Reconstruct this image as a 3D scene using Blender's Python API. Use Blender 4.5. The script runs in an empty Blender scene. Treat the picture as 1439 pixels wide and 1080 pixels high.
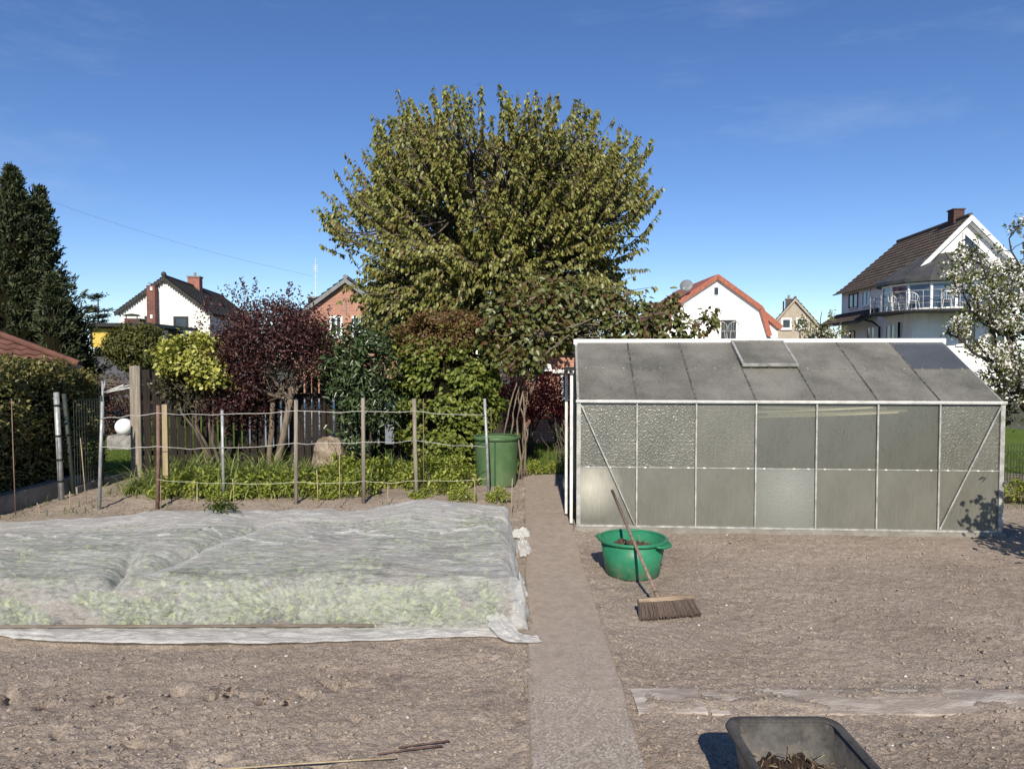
import bpy, math, random
import numpy as np
from mathutils import Vector, Matrix

R = math.radians
rng = np.random.default_rng(11)
random.seed(11)
scene = bpy.context.scene
C = scene.collection

# ------------------------------------------------------------------ camera
H, FPX, CX, CY, TP = 1.9, 1000.0, 719.5, 540.0, 0.035
PITCH = math.atan(TP)
cam_d = bpy.data.cameras.new('camera')
cam = bpy.data.objects.new('camera', cam_d)
C.objects.link(cam)
cam.location = (0, 0, H)
cam.rotation_euler = (math.pi / 2 - PITCH, 0, 0)
cam_d.sensor_width = 36.0
cam_d.lens = 36.0 * FPX / 1439.0
cam_d.clip_start, cam_d.clip_end = 0.05, 3000
scene.camera = cam
_cp, _sp = math.cos(PITCH), math.sin(PITCH)


def ray(px, py):
    u, v = (px - CX) / FPX, (CY - py) / FPX
    return np.array([u, _cp + v * _sp, -_sp + v * _cp])


def P(px, py, Y):
    """point at depth Y on the ray through a photo pixel"""
    d = ray(px, py)
    return d * (Y / d[1]) + np.array([0, 0, H])


def G(px, py, z=0.0):
    """point on the level z"""
    d = ray(px, py)
    return d * ((z - H) / d[2]) + np.array([0, 0, H])


def proj(p):
    """photo pixel of a world point"""
    x, y, z = p[0], p[1], p[2] - H
    dep = y * _cp - z * _sp
    return CX + FPX * x / dep, CY - FPX * (z * _cp + y * _sp) / dep


# ------------------------------------------------------------------ noise
def _hash(ix, iy, iz, seed):
    h = (ix.astype(np.int64) * 374761393 + iy.astype(np.int64) * 668265263 + iz.astype(np.int64) * 2147483647 + seed * 974711) & 0xffffffff
    h = ((h ^ (h >> 13)) * 1274126177) & 0xffffffff
    h = ((h ^ (h >> 16)) * 2246822519) & 0xffffffff
    return ((h ^ (h >> 15)) & 0xffff) / 65535.0


def vnoise(x, y, z=None, seed=0):
    x = np.asarray(x, float); y = np.asarray(y, float)
    z = np.zeros_like(x) if z is None else np.asarray(z, float)
    xi, yi, zi = np.floor(x), np.floor(y), np.floor(z)
    fx, fy, fz = x - xi, y - yi, z - zi
    fx = fx * fx * (3 - 2 * fx); fy = fy * fy * (3 - 2 * fy); fz = fz * fz * (3 - 2 * fz)
    r = 0
    for dx in (0, 1):
        wx = fx if dx else 1 - fx
        for dy in (0, 1):
            wy = fy if dy else 1 - fy
            for dz in (0, 1):
                wz = fz if dz else 1 - fz
                r = r + wx * wy * wz * _hash(xi + dx, yi + dy, zi + dz, seed)
    return r * 2 - 1


def vn2(x, y, seed=0):
    x = np.asarray(x, float); y = np.asarray(y, float)
    xi, yi = np.floor(x), np.floor(y)
    fx, fy = x - xi, y - yi
    fx = fx * fx * (3 - 2 * fx); fy = fy * fy * (3 - 2 * fy)
    o = np.zeros_like(xi)
    a = _hash(xi, yi, o, seed); b = _hash(xi + 1, yi, o, seed)
    c = _hash(xi, yi + 1, o, seed); d = _hash(xi + 1, yi + 1, o, seed)
    return ((a * (1 - fx) + b * fx) * (1 - fy) + (c * (1 - fx) + d * fx) * fy) * 2 - 1


def fbm(x, y, octs=4, gain=0.5, seed=0):
    r, a = 0, 1.0
    for k in range(octs):
        r = r + a * vn2(x, y, seed + k)
        x = x * 2.03 + 11.3; y = y * 2.03 + 5.7; a *= gain
    return r


def sstep(t):
    t = np.clip(t, 0, 1)
    return t * t * (3 - 2 * t)


# ------------------------------------------------------------------ objects
def tag(o, label=None, cat=None, group=None, kind=None):
    if label: o['label'] = label
    if cat: o['category'] = cat
    if group: o['group'] = group
    if kind: o['kind'] = kind
    return o


def thing(name, label, cat, loc=(0, 0, 0), rz=0.0, group=None):
    o = bpy.data.objects.new(name, None)
    C.objects.link(o)
    o.location = tuple(float(v) for v in loc)
    o.rotation_euler = (0, 0, rz)
    o.empty_display_size = 0.2
    return tag(o, label, cat, group)


def link_mesh(name, me, m, parent=None, smooth=False):
    me.materials.append(m)
    if smooth:
        me.polygons.foreach_set('use_smooth', np.ones(len(me.polygons), bool))
    o = bpy.data.objects.new(name, me)
    C.objects.link(o)
    if parent: o.parent = parent
    return o


def mesh_np(name, V, Fc, m, parent=None, smooth=False):
    V = np.asarray(V, np.float32); Fc = np.asarray(Fc, np.int32)
    me = bpy.data.meshes.new(name)
    me.vertices.add(len(V)); me.vertices.foreach_set('co', V.ravel())
    k = Fc.shape[1]
    me.loops.add(Fc.size); me.loops.foreach_set('vertex_index', Fc.ravel())
    me.polygons.add(len(Fc)); me.polygons.foreach_set('loop_start', np.arange(0, Fc.size, k, dtype=np.int32))
    me.update(calc_edges=True)
    if smooth is None: me.shade_flat()
    return link_mesh(name, me, m, parent, bool(smooth))


def grid_faces(nx, ny):
    i = np.arange(ny - 1)[:, None] * nx + np.arange(nx - 1)[None]
    i = i.ravel()
    return np.stack([i, i + 1, i + nx + 1, i + nx], 1)


class MB:
    """collects shapes, builds ONE mesh object"""
    def __init__(s):
        s.v = []; s.f = []

    def add(s, vs, fs):
        b = len(s.v)
        s.v += [tuple(float(c) for c in p) for p in vs]
        s.f += [tuple(b + i for i in f) for f in fs]

    def box(s, x0, x1, y0, y1, z0, z1):
        s.add([(x0, y0, z0), (x1, y0, z0), (x1, y1, z0), (x0, y1, z0), (x0, y0, z1), (x1, y0, z1), (x1, y1, z1), (x0, y1, z1)],
              [(0, 3, 2, 1), (4, 5, 6, 7), (0, 1, 5, 4), (1, 2, 6, 5), (2, 3, 7, 6), (3, 0, 4, 7)])

    def bar(s, p, q, w, d, up=(0, 0, 1)):
        """rectangular bar from p to q, width w across, depth d along 'up'"""
        p, q = Vector([float(c) for c in p]), Vector([float(c) for c in q])
        a = (q - p).normalized(); u = Vector(up)
        if abs(a.dot(u)) > 0.98: u = Vector((0, 1, 0))
        b = a.cross(u).normalized(); u = b.cross(a).normalized()
        vs = []
        for c in (p, q):
            for i, j in ((-1, -1), (1, -1), (1, 1), (-1, 1)):
                vs.append(c + b * (w / 2 * i) + u * (d / 2 * j))
        s.add(vs, [(0, 1, 2, 3), (7, 6, 5, 4), (0, 4, 5, 1), (1, 5, 6, 2), (2, 6, 7, 3), (3, 7, 4, 0)])

    def tube(s, pts, r0, r1=None, n=6, cap=True):
        r1 = r0 if r1 is None else r1
        pts = [Vector([float(c) for c in p]) for p in pts]
        m = len(pts); vs = []; ref = Vector((0.13, 0.27, 0.95))
        for i, p in enumerate(pts):
            t = (pts[min(i + 1, m - 1)] - pts[max(i - 1, 0)]).normalized()
            b = t.cross(ref)
            if b.length < 0.05: b = t.cross(Vector((1, 0, 0)))
            b.normalize(); c = t.cross(b)
            r = r0 + (r1 - r0) * i / max(m - 1, 1)
            for k in range(n):
                a = 2 * math.pi * k / n
                vs.append(p + b * (r * math.cos(a)) + c * (r * math.sin(a)))
        fs = [(i * n + k, i * n + (k + 1) % n, (i + 1) * n + (k + 1) % n, (i + 1) * n + k) for i in range(m - 1) for k in range(n)]
        if cap:
            fs.append(tuple(range(n - 1, -1, -1))); fs.append(tuple((m - 1) * n + k for k in range(n)))
        s.add(vs, fs)

    def lathe(s, prof, n=32, cx=0, cy=0, sx=1, sy=1, a0=0, a1=2 * math.pi):
        full = abs(a1 - a0 - 2 * math.pi) < 1e-6
        k = n if full else n + 1
        vs = []
        for r, z in prof:
            for i in range(k):
                a = a0 + (a1 - a0) * i / n
                vs.append((cx + sx * r * math.cos(a), cy + sy * r * math.sin(a), z))
        fs = []
        for j in range(len(prof) - 1):
            for i in range(n):
                i2 = (i + 1) % k
                fs.append((j * k + i, j * k + i2, (j + 1) * k + i2, (j + 1) * k + i))
        s.add(vs, fs)

    def poly(s, pts, d):
        """prism: polygon pts extruded by vector d"""
        n = len(pts); d = Vector(d)
        a = [Vector([float(c) for c in p]) for p in pts]
        s.add(a + [p + d for p in a], [tuple(range(n)), tuple(range(2 * n - 1, n - 1, -1))] + [(i, i + n, (i + 1) % n + n, (i + 1) % n) for i in range(n)])

    def limb(s, p, q, r0, r1, wob=0.06, n=6, seg=5, sag=0.0):
        p, q = np.array(p, float), np.array(q, float)
        L = np.linalg.norm(q - p); pts = []
        o = np.zeros(3)
        for i in range(seg + 1):
            t = i / seg
            if 0 < i < seg: o = o * 0.5 + rng.normal(0, wob * L, 3) * (0.7 if i < seg else 0)
            pts.append(p + (q - p) * t + o * math.sin(math.pi * t) + np.array([0, 0, sag * L * math.sin(math.pi * t)]))
        s.tube(pts, r0, r1, n)
        return pts

    def build(s, name, m, parent=None, smooth=False, fix=True, bevel=0):
        me = bpy.data.meshes.new(name)
        me.from_pydata(s.v, [], s.f)
        if fix:
            import bmesh
            bm = bmesh.new(); bm.from_mesh(me)
            bmesh.ops.recalc_face_normals(bm, faces=bm.faces)
            if bevel:
                bmesh.ops.bevel(bm, geom=list(bm.edges), offset=bevel, segments=2, affect='EDGES', clamp_overlap=True)
            bm.to_mesh(me); bm.free()
        me.update()
        o = link_mesh(name, me, m, parent, smooth)
        return o


def tiled_slope(mb, a, b, c, d, nc, nt, h=0.04, w=0.02, sub=4):
    """stepped, waved courses of tiles on the quad a-b (eave) d-c (ridge)"""
    a, b, c, d = [np.array(p, float) for p in (a, b, c, d)]
    n = np.cross(b - a, d - a); n /= np.linalg.norm(n)
    if n[2] < 0: n = -n
    m = nt * sub + 1
    u = np.linspace(0, 1, m)[:, None]
    wav = (w * np.sin(np.linspace(0, 2 * math.pi * nt, m)))[:, None] * n
    vs = []; fs = []
    for i in range(nc):
        v0, v1 = i / nc, (i + 1) / nc
        lo = (a + (d - a) * v0) * (1 - u) + (b + (c - b) * v0) * u + wav
        hi = (a + (d - a) * v1) * (1 - u) + (b + (c - b) * v1) * u + wav
        k = len(vs)
        vs += list(lo) + list(lo + n * h) + list(hi)
        for j in range(m - 1):
            fs.append((k + j, k + j + 1, k + m + j + 1, k + m + j))
            fs.append((k + m + j, k + m + j + 1, k + 2 * m + j + 1, k + 2 * m + j))
    mb.add(vs, fs)


# ------------------------------------------------------------------ materials
class NT:
    def __init__(s, name):
        s.m = bpy.data.materials.new(name); s.m.use_nodes = True
        s.t = s.m.node_tree; s.t.nodes.clear()
        s.out = s.n('OutputMaterial')

    def n(s, typ, **kw):
        nd = s.t.nodes.new('ShaderNode' + typ)
        for k, v in kw.items():
            if hasattr(nd, k) and k not in nd.inputs: setattr(nd, k, v)
        return nd

    def set(s, nd, key, val):
        i = nd.inputs[key]
        if isinstance(val, bpy.types.NodeSocket): s.t.links.new(val, i)
        elif isinstance(val, (tuple, list)) and len(val) == 3 and i.type == 'RGBA': i.default_value = (*val, 1)
        else: i.default_value = val

    def coord(s, scale=(1, 1, 1), kind='Object'):
        tc = s.n('TexCoord'); mp = s.n('Mapping')
        s.set(mp, 'Vector', tc.outputs[kind]); mp.inputs['Scale'].default_value = scale
        return mp.outputs[0]

    def noise(s, scale, detail=4, rough=0.6, stretch=(1, 1, 1), dist=0.0, kind='Object'):
        t = s.n('TexNoise')
        s.set(t, 'Vector', s.coord(stretch, kind)); s.set(t, 'Scale', scale); s.set(t, 'Detail', detail)
        s.set(t, 'Roughness', rough); s.set(t, 'Distortion', dist)
        return t.outputs['Fac']

    def ramp(s, fac, stops, interp='LINEAR'):
        r = s.n('ValToRGB'); r.color_ramp.interpolation = interp
        e = r.color_ramp.elements
        while len(e) < len(stops): e.new(0.5)
        for k, (p, c) in enumerate(stops):
            e[k].position = p
            e[k].color = (*c, 1) if isinstance(c, (tuple, list)) else (c, c, c, 1)
        s.set(r, 'Fac', fac)
        return r.outputs['Color']

    def mixc(s, fac, a, b, mode='MIX'):
        x = s.n('Mix'); x.data_type = 'RGBA'; x.blend_type = mode
        s.set(x, 0, fac)
        s.set(x, 6, a); s.set(x, 7, b)
        return x.outputs[2]

    def math(s, op, a, b=0.0):
        x = s.n('Math'); x.operation = op
        s.set(x, 0, a); s.set(x, 1, b)
        return x.outputs[0]

    def bump(s, h, strength=0.3, dist=0.02, normal=None):
        b = s.n('Bump'); s.set(b, 'Height', h); s.set(b, 'Strength', strength); s.set(b, 'Distance', dist)
        if normal is not None: s.set(b, 'Normal', normal)
        return b.outputs[0]

    def pbr(s, base, rough=0.7, normal=None, spec=0.3, metal=0.0):
        p = s.n('BsdfPrincipled')
        s.set(p, 'Base Color', base); s.set(p, 'Roughness', rough); s.set(p, 'Specular IOR Level', spec); s.set(p, 'Metallic', metal)
        if normal is not None: s.set(p, 'Normal', normal)
        return p.outputs[0]

    def mixs(s, f, a, b):
        x = s.n('MixShader'); s.set(x, 0, f)
        s.t.links.new(a, x.inputs[1]); s.t.links.new(b, x.inputs[2])
        return x.outputs[0]

    def done(s, sh):
        s.t.links.new(sh, s.out.inputs['Surface'])
        return s.m


def surf(name, c1, c2, scale=4, rough=0.7, bump=0.2, bscale=40, stretch=(1, 1, 1), lo=0.35, hi=0.65, spec=0.3, metal=0.0, bdist=0.01, detail=5):
    t = NT(name)
    col = t.ramp(t.noise(scale, detail, 0.65, stretch), [(lo, c1), (hi, c2)])
    nm = t.bump(t.noise(bscale, 3, 0.6, stretch), bump, bdist) if bump else None
    return t.done(t.pbr(col, rough, nm, spec, metal))


def leafmat(name, stops, trans=0.3, rough=0.5, spec=0.35, tint=1.25):
    t = NT(name)
    g = t.n('NewGeometry')
    col = t.ramp(g.outputs['Random Per Island'], stops)
    p = t.pbr(col, rough, None, spec)
    tr = t.n('BsdfTranslucent'); t.set(tr, 'Color', t.mixc(1.0, col, (tint, tint * 1.05, tint * 0.7), 'MULTIPLY'))
    return t.done(t.mixs(trans, p, tr.outputs[0]))


def brick(name, c1, c2, mortar, scale=1.0, bw=0.24, bh=0.075, rough=0.85, axis='xz'):
    t = NT(name)
    tc = t.n('TexCoord'); sp = t.n('SeparateXYZ'); t.set(sp, 0, tc.outputs['Object'])
    cb = t.n('CombineXYZ')
    xy = t.math('ADD', sp.outputs[0], sp.outputs[1])
    t.set(cb, 0, xy); t.set(cb, 1, sp.outputs[2])
    b = t.n('TexBrick'); t.set(b, 'Vector', cb.outputs[0])
    t.set(b, 'Color1', c1); t.set(b, 'Color2', c2); t.set(b, 'Mortar', mortar)
    t.set(b, 'Scale', scale); t.set(b, 'Brick Width', bw); t.set(b, 'Row Height', bh); t.set(b, 'Mortar Size', 0.008)
    col = t.mixc(0.4, b.outputs['Color'], t.ramp(t.noise(3, 4), [(0.3, (0.5, 0.5, 0.5)), (0.7, (1, 1, 1))]), 'MULTIPLY')
    nm = t.bump(b.outputs['Fac'], -0.4, 0.01)
    return t.done(t.pbr(col, rough, nm, 0.2))


# colours
M = {}
M['plaster'] = surf('white plaster', (0.62, 0.61, 0.57), (0.84, 0.83, 0.79), 1.1, 0.9, 0.2, 30, (1, 1, 0.35), 0.25, 0.5)
M['plaster_cream'] = surf('cream plaster', (0.64, 0.62, 0.53), (0.81, 0.79, 0.69), 1.1, 0.9, 0.2, 30, (1, 1, 0.35), 0.25, 0.5)
M['plaster_beige'] = surf('beige plaster', (0.36, 0.31, 0.24), (0.44, 0.38, 0.30), 2.5, 0.95, 0.3, 30)
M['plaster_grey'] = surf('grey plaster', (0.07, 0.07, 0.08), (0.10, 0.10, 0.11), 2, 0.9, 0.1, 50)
M['white'] = surf('white paint', (0.74, 0.74, 0.72), (0.82, 0.82, 0.80), 3, 0.5, 0.05, 60)
M['white_alu'] = surf('dull white metal', (0.52, 0.51, 0.47), (0.76, 0.75, 0.70), 7, 0.5, 0.1, 60, metal=0.1)
M['alu'] = surf('weathered aluminium', (0.26, 0.255, 0.23), (0.52, 0.51, 0.47), 9, 0.5, 0.15, 70, metal=0.35, spec=0.4)
M['alu_dark'] = surf('dirty dark glazing strip', (0.02, 0.02, 0.018), (0.16, 0.155, 0.14), 14, 0.8, 0.2, 60)
M['roof_dark'] = surf('dark roof tile', (0.030, 0.028, 0.026), (0.062, 0.056, 0.050), 3, 0.75, 0.3, 30)
M['roof_brown'] = surf('brown roof tile', (0.065, 0.050, 0.040), (0.12, 0.095, 0.078), 2, 0.75, 0.3, 30)
M['roof_red'] = surf('old red roof tile', (0.085, 0.038, 0.028), (0.15, 0.068, 0.048), 3, 0.8, 0.3, 30)
M['tile_orange'] = surf('orange red verge tile', (0.26, 0.085, 0.05), (0.37, 0.13, 0.08), 6, 0.7, 0.2, 30)
M['slate'] = surf('grey sheet roof', (0.045, 0.045, 0.045), (0.075, 0.074, 0.072), 2, 0.55, 0.1, 30)
M['grey_trim'] = surf('grey verge board', (0.16, 0.17, 0.17), (0.22, 0.23, 0.23), 4, 0.7, 0.1, 40)
M['brick_red'] = brick('red brick', (0.38, 0.115, 0.075), (0.27, 0.075, 0.05), (0.34, 0.28, 0.24))
M['brick_orange'] = brick('orange red brick', (0.46, 0.19, 0.12), (0.36, 0.13, 0.08), (0.42, 0.36, 0.30), 1.0, 0.20, 0.062)
M['brick_dark'] = brick('dark red brick', (0.22, 0.075, 0.055), (0.13, 0.05, 0.04), (0.20, 0.16, 0.14))
M['brick_brown'] = brick('brown brick', (0.11, 0.05, 0.04), (0.07, 0.035, 0.03), (0.10, 0.08, 0.07))
M['dark'] = surf('dark frame paint', (0.018, 0.018, 0.018), (0.035, 0.034, 0.032), 5, 0.5, 0.05, 40)
M['black_iron'] = surf('black iron', (0.012, 0.012, 0.012), (0.03, 0.03, 0.03), 8, 0.55, 0.1, 40)
M['yellow'] = surf('yellow plaster', (0.50, 0.36, 0.07), (0.60, 0.44, 0.10), 3, 0.8, 0.1, 40)
M['bark'] = surf('grey brown bark', (0.055, 0.042, 0.032), (0.14, 0.112, 0.085), 9, 0.9, 0.7, 40, (1, 1, 0.3), bdist=0.02)
M['bark_dark'] = surf('dark bark', (0.025, 0.020, 0.017), (0.065, 0.052, 0.042), 9, 0.9, 0.7, 40, (1, 1, 0.3), bdist=0.02)
M['bark_pale'] = surf('pale bark', (0.11, 0.085, 0.062), (0.235, 0.19, 0.14), 9, 0.9, 0.7, 40, (1, 1, 0.3), bdist=0.02)
M['wood_grey'] = surf('weathered grey wood', (0.17, 0.145, 0.115), (0.33, 0.285, 0.225), 6, 0.85, 0.5, 50, (5, 5, 0.4))
M['wood_shaded'] = surf('shade-darkened fence wood', (0.010, 0.008, 0.006), (0.030, 0.022, 0.016), 5, 0.85, 0.4, 50, (5, 5, 0.4))  # nearly black: shade on the fence put into the board colour
M['wood_light'] = surf('pale fence wood', (0.27, 0.20, 0.12), (0.40, 0.31, 0.19), 6, 0.8, 0.4, 50, (5, 5, 0.4))
M['wood_tan'] = surf('tan wood', (0.13, 0.095, 0.065), (0.34, 0.25, 0.165), 8, 0.75, 0.3, 50, (0.5, 4, 4))
M['galv'] = surf('galvanised pipe', (0.24, 0.25, 0.25), (0.42, 0.43, 0.42), 14, 0.5, 0.1, 60, metal=0.35)
M['rust_pipe'] = surf('rusty brown pipe', (0.13, 0.075, 0.055), (0.22, 0.14, 0.105), 12, 0.75, 0.3, 60)
M['wire'] = surf('pale fence wire', (0.30, 0.29, 0.26), (0.48, 0.46, 0.42), 20, 0.6, 0.1, 60)
M['string'] = surf('garden string', (0.45, 0.46, 0.30), (0.60, 0.60, 0.45), 20, 0.9, 0.1, 60)
M['mesh_green'] = surf('dark green coated wire', (0.022, 0.032, 0.028), (0.045, 0.058, 0.05), 20, 0.6, 0.1, 60)
M['bamboo'] = surf('dry bamboo', (0.70, 0.60, 0.44), (0.84, 0.75, 0.60), 8, 0.6, 0.1, 60, (1, 6, 6))
M['cane'] = surf('pale plant cane', (0.28, 0.22, 0.13), (0.42, 0.34, 0.21), 8, 0.7, 0.1, 60)
M['concrete'] = surf('old concrete', (0.17, 0.155, 0.13), (0.27, 0.25, 0.215), 5, 0.95, 0.6, 60)
M['stone'] = surf('pale fieldstone', (0.15, 0.11, 0.075), (0.36, 0.29, 0.215), 5, 0.9, 0.8, 22, bdist=0.03)
M['stone_grey'] = surf('grey garden stone', (0.17, 0.16, 0.15), (0.32, 0.30, 0.28), 9, 0.9, 0.7, 30)
M['globe'] = surf('opal white plastic', (0.80, 0.80, 0.80), (0.86, 0.86, 0.86), 4, 0.35, 0.0)
M['tub_green'] = surf('green tub plastic', (0.012, 0.155, 0.072), (0.022, 0.20, 0.10), 4, 0.5, 0.12, 25, spec=0.3)
M['barrel_green'] = surf('dull green barrel plastic', (0.060, 0.115, 0.045), (0.088, 0.155, 0.068), 3, 0.5, 0.08, 30, spec=0.3)
M['black_rubber'] = surf('dull black plastic', (0.035, 0.034, 0.032), (0.085, 0.082, 0.076), 5, 0.55, 0.25, 50, spec=0.35)


def dusty(name, c1, c2, dust, amt, z0, z1, rough=0.5):
    """moulded plastic, scuffed, with dried soil splashed up from its foot"""
    t = NT(name)
    col = t.ramp(t.noise(5, 4, 0.6), [(0.35, c1), (0.65, c2)])
    scuff = t.ramp(t.noise(30, 5, 0.75, (1.5, 1.5, 0.5)), [(0.60, 0.0), (0.72, 0.45)])
    sp = t.n('SeparateXYZ'); tc = t.n('TexCoord'); t.set(sp, 0, tc.outputs['Object'])
    mr = t.n('MapRange'); t.set(mr, 0, sp.outputs[2]); t.set(mr, 1, z0); t.set(mr, 2, z1); t.set(mr, 3, 1.0); t.set(mr, 4, 0.12)
    f = t.math('MULTIPLY', t.math('MULTIPLY', mr.outputs[0], t.ramp(t.noise(16, 6, 0.75), [(0.40, 0.0), (0.68, 1.0)])), amt)
    col = t.mixc(scuff, col, t.mixc(0.5, col, (0.30, 0.29, 0.26)))
    col = t.mixc(f, col, dust)
    return t.done(t.pbr(col, t.math('ADD', t.math('MULTIPLY', f, 0.3), rough), t.bump(t.noise(40, 3), 0.1, 0.005), 0.3))


M['tub_green'] = dusty('green tub plastic', (0.012, 0.150, 0.070), (0.022, 0.195, 0.098), (0.24, 0.19, 0.14), 0.75, 0.0, 0.16, 0.42)
M['barrel_green'] = dusty('dull green barrel plastic', (0.058, 0.115, 0.045), (0.088, 0.155, 0.068), (0.20, 0.17, 0.12), 0.6, 0.0, 0.3, 0.45)
M['black_rubber'] = dusty('dull black plastic', (0.030, 0.029, 0.027), (0.070, 0.068, 0.063), (0.24, 0.20, 0.16), 0.65, 0.02, 0.45, 0.5)
M['bristle'] = surf('brown broom fibre', (0.05, 0.036, 0.028), (0.17, 0.125, 0.10), 60, 0.85, 0.5, 90, (4, 4, 0.2))
M['handle_wood'] = surf('weathered broom handle', (0.155, 0.10, 0.078), (0.27, 0.19, 0.15), 7, 0.75, 0.3, 60, (4, 4, 0.5))
M['compost'] = surf('dark compost', (0.018, 0.012, 0.009), (0.07, 0.045, 0.034), 30, 0.95, 0.9, 60, bdist=0.03)
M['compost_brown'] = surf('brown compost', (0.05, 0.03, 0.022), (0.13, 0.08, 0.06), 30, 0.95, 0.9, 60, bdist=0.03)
M['pool_blue'] = surf('blue pool rim', (0.02, 0.06, 0.14), (0.03, 0.09, 0.18), 3, 0.4, 0.05, 20)
M['pool_white'] = surf('pale pool wall', (0.17, 0.19, 0.22), (0.24, 0.26, 0.29), 3, 0.45, 0.05, 20)
M['lath'] = surf('dark wood lath', (0.12, 0.092, 0.07), (0.24, 0.19, 0.145), 8, 0.85, 0.3, 60, (0.5, 5, 5))
M['rod'] = surf('thin rusty rod', (0.06, 0.035, 0.028), (0.14, 0.08, 0.06), 12, 0.7, 0.2, 60)
M['dish'] = surf('grey dish', (0.13, 0.14, 0.15), (0.18, 0.19, 0.20), 4, 0.5, 0.0)


def glass_dark():
    t = NT('window glass')
    col = t.ramp(t.noise(1.2, 2), [(0.35, (0.010, 0.013, 0.018)), (0.65, (0.035, 0.042, 0.052))])
    return t.done(t.pbr(col, 0.06, None, 0.8))
M['glass'] = glass_dark()


def glass_blue():
    t = NT('conservatory glass')
    col = t.ramp(t.noise(0.8, 2), [(0.35, (0.02, 0.035, 0.07)), (0.65, (0.06, 0.09, 0.15))])
    return t.done(t.pbr(col, 0.05, None, 0.9))
M['glass_blue'] = glass_blue()


def pane(name, c1, c2, transp, trans, rough, pattern=0.0, seed=0.0, streak=1.0, sheen=None):
    """frosted, dirty greenhouse glass: scatters, lets a little through, shines dully"""
    t = NT(name)
    f = t.noise(2.2, 5, 0.6, (1, 1, 0.45))
    f2 = t.noise(26, 4, 0.65, (1.6, 1.6, 0.25))
    k = t.math('ADD', t.math('MULTIPLY', f, 0.62), t.math('MULTIPLY', f2, 0.38 * streak))
    col = t.ramp(k, [(0.36, c1), (0.62, c2)])
    if sheen:  # soft pale patch: light on the glass painted into its colour
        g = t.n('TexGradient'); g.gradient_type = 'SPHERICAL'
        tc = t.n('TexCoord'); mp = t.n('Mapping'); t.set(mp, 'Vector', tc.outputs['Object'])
        loc, rad, amt, sc = sheen
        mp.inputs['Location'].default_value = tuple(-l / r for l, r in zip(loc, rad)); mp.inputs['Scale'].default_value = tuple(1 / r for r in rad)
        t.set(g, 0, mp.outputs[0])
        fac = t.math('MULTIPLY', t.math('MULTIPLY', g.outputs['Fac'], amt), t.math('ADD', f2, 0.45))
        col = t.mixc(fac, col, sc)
    h = t.noise(90, 2, 0.5)
    nm = t.bump(h, 0.25, 0.004)
    if pattern:
        v = t.n('TexVoronoi'); v.feature = 'SMOOTH_F1'; t.set(v, 'Vector', t.coord((1, 1, 0.8))); t.set(v, 'Scale', 70.0)
        nm = t.bump(v.outputs['Distance'], pattern, 0.012, nm)
    d = t.n('BsdfDiffuse'); t.set(d, 'Color', col); t.set(d, 'Normal', nm)
    tl = t.n('BsdfTranslucent'); t.set(tl, 'Color', (0.55, 0.57, 0.50)); t.set(tl, 'Normal', nm)
    gl = t.n('BsdfGlossy'); t.set(gl, 'Roughness', rough); t.set(gl, 'Color', (0.9, 0.9, 0.88)); t.set(gl, 'Normal', nm)
    tp = t.n('BsdfTransparent'); t.set(tp, 'Color', (0.85, 0.88, 0.82))
    s = t.mixs(trans, d.outputs[0], tl.outputs[0])
    s = t.mixs(transp, s, tp.outputs[0])
    s = t.mixs(0.10, s, gl.outputs[0])
    return t.done(s)


GC1, GC2 = (0.135, 0.130, 0.102), (0.215, 0.208, 0.170)
M['pane'] = pane('frosted greenhouse pane', GC1, GC2, 0.16, 0.25, 0.40)
M['pane_clear'] = pane('clearer frosted pane', (0.125, 0.12, 0.092), (0.215, 0.208, 0.168), 0.64, 0.2, 0.40)
M['pane_pattern'] = pane('pebbled greenhouse pane', (0.11, 0.108, 0.082), (0.215, 0.21, 0.172), 0.14, 0.25, 0.36, 0.5)
M['pane_mid'] = pane('lightly pebbled pane', GC1, GC2, 0.18, 0.25, 0.38, 0.2)
M['pane_pale'] = pane('milky streaked pane with painted sheen', (0.12, 0.125, 0.105), (0.24, 0.245, 0.215), 0.12, 0.3, 0.33, 0.2, streak=2.2, sheen=((0.35, 0, 0.42), (0.42, 1, 0.5), 0.6, (0.44, 0.45, 0.41)))  # streaks, plus a bright reflection painted as a pale spot
M['pane_sheen'] = pane('pane with painted sheen', GC1, GC2, 0.12, 0.25, 0.40, sheen=((0.12, 0, 0.42), (0.36, 1, 0.38), 0.85, (0.78, 0.74, 0.60)))  # pale spot stands for the sun's sheen on this pane
M['pane_roof'] = pane('dusty roof pane', (0.120, 0.112, 0.090), (0.265, 0.250, 0.212), 0.10, 0.2, 0.42)
M['pane_roof_blue'] = pane('cleaner roof pane', (0.075, 0.082, 0.092), (0.12, 0.13, 0.145), 0.22, 0.2, 0.22)


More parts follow.
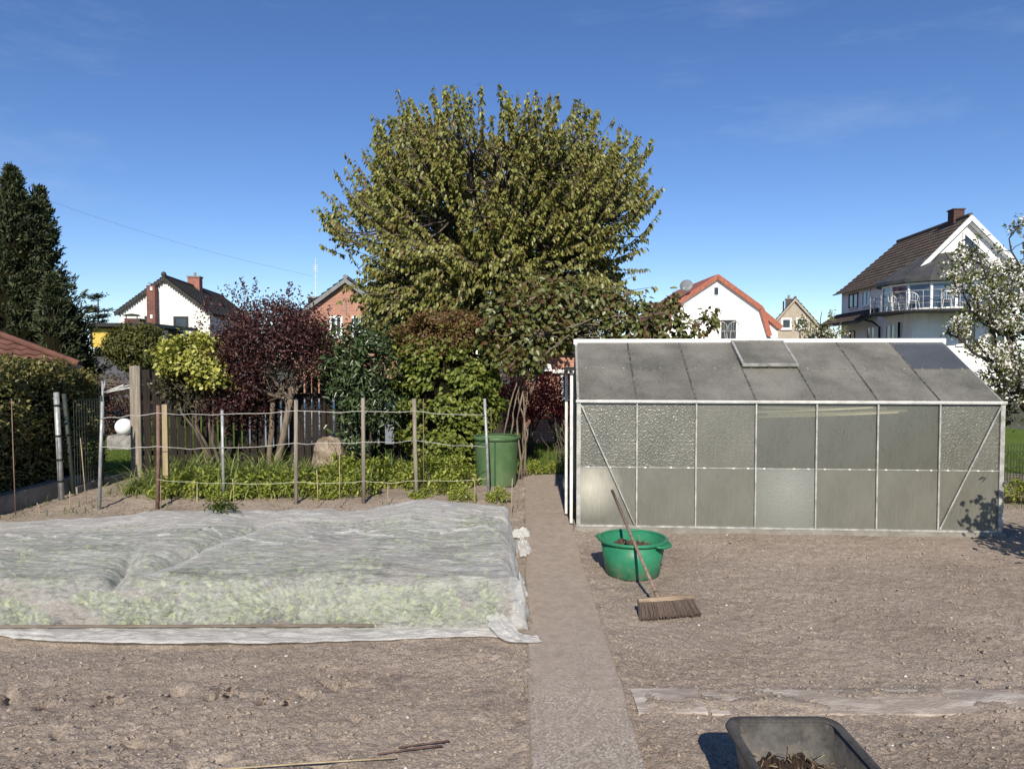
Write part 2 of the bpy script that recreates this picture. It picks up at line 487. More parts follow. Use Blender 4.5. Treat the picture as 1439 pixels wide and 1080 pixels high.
def soil(name):
    t = NT(name)
    a = t.noise(1.1, 5, 0.6); b = t.noise(14, 6, 0.75); c = t.noise(95, 5, 0.75)
    k = t.math('ADD', t.math('MULTIPLY', a, 0.34), t.math('ADD', t.math('MULTIPLY', b, 0.30), t.math('MULTIPLY', c, 0.36)))
    col = t.ramp(k, [(0.34, (0.145, 0.112, 0.085)), (0.43, (0.285, 0.228, 0.180)), (0.55, (0.378, 0.312, 0.250)), (0.68, (0.50, 0.43, 0.36))])
    v = t.n('TexVoronoi'); t.set(v, 'Vector', t.coord()); t.set(v, 'Scale', 62.0); t.set(v, 'Randomness', 1.0)
    w = t.n('TexVoronoi'); t.set(w, 'Vector', t.coord()); t.set(w, 'Scale', 125.0)
    sp = t.ramp(w.outputs['Color'], [(0.12, (0.58, 0.56, 0.54)), (0.45, (0.96, 0.96, 0.96)), (0.86, (1.06, 1.06, 1.06)), (0.97, (1.45, 1.45, 1.42))])
    col = t.mixc(0.85, col, sp, 'MULTIPLY')  # flecks put lit and shaded crumbs into the soil colour
    nm = t.bump(t.math('MULTIPLY', v.outputs['Distance'], -1.0), 0.4, 0.012)
    nm = t.bump(t.math('ADD', t.math('MULTIPLY', b, 0.4), t.math('MULTIPLY', c, 0.6)), 0.75, 0.022, nm)
    return t.done(t.pbr(col, 0.95, nm, 0.1))
M['soil'] = soil('dry garden soil')


def path_mat():
    t = NT('exposed aggregate concrete')
    v = t.n('TexVoronoi'); t.set(v, 'Vector', t.coord()); t.set(v, 'Scale', 95.0)
    sp = t.ramp(v.outputs['Color'], [(0.2, (0.18, 0.152, 0.124)), (0.55, (0.335, 0.290, 0.242)), (0.9, (0.54, 0.485, 0.42))])
    dust = t.ramp(t.noise(14, 5, 0.7), [(0.3, (0.27, 0.215, 0.168)), (0.7, (0.385, 0.322, 0.26))])
    sep = t.n('SeparateXYZ'); tc = t.n('TexCoord'); t.set(sep, 0, tc.outputs['Object'])
    g = t.n('MapRange'); t.set(g, 0, sep.outputs[1]); t.set(g, 1, 2.6); t.set(g, 2, 6.6)
    m = t.math('ADD', g.outputs[0], t.math('SUBTRACT', t.math('MULTIPLY', t.noise(3.2, 6, 0.7), 1.3), 0.50))
    e = t.n('Math'); e.operation = 'MULTIPLY'; e.use_clamp = True; t.set(e, 0, m); e.inputs[1].default_value = 1.25
    col = t.mixc(e.outputs[0], sp, dust)
    h = t.math('ADD', t.math('MULTIPLY', v.outputs['Distance'], 0.6), t.noise(60, 4, 0.6))
    return t.done(t.pbr(col, 0.92, t.bump(h, 0.5, 0.010), 0.15))
M['path'] = path_mat()
M['strip'] = surf('dusty concrete edging', (0.30, 0.25, 0.205), (0.58, 0.52, 0.45), 5, 0.95, 0.6, 50, (0.7, 2.2, 1), lo=0.46, hi=0.72, bdist=0.015)
M['pebble'] = surf('pale pebbles', (0.42, 0.38, 0.33), (0.68, 0.64, 0.58), 2, 0.7, 0.1, 60)


def lawn_mat():
    t = NT('lawn')
    k = t.math('ADD', t.math('MULTIPLY', t.noise(0.6, 3), 0.5), t.math('MULTIPLY', t.noise(30, 4, 0.7), 0.5))
    col = t.ramp(k, [(0.3, (0.06, 0.10, 0.012)), (0.7, (0.16, 0.22, 0.035))])
    return t.done(t.pbr(col, 0.9, t.bump(t.noise(60, 3), 0.8, 0.03), 0.1))
M['lawn'] = lawn_mat()
M['field'] = surf('dull far ground', (0.055, 0.058, 0.032), (0.10, 0.10, 0.06), 0.8, 0.95, 0.3, 8)


def fleece_mat(name, lo, hi, wet=False):
    t = NT(name)
    f = t.noise(40, 5, 0.72, (0.36, 1.3, 0.9), 1.2)
    f2 = t.noise(13, 4, 0.6, (0.5, 1.5, 1.0), 2.0)
    f3 = t.noise(2.4, 3, 0.6, (0.7, 1.6, 1))
    k = t.math('ADD', t.math('MULTIPLY', f, 0.5), t.math('ADD', t.math('MULTIPLY', f2, 0.3), t.math('MULTIPLY', f3, 0.2)))
    dens = t.ramp(k, [(0.38, lo), (0.60, hi)])
    if wet:                                             # damp where it clings to the leaves along the front: clearer
        sp = t.n('SeparateXYZ'); tc = t.n('TexCoord'); t.set(sp, 0, tc.outputs['Object'])
        mr = t.n('MapRange'); t.set(mr, 0, t.math('ADD', sp.outputs[1], t.math('MULTIPLY', f3, 0.5))); t.set(mr, 1, 5.12); t.set(mr, 2, 5.55); t.set(mr, 3, 0.64); t.set(mr, 4, 1.0)
        dens = t.math('MULTIPLY', dens, mr.outputs[0])
    d = t.n('BsdfDiffuse'); t.set(d, 'Color', (0.82, 0.81, 0.77))
    tl = t.n('BsdfTranslucent'); t.set(tl, 'Color', (0.80, 0.80, 0.75))
    nm = t.bump(t.math('ADD', t.math('MULTIPLY', f, 0.6), t.math('MULTIPLY', f2, 0.6)), 0.7, 0.03)
    t.set(d, 'Normal', nm)
    s = t.mixs(0.40, d.outputs[0], tl.outputs[0])
    tp = t.n('BsdfTransparent'); t.set(tp, 'Color', (1, 1, 1))
    return t.done(t.mixs(dens, tp.outputs[0], s))
M['fleece'] = fleece_mat('thin white crop fleece', 0.28, 0.86, True)
M['fleece_hem'] = fleece_mat('doubled crop fleece', 0.66, 0.95)

LM = {}
LM['cherry'] = leafmat('cherry leaves', [(0.0, (0.185, 0.115, 0.042)), (0.18, (0.185, 0.165, 0.038)), (0.6, (0.205, 0.222, 0.050)), (1.0, (0.33, 0.33, 0.11))], 0.32, 0.42, 0.5)
LM['purple'] = leafmat('purple leaves', [(0.0, (0.036, 0.015, 0.015)), (0.6, (0.072, 0.026, 0.025)), (1.0, (0.13, 0.058, 0.046))], 0.25, 0.45, 0.4)
LM['golden'] = leafmat('yellow green leaves', [(0.0, (0.10, 0.12, 0.02)), (0.35, (0.24, 0.25, 0.04)), (0.75, (0.42, 0.41, 0.08)), (1.0, (0.66, 0.63, 0.26))], 0.25, 0.5)
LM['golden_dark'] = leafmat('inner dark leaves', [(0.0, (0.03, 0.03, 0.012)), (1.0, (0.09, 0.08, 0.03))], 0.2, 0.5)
LM['laurel'] = leafmat('evergreen laurel leaves', [(0.0, (0.028, 0.048, 0.016)), (0.7, (0.065, 0.098, 0.034)), (1.0, (0.12, 0.15, 0.065))], 0.15, 0.32, 0.5)
LM['hornbeam'] = leafmat('fresh green leaves', [(0.0, (0.075, 0.10, 0.016)), (0.6, (0.15, 0.185, 0.030)), (1.0, (0.25, 0.27, 0.065))], 0.3, 0.45)
LM['bronze'] = leafmat('bronze young leaves', [(0.0, (0.085, 0.038, 0.016)), (0.6, (0.15, 0.085, 0.030)), (1.0, (0.16, 0.14, 0.04))], 0.3, 0.45)
LM['climber'] = leafmat('green bronze climber leaves', [(0.0, (0.10, 0.036, 0.020)), (0.2, (0.095, 0.065, 0.022)), (0.5, (0.095, 0.110, 0.026)), (1.0, (0.165, 0.175, 0.055))], 0.22, 0.4, 0.5)
LM['maple'] = leafmat('crimson maple leaves', [(0.0, (0.11, 0.010, 0.015)), (0.6, (0.23, 0.020, 0.030)), (1.0, (0.36, 0.04, 0.05))], 0.35, 0.5)
LM['hedge'] = leafmat('hedge leaves', [(0.0, (0.055, 0.060, 0.016)), (0.6, (0.13, 0.128, 0.034)), (0.9, (0.20, 0.185, 0.055)), (1.0, (0.22, 0.13, 0.07))], 0.2, 0.45, 0.4)
LM['conifer'] = leafmat('conifer sprays', [(0.0, (0.022, 0.032, 0.014)), (0.7, (0.055, 0.070, 0.030)), (1.0, (0.12, 0.13, 0.065))], 0.1, 0.6, 0.2)
LM['shaded_conifer'] = leafmat('shade-dark conifer sprays', [(0.0, (0.006, 0.010, 0.006)), (1.0, (0.014, 0.022, 0.012))], 0.05, 0.7, 0.1)  # the tree's shadow side is put into the leaf colour
LM['cedar'] = leafmat('blue green cedar sprays', [(0.0, (0.035, 0.055, 0.045)), (1.0, (0.07, 0.10, 0.085))], 0.1, 0.6, 0.2)
LM['olive'] = leafmat('olive green leaves', [(0.0, (0.05, 0.055, 0.012)), (0.7, (0.098, 0.10, 0.022)), (1.0, (0.15, 0.145, 0.04))], 0.2, 0.5)
LM['apple'] = leafmat('young apple leaves', [(0.0, (0.085, 0.10, 0.022)), (0.7, (0.15, 0.165, 0.045)), (1.0, (0.22, 0.22, 0.08))], 0.35, 0.5)
LM['blossom'] = leafmat('white blossom', [(0.0, (0.66, 0.60, 0.58)), (0.5, (0.80, 0.77, 0.74)), (1.0, (0.84, 0.82, 0.78))], 0.3, 0.7, 0.1, 1.0)
LM['lily'] = leafmat('long green blades', [(0.0, (0.11, 0.155, 0.036)), (0.6, (0.235, 0.285, 0.080)), (1.0, (0.42, 0.45, 0.17))], 0.38, 0.45)
LM['perennial'] = leafmat('yellow green perennial leaves', [(0.0, (0.14, 0.185, 0.03)), (0.6, (0.29, 0.33, 0.055)), (1.0, (0.46, 0.47, 0.12))], 0.38, 0.5)
LM['weed'] = leafmat('weed leaves', [(0.0, (0.045, 0.075, 0.015)), (1.0, (0.12, 0.15, 0.035))], 0.25, 0.5)
LM['crop'] = leafmat('vegetable leaves', [(0.0, (0.035, 0.065, 0.018)), (0.45, (0.15, 0.21, 0.055)), (0.95, (0.46, 0.54, 0.22)), (1.0, (0.55, 0.50, 0.10))], 0.35, 0.5)
LM['grass'] = leafmat('grass blades', [(0.0, (0.055, 0.095, 0.012)), (0.7, (0.11, 0.16, 0.024)), (1.0, (0.17, 0.21, 0.05))], 0.3, 0.6)
LM['straw'] = leafmat('dry stalks', [(0.0, (0.12, 0.09, 0.055)), (1.0, (0.30, 0.24, 0.15))], 0.1, 0.8)


# ------------------------------------------------------------------ foliage
def unit(v):
    return v / np.maximum(np.linalg.norm(v, axis=1, keepdims=True), 1e-9)


def leaf_arrays(pos, axis, nrm, L, W, fold=0.12, droop=0.15):
    n = len(pos)
    L = np.broadcast_to(np.asarray(L, float), (n,))[:, None]; W = np.broadcast_to(np.asarray(W, float), (n,))[:, None]
    A = unit(axis); B = unit(np.cross(nrm, A)); N = np.cross(A, B)
    v = np.empty((n, 6, 3))
    v[:, 0] = pos
    v[:, 1] = pos + A * L * 0.38 + B * W * 0.5 + N * L * fold
    v[:, 2] = pos + A * L * 0.75 + B * W * 0.36 + N * L * (fold * 0.6 - droop * 0.4)
    v[:, 3] = pos + A * L - N * L * droop
    v[:, 4] = pos + A * L * 0.75 - B * W * 0.36 + N * L * (fold * 0.6 - droop * 0.4)
    v[:, 5] = pos + A * L * 0.38 - B * W * 0.5 + N * L * fold
    b = np.arange(n)[:, None] * 6
    f = np.concatenate([b + np.array([[0, 1, 2, 3]]), b + np.array([[0, 3, 4, 5]])], 0)
    return v.reshape(-1, 3), f


def leaves(name, pos, axis, nrm, L, W, m, parent, fold=0.12, droop=0.15):
    v, f = leaf_arrays(pos, axis, nrm, L, W, fold, droop)
    return mesh_np(name, v, f, m, parent)


def rdir(n):
    return unit(rng.normal(size=(n, 3)))


def ell_points(n, c, r, inner=0.35, lump=0.22, freq=2.2, seed=1, zmin=-1.0, power=0.45):
    """points in a lumpy ellipsoid, denser towards its outside; returns pos, outward"""
    d = rdir(int(n * 1.6)); d = d[d[:, 2] > zmin][:n]
    rad = inner + (1 - inner) * rng.random(len(d)) ** power
    lumpy = 1 + lump * vnoise(d[:, 0] * freq + 7, d[:, 1] * freq + 3, d[:, 2] * freq, seed) + lump * 0.6 * vnoise(d[:, 0] * freq * 2.3, d[:, 1] * freq * 2.3, d[:, 2] * freq * 2.3, seed + 9)
    p = np.array(c) + d * np.array(r) * (rad * lumpy)[:, None]
    return p, d


def crown(name, c, r, ncl, per, spread, L, W, m, parent, inner=0.35, lump=0.2, seed=1, zmin=-1.0, up=0.5, hang=0.25, freq=2.2, jit=0.25, power=0.45):
    cl, out = ell_points(ncl, c, r, inner, lump, freq, seed, zmin, power)
    k = len(cl)
    pos = np.repeat(cl, per, 0) + rng.normal(0, spread, (k * per, 3)) * np.array([1, 1, 0.8])
    o = np.repeat(out, per, 0)
    n = len(pos)
    ax = unit(rdir(n) + o * 0.5 - np.array([0, 0, hang]))
    nr = unit(o * 0.8 + np.array([0, -0.1, up]) + rng.normal(0, 0.55, (n, 3)))
    s = 1 + rng.normal(0, jit, n).clip(-0.5, 0.6)
    return leaves(name, pos, ax, nr, L * s, W * s, m, parent), cl


def twigs(mb, tips, hub, frac=0.5, r=0.006, n=3):
    for p in tips:
        h = hub(p)
        mb.limb(h + (p - h) * (1 - frac), p, r * 1.5, r * 0.5, 0.06, n, 3)


def blades(name, base, L, W, lean, m, parent, seg=4, curl=1.0):
    """arching grass-like blades"""
    n = len(base)
    az = rng.random(n) * 2 * math.pi
    L = np.broadcast_to(np.asarray(L, float), (n,)); ln = lean * (0.4 + 0.9 * rng.random(n))
    dirh = np.stack([np.cos(az), np.sin(az), np.zeros(n)], 1)
    side = np.stack([-np.sin(az), np.cos(az), np.zeros(n)], 1)
    V = np.empty((n, seg + 1, 2, 3)); p = base.copy(); ang = ln * 0.35
    for s in range(seg + 1):
        w = (W * (1 - 0.96 * (s / seg) ** 1.7) * 0.5)
        w = np.broadcast_to(w, (n,))
        V[:, s, 0] = p - side * w[:, None]; V[:, s, 1] = p + side * w[:, None]
        st = (L / seg)[:, None]
        p = p + dirh * np.sin(ang)[:, None] * st + np.array([0, 0, 1.0]) * np.cos(ang)[:, None] * st
        ang = ang + ln * curl * 0.5
    b = np.arange(n)[:, None] * (seg + 1) * 2
    f = np.concatenate([b + np.array([[2 * s, 2 * s + 1, 2 * s + 3, 2 * s + 2]]) for s in range(seg)], 0)
    return mesh_np(name, V.reshape(-1, 3), f, m, parent)

# =================================================================== SETTING
# light
SUN_EL = R(34)
world = bpy.data.worlds.new('World'); scene.world = world; world.use_nodes = True
wt = world.node_tree; wt.nodes.clear()
wo = wt.nodes.new('ShaderNodeOutputWorld'); wb = wt.nodes.new('ShaderNodeBackground'); ws = wt.nodes.new('ShaderNodeTexSky')
ws.sky_type = 'NISHITA'; ws.sun_disc = False; ws.sun_elevation = SUN_EL; ws.sun_rotation = R(181.2)
ws.altitude = 1400; ws.air_density = 1.0; ws.dust_density = 0.0; ws.ozone_density = 3.5
wb.inputs['Strength'].default_value = 0.107
hs = wt.nodes.new('ShaderNodeHueSaturation'); hs.inputs['Saturation'].default_value = 1.14; hs.inputs['Hue'].default_value = 0.509
wt.links.new(ws.outputs[0], hs.inputs['Color']); 
tc_ = wt.nodes.new('ShaderNodeTexCoord'); mp_ = wt.nodes.new('ShaderNodeMapping'); mp_.inputs['Rotation'].default_value = (0.25, 0.5, 0.3); mp_.inputs['Scale'].default_value = (1.3, 4.0, 9.0)
cn_ = wt.nodes.new('ShaderNodeTexNoise'); cn_.inputs['Scale'].default_value = 1.7; cn_.inputs['Detail'].default_value = 6; cn_.inputs['Roughness'].default_value = 0.62
cr_ = wt.nodes.new('ShaderNodeMapRange'); cr_.inputs[1].default_value = 0.55; cr_.inputs[2].default_value = 0.85; cr_.inputs[3].default_value = 0.0; cr_.inputs[4].default_value = 0.20
cm_ = wt.nodes.new('ShaderNodeMix'); cm_.data_type = 'RGBA'; cm_.inputs[7].default_value = (4.6, 5.4, 6.6, 1)
wt.links.new(tc_.outputs['Generated'], mp_.inputs[0]); wt.links.new(mp_.outputs[0], cn_.inputs['Vector']); wt.links.new(cn_.outputs['Fac'], cr_.inputs[0])
wt.links.new(cr_.outputs[0], cm_.inputs[0]); wt.links.new(hs.outputs[0], cm_.inputs[6]); wt.links.new(cm_.outputs[2], wb.inputs[0]); wt.links.new(wb.outputs[0], wo.inputs[0])
sun_d = bpy.data.lights.new('sun', 'SUN'); sun_d.energy = 5.0; sun_d.angle = R(0.55); sun_d.color = (1.0, 0.925, 0.81)
sun = bpy.data.objects.new('sun', sun_d); C.objects.link(sun)
sun.rotation_euler = Vector((0.02 * math.cos(SUN_EL), math.cos(SUN_EL), -math.sin(SUN_EL))).to_track_quat('-Z', 'Y').to_euler()
scene.view_settings.view_transform = 'Standard'; scene.view_settings.look = 'None'
scene.view_settings.exposure = 0.31; scene.view_settings.gamma = 1.0
scene.cycles.max_bounces = 8; scene.cycles.transparent_max_bounces = 16; scene.cycles.diffuse_bounces = 4
scene.cycles.use_denoising = True

# far ground: one sheet to the horizon
mb = MB(); mb.add([(-900, -300, -0.06), (900, -300, -0.06), (900, 1500, -0.06), (-900, 1500, -0.06)], [(0, 1, 2, 3)])
tag(mb.build('ground', M['field']), 'green ground running out to the houses', kind='structure')


# path edges as functions of y
def path_l(y): return 0.045 + 0.0128 * y
def path_r(y): return 0.575 + 0.0125 * y


# garden soil: fine sheet, really displaced
def soil_height(X, Y, detail=True):
    z = 0.016 * fbm(X * 1.1, Y * 1.1, 3, 0.5, 3)
    z = z + 0.0045 * fbm(X * 6, Y * 8, 3, 0.6, 21)
    if detail:
        cl = np.abs(fbm(X * 25, Y * 25, 3, 0.7, 33))
        amp = 0.5 + 0.5 * sstep((fbm(X * 0.9, Y * 0.9, 2, 0.5, 51) + 0.6) / 1.2)
        z = z + 0.012 * (cl - 0.35) * amp + 0.005 * vn2(X * 41, Y * 41, 61) + 0.004 * vn2(X * 60, Y * 60, 62)
    # rows raked left of the path, near the camera
    z = z + np.where(X < 0, 0.007 * np.sin(Y * 9 + 0.6 * np.sin(X * 1.7) + 1.5 * vn2(X, Y, 4)) * sstep((4.8 - Y) / 0.4), 0)
    # clefts and boot prints in the soil before the fleece
    for px, py, dep, sx, sy, tl in PITS:
        dep, sx, sy = dep * 1.7, sx * 1.5, sy * 1.15
        c = G(px, py); a = (X - c[0]) + (Y - c[1]) * tl; b = Y - c[1]
        z = z - dep * np.exp(-(a / sx) ** 2 - (b / sy) ** 2) + 0.35 * dep * np.exp(-((a - 1.6 * sx) / (1.3 * sx)) ** 2 - (b / sy) ** 2)
    # broom-swept patch
    c = G(955, 900); sw = np.exp(-((X - c[0]) / 0.33) ** 2 - ((Y - c[1]) / 0.28) ** 2)
    z = z * (1 - 0.75 * sw) + sw * 0.004 * np.sin(np.hypot(X - 0.7, Y - 4.4) * 90)
    # soil banked against and spilt over the path edges and the edging strip
    pl, pr = path_l(Y), path_r(Y)
    band = np.exp(-((X - pl) / 0.08) ** 2) + np.exp(-((X - pr) / 0.08) ** 2)
    z = z + band * (0.006 + 0.020 * fbm(X * 7, Y * 4, 3, 0.6, 77))
    inside = sstep((X - pl - 0.02 - 0.025 * vn2(Y * 2, Y * 0, 5)) / 0.07) * sstep((pr - 0.02 - X + 0.025 * vn2(Y * 2, Y * 0, 6)) / 0.07)
    z = z * (1 - inside) - 0.03 * inside
    st = sstep((X - pr - 0.05) / 0.1) * np.exp(-((Y - 3.90) / 0.17) ** 4)
    z = z * (1 - 0.7 * st) + st * (0.0085 + 0.015 * fbm(X * 2.6, Y * 7, 4, 0.65, 88))
    # gentle bank under the hedge and in the far bed
    z = z + 0.05 * sstep((Y - 8.6) / 0.8) * sstep((0.0 - X) / 0.3) * sstep((X + 6.2) / 0.4)
    return z


PITS = [(63, 986, 0.06, 0.018, 0.035, 0.2), (82, 974, 0.045, 0.012, 0.05, -0.3), (13, 975, 0.04, 0.02, 0.06, 0.6), (145, 983, 0.055, 0.016, 0.045, -0.1),
        (165, 984, 0.025, 0.03, 0.03, 0), (250, 968, 0.035, 0.045, 0.05, 0.3), (297, 978, 0.03, 0.02, 0.03, 0.5), (311, 971, 0.055, 0.013, 0.05, 0.1), (322, 973, 0.05, 0.012, 0.05, 0.2),
        (340, 975, 0.025, 0.04, 0.03, 0.5), (374, 982, 0.055, 0.011, 0.045, -0.2), (405, 983, 0.05, 0.011, 0.045, 0.1), (430, 975, 0.02, 0.03, 0.06, 0.8),
        (462, 962, 0.03, 0.012, 0.07, 0.9), (474, 955, 0.03, 0.012, 0.05, 0.8), (497, 963, 0.03, 0.03, 0.03, -1.2), (270, 1074, 0.035, 0.03, 0.03, 0.2), (310, 1066, 0.025, 0.035, 0.03, 0.1),
        (455, 1070, 0.03, 0.04, 0.03, 0.5), (190, 1040, 0.025, 0.03, 0.03, 0.6), (200, 922, 0.02, 0.012, 0.12, -0.5), (500, 1012, 0.02, 0.02, 0.03, 0.3), (80, 1030, 0.02, 0.02, 0.04, 0.6)]
ys = [1.7]
while ys[-1] < 11.7:
    ys.append(ys[-1] + 0.010 + 0.0035 * max(0, ys[-1] - 2.5))
ys = np.array(ys); xs = np.concatenate([np.arange(-9, -4.5, 0.04), np.arange(-4.5, 4.5, 0.0165), np.arange(4.5, 9.01, 0.04)])
X, Y = np.meshgrid(xs, ys)
Z = soil_height(X, Y)
garden = mesh_np('garden_soil', np.stack([X, Y, Z], -1).reshape(-1, 3), grid_faces(len(xs), len(ys)), M['soil'], None, True)
tag(garden, 'dry brown raked garden soil', kind='structure')


def ground_z(x, y):
    return float(soil_height(np.array([[x]], float), np.array([[y]], float))[0, 0])


# garden path
ny = 420; yy = np.linspace(1.6, 11.6, ny); tt = np.array([0, 0.0, 0.015, 0.2, 0.5, 0.8, 0.985, 1.0, 1.0])
XX = np.empty((ny, 9)); ZZ = np.empty((ny, 9))
l = path_l(yy) + 0.010 * fbm(yy * 3, yy * 0 + 1, 3, 0.5, 5); r = path_r(yy) + 0.012 * fbm(yy * 3, yy * 0 + 4, 3, 0.5, 6)
for k, t in enumerate(tt):
    XX[:, k] = l + (r - l) * t
    ZZ[:, k] = 0.027 + 0.004 * fbm(XX[:, k] * 3, yy * 3, 2, 0.5, 8) - (0.09 if k in (0, 8) else 0.008 if k in (1, 7) else 0)
tag(mesh_np('path', np.stack([XX, np.repeat(yy[:, None], 9, 1), ZZ], -1).reshape(-1, 3), grid_faces(9, ny), M['path'], None, None),
    'narrow concrete garden path leading past the greenhouse', kind='structure')
# concrete edging strip across the right bed: two lengths with a broken joint
for k, (x0, x1) in enumerate(((0.68, 1.055), (1.075, 9.0))):
    nx = int((x1 - x0) / 0.03) + 2; xx = np.linspace(x0, x1, nx)
    V = []
    for yv, dz in ((3.76, -0.08), (3.765, 0.000), (3.90, 0.0085), (4.035, 0.002), (4.04, -0.08)):
        V.append(np.stack([xx, yv + 0.012 * fbm(xx * 4, xx * 0 + yv * 9, 3, 0.5, 4), np.full(nx, dz) + 0.002 * fbm(xx * 5, xx * 0 + yv * 5, 2, 0.5, 9) + (0.007 if k == 0 else 0)], 1))
    tag(mesh_np('path_edging', np.concatenate(V), grid_faces(nx, 5), M['strip'], None, None), 'dusty concrete edging strip across the soil', kind='structure')

# clods and pebbles: loose stuff
def scatter(name, n, smin, smax, m, label, zone, flat=0.7):
    oc = np.array([(1, 0, 0), (-1, 0, 0), (0, 1, 0), (0, -1, 0), (0, 0, 1), (0, 0, -1)], float)
    of = np.array([(0, 2, 4), (2, 1, 4), (1, 3, 4), (3, 0, 4), (2, 0, 5), (1, 2, 5), (3, 1, 5), (0, 3, 5)])
    x, y = zone(n)
    n = len(x)
    s = smin + (smax - smin) * rng.random(n) ** 3.5
    sc = s[:, None, None] * (0.7 + 0.6 * rng.random((n, 6, 1))) * np.array([1, 1, flat])
    a = rng.random(n) * 6.28
    v = oc[None] * sc
    vx = v[:, :, 0] * np.cos(a)[:, None] - v[:, :, 1] * np.sin(a)[:, None]; vy = v[:, :, 0] * np.sin(a)[:, None] + v[:, :, 1] * np.cos(a)[:, None]
    z = soil_height(x, y)
    v = np.stack([vx + x[:, None], vy + y[:, None], v[:, :, 2] + (z + s * 0.25)[:, None]], -1)
    f = (np.arange(n)[:, None, None] * 6 + of[None]).reshape(-1, 3)
    tag(mesh_np(name, v.reshape(-1, 3), f, m, None, None), label, kind='stuff')


def zone_soil(n):
    y = 2.2 + 5.9 * rng.random(n) ** 1.4; x = (rng.random(n) * 2 - 1) * (0.78 * y + 0.3)
    ok = ((x < path_l(y) - 0.02) & (y < 4.6)) | ((x > path_r(y) + 0.03) & (y < 7.75) & ~((x > 0.9) & (x < 1.45) & (y < 3.2)))
    return x[ok], y[ok]


def zone_path(n):
    y = 2.2 + 6 * rng.random(n); x = path_l(y) - 0.1 + rng.random(n) * 0.72
    return x, np.minimum(y, 8.5)


scatter('soil_clods', 16000, 0.003, 0.019, M['soil'], 'small crumbs and clods of dry soil', zone_soil)
scatter('pebbles', 420, 0.004, 0.013, M['pebble'], 'tiny pale pebbles scattered on the soil', zone_soil)

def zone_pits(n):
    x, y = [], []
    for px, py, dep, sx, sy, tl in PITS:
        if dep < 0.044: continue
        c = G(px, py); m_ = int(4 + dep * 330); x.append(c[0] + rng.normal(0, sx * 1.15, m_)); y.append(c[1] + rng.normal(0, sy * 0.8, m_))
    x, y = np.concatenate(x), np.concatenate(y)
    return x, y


scatter('pit_shade_clods', 1, 0.005, 0.018, M['compost_brown'], 'dark clods standing for the shade in the boot prints before the fleece', zone_pits)  # dark crumbs added to colour in the shade of the pits


def zone_moss(n):
    y = rng.uniform(2.6, 9.5, n); return path_l(y) + rng.normal(-0.005, 0.012, n), y


xm, ym = zone_moss(520); km = vn2(ym * 2.2, ym * 0, 19) > -0.15; xm, ym = xm[km], ym[km]
tag(blades('moss', np.stack([xm, ym, np.full(len(xm), 0.012)], 1), 0.012 + 0.03 * rng.random(len(xm)) ** 2, 0.006, 1.3, LM['weed'], None, 2), 'moss and tiny weeds along the left edge of the path', kind='stuff')

# lawn behind the fences with a little grass
def grass_patch(name, x0, x1, y0, y1, n, h, label):
    b = np.stack([x0 + (x1 - x0) * rng.random(n), y0 + (y1 - y0) * rng.random(n), np.full(n, -0.03)], 1)
    tag(blades(name, b, h * (0.6 + 0.8 * rng.random(n)), 0.008, 0.9, LM['grass'], None, 2), label, kind='stuff')
mb = MB(); mb.add([(-14, 11.62, -0.02), (14, 11.62, -0.02), (14, 25, -0.02), (-14, 25, -0.02)], [(0, 1, 2, 3)])
tag(mb.build('lawn', M['lawn']), 'mown lawn of the neighbouring gardens', kind='structure')
grass_patch('grass', -9.5, -5.6, 11.3, 19, 26000, 0.07, 'short lawn grass behind the wire mesh fence')
grass_patch('grass', 0.2, 1.6, 11.65, 17, 9000, 0.08, 'short lawn grass beyond the end of the path')
grass_patch('grass', 6.0, 10.5, 9.0, 15, 12000, 0.09, 'grass behind the mesh fence right of the greenhouse')

# =================================================================== CROP FLEECE
YF, YB = 4.875, 7.70


def fleece_top(X, Y):
    kx = [-9, -5.3, -4.2, -3.3, -2.96, -2.5, -2.07, -1.75, -1.5, -0.96, -0.44, -0.05, 0.3]
    kz = [0.15, 0.20, 0.28, 0.33, 0.36, 0.32, 0.37, 0.34, 0.335, 0.43, 0.39, 0.35, 0.33]
    back = np.interp(X, kx, kz)
    t = sstep((Y - 4.9) / 2.3)
    back = back - 0.035
    z = (0.36 + 0.02 * np.sin(X * 2.1)) * (1 - t) + back * t
    z = z + 0.028 * vn2(X * 1.6, Y * 1.9, 5) + 0.016 * vn2(X * 3.4 + 3, Y * 4.2, 6)
    # the long dips between the crop rows
    xc = -2.78 - 0.34 * (Y - 4.88)
    z = z - 0.10 * np.exp(-np.abs(X - xc) / 0.05) * sstep((5.95 - Y) / 0.6)
    xc = -2.74 + 0.15 * (Y - 5.1) + 0.02 * np.sin(Y * 5)
    z = z - 0.095 * np.exp(-np.abs(X - xc) / 0.055) * sstep((Y - 5.05) / 0.3) * sstep((7.3 - Y) / 0.7)
    xc = -2.30 + 0.20 * (Y - 6.6)
    z = z - 0.05 * np.exp(-np.abs(X - xc) / 0.06) * sstep((Y - 6.5) / 0.5)
    xc = -2.95 + 0.42 * (Y - 5.4)
    z = z + 0.022 * np.exp(-np.abs(X - xc) / 0.03) * sstep((Y - 5.4) / 0.3) * sstep((6.6 - Y) / 0.5)
    # tension folds
    z = z + 0.008 * vn2(X * 3.3 + 0.9 * Y, Y * 11, 12) + 0.0060 * vn2(X * 6.5 + Y, Y * 21 + 2 * np.sin(X * 1.5), 13) + 0.0040 * vn2(X * 13, Y * 34, 14)
    return z


def fleece_xr(Y): return 0.02 + 0.03 * vn2(Y * 1.9, Y * 0, 3) + 0.10 * sstep((5.35 - Y) / 0.4) - 0.02 * sstep((Y - 7.2) / 0.4)


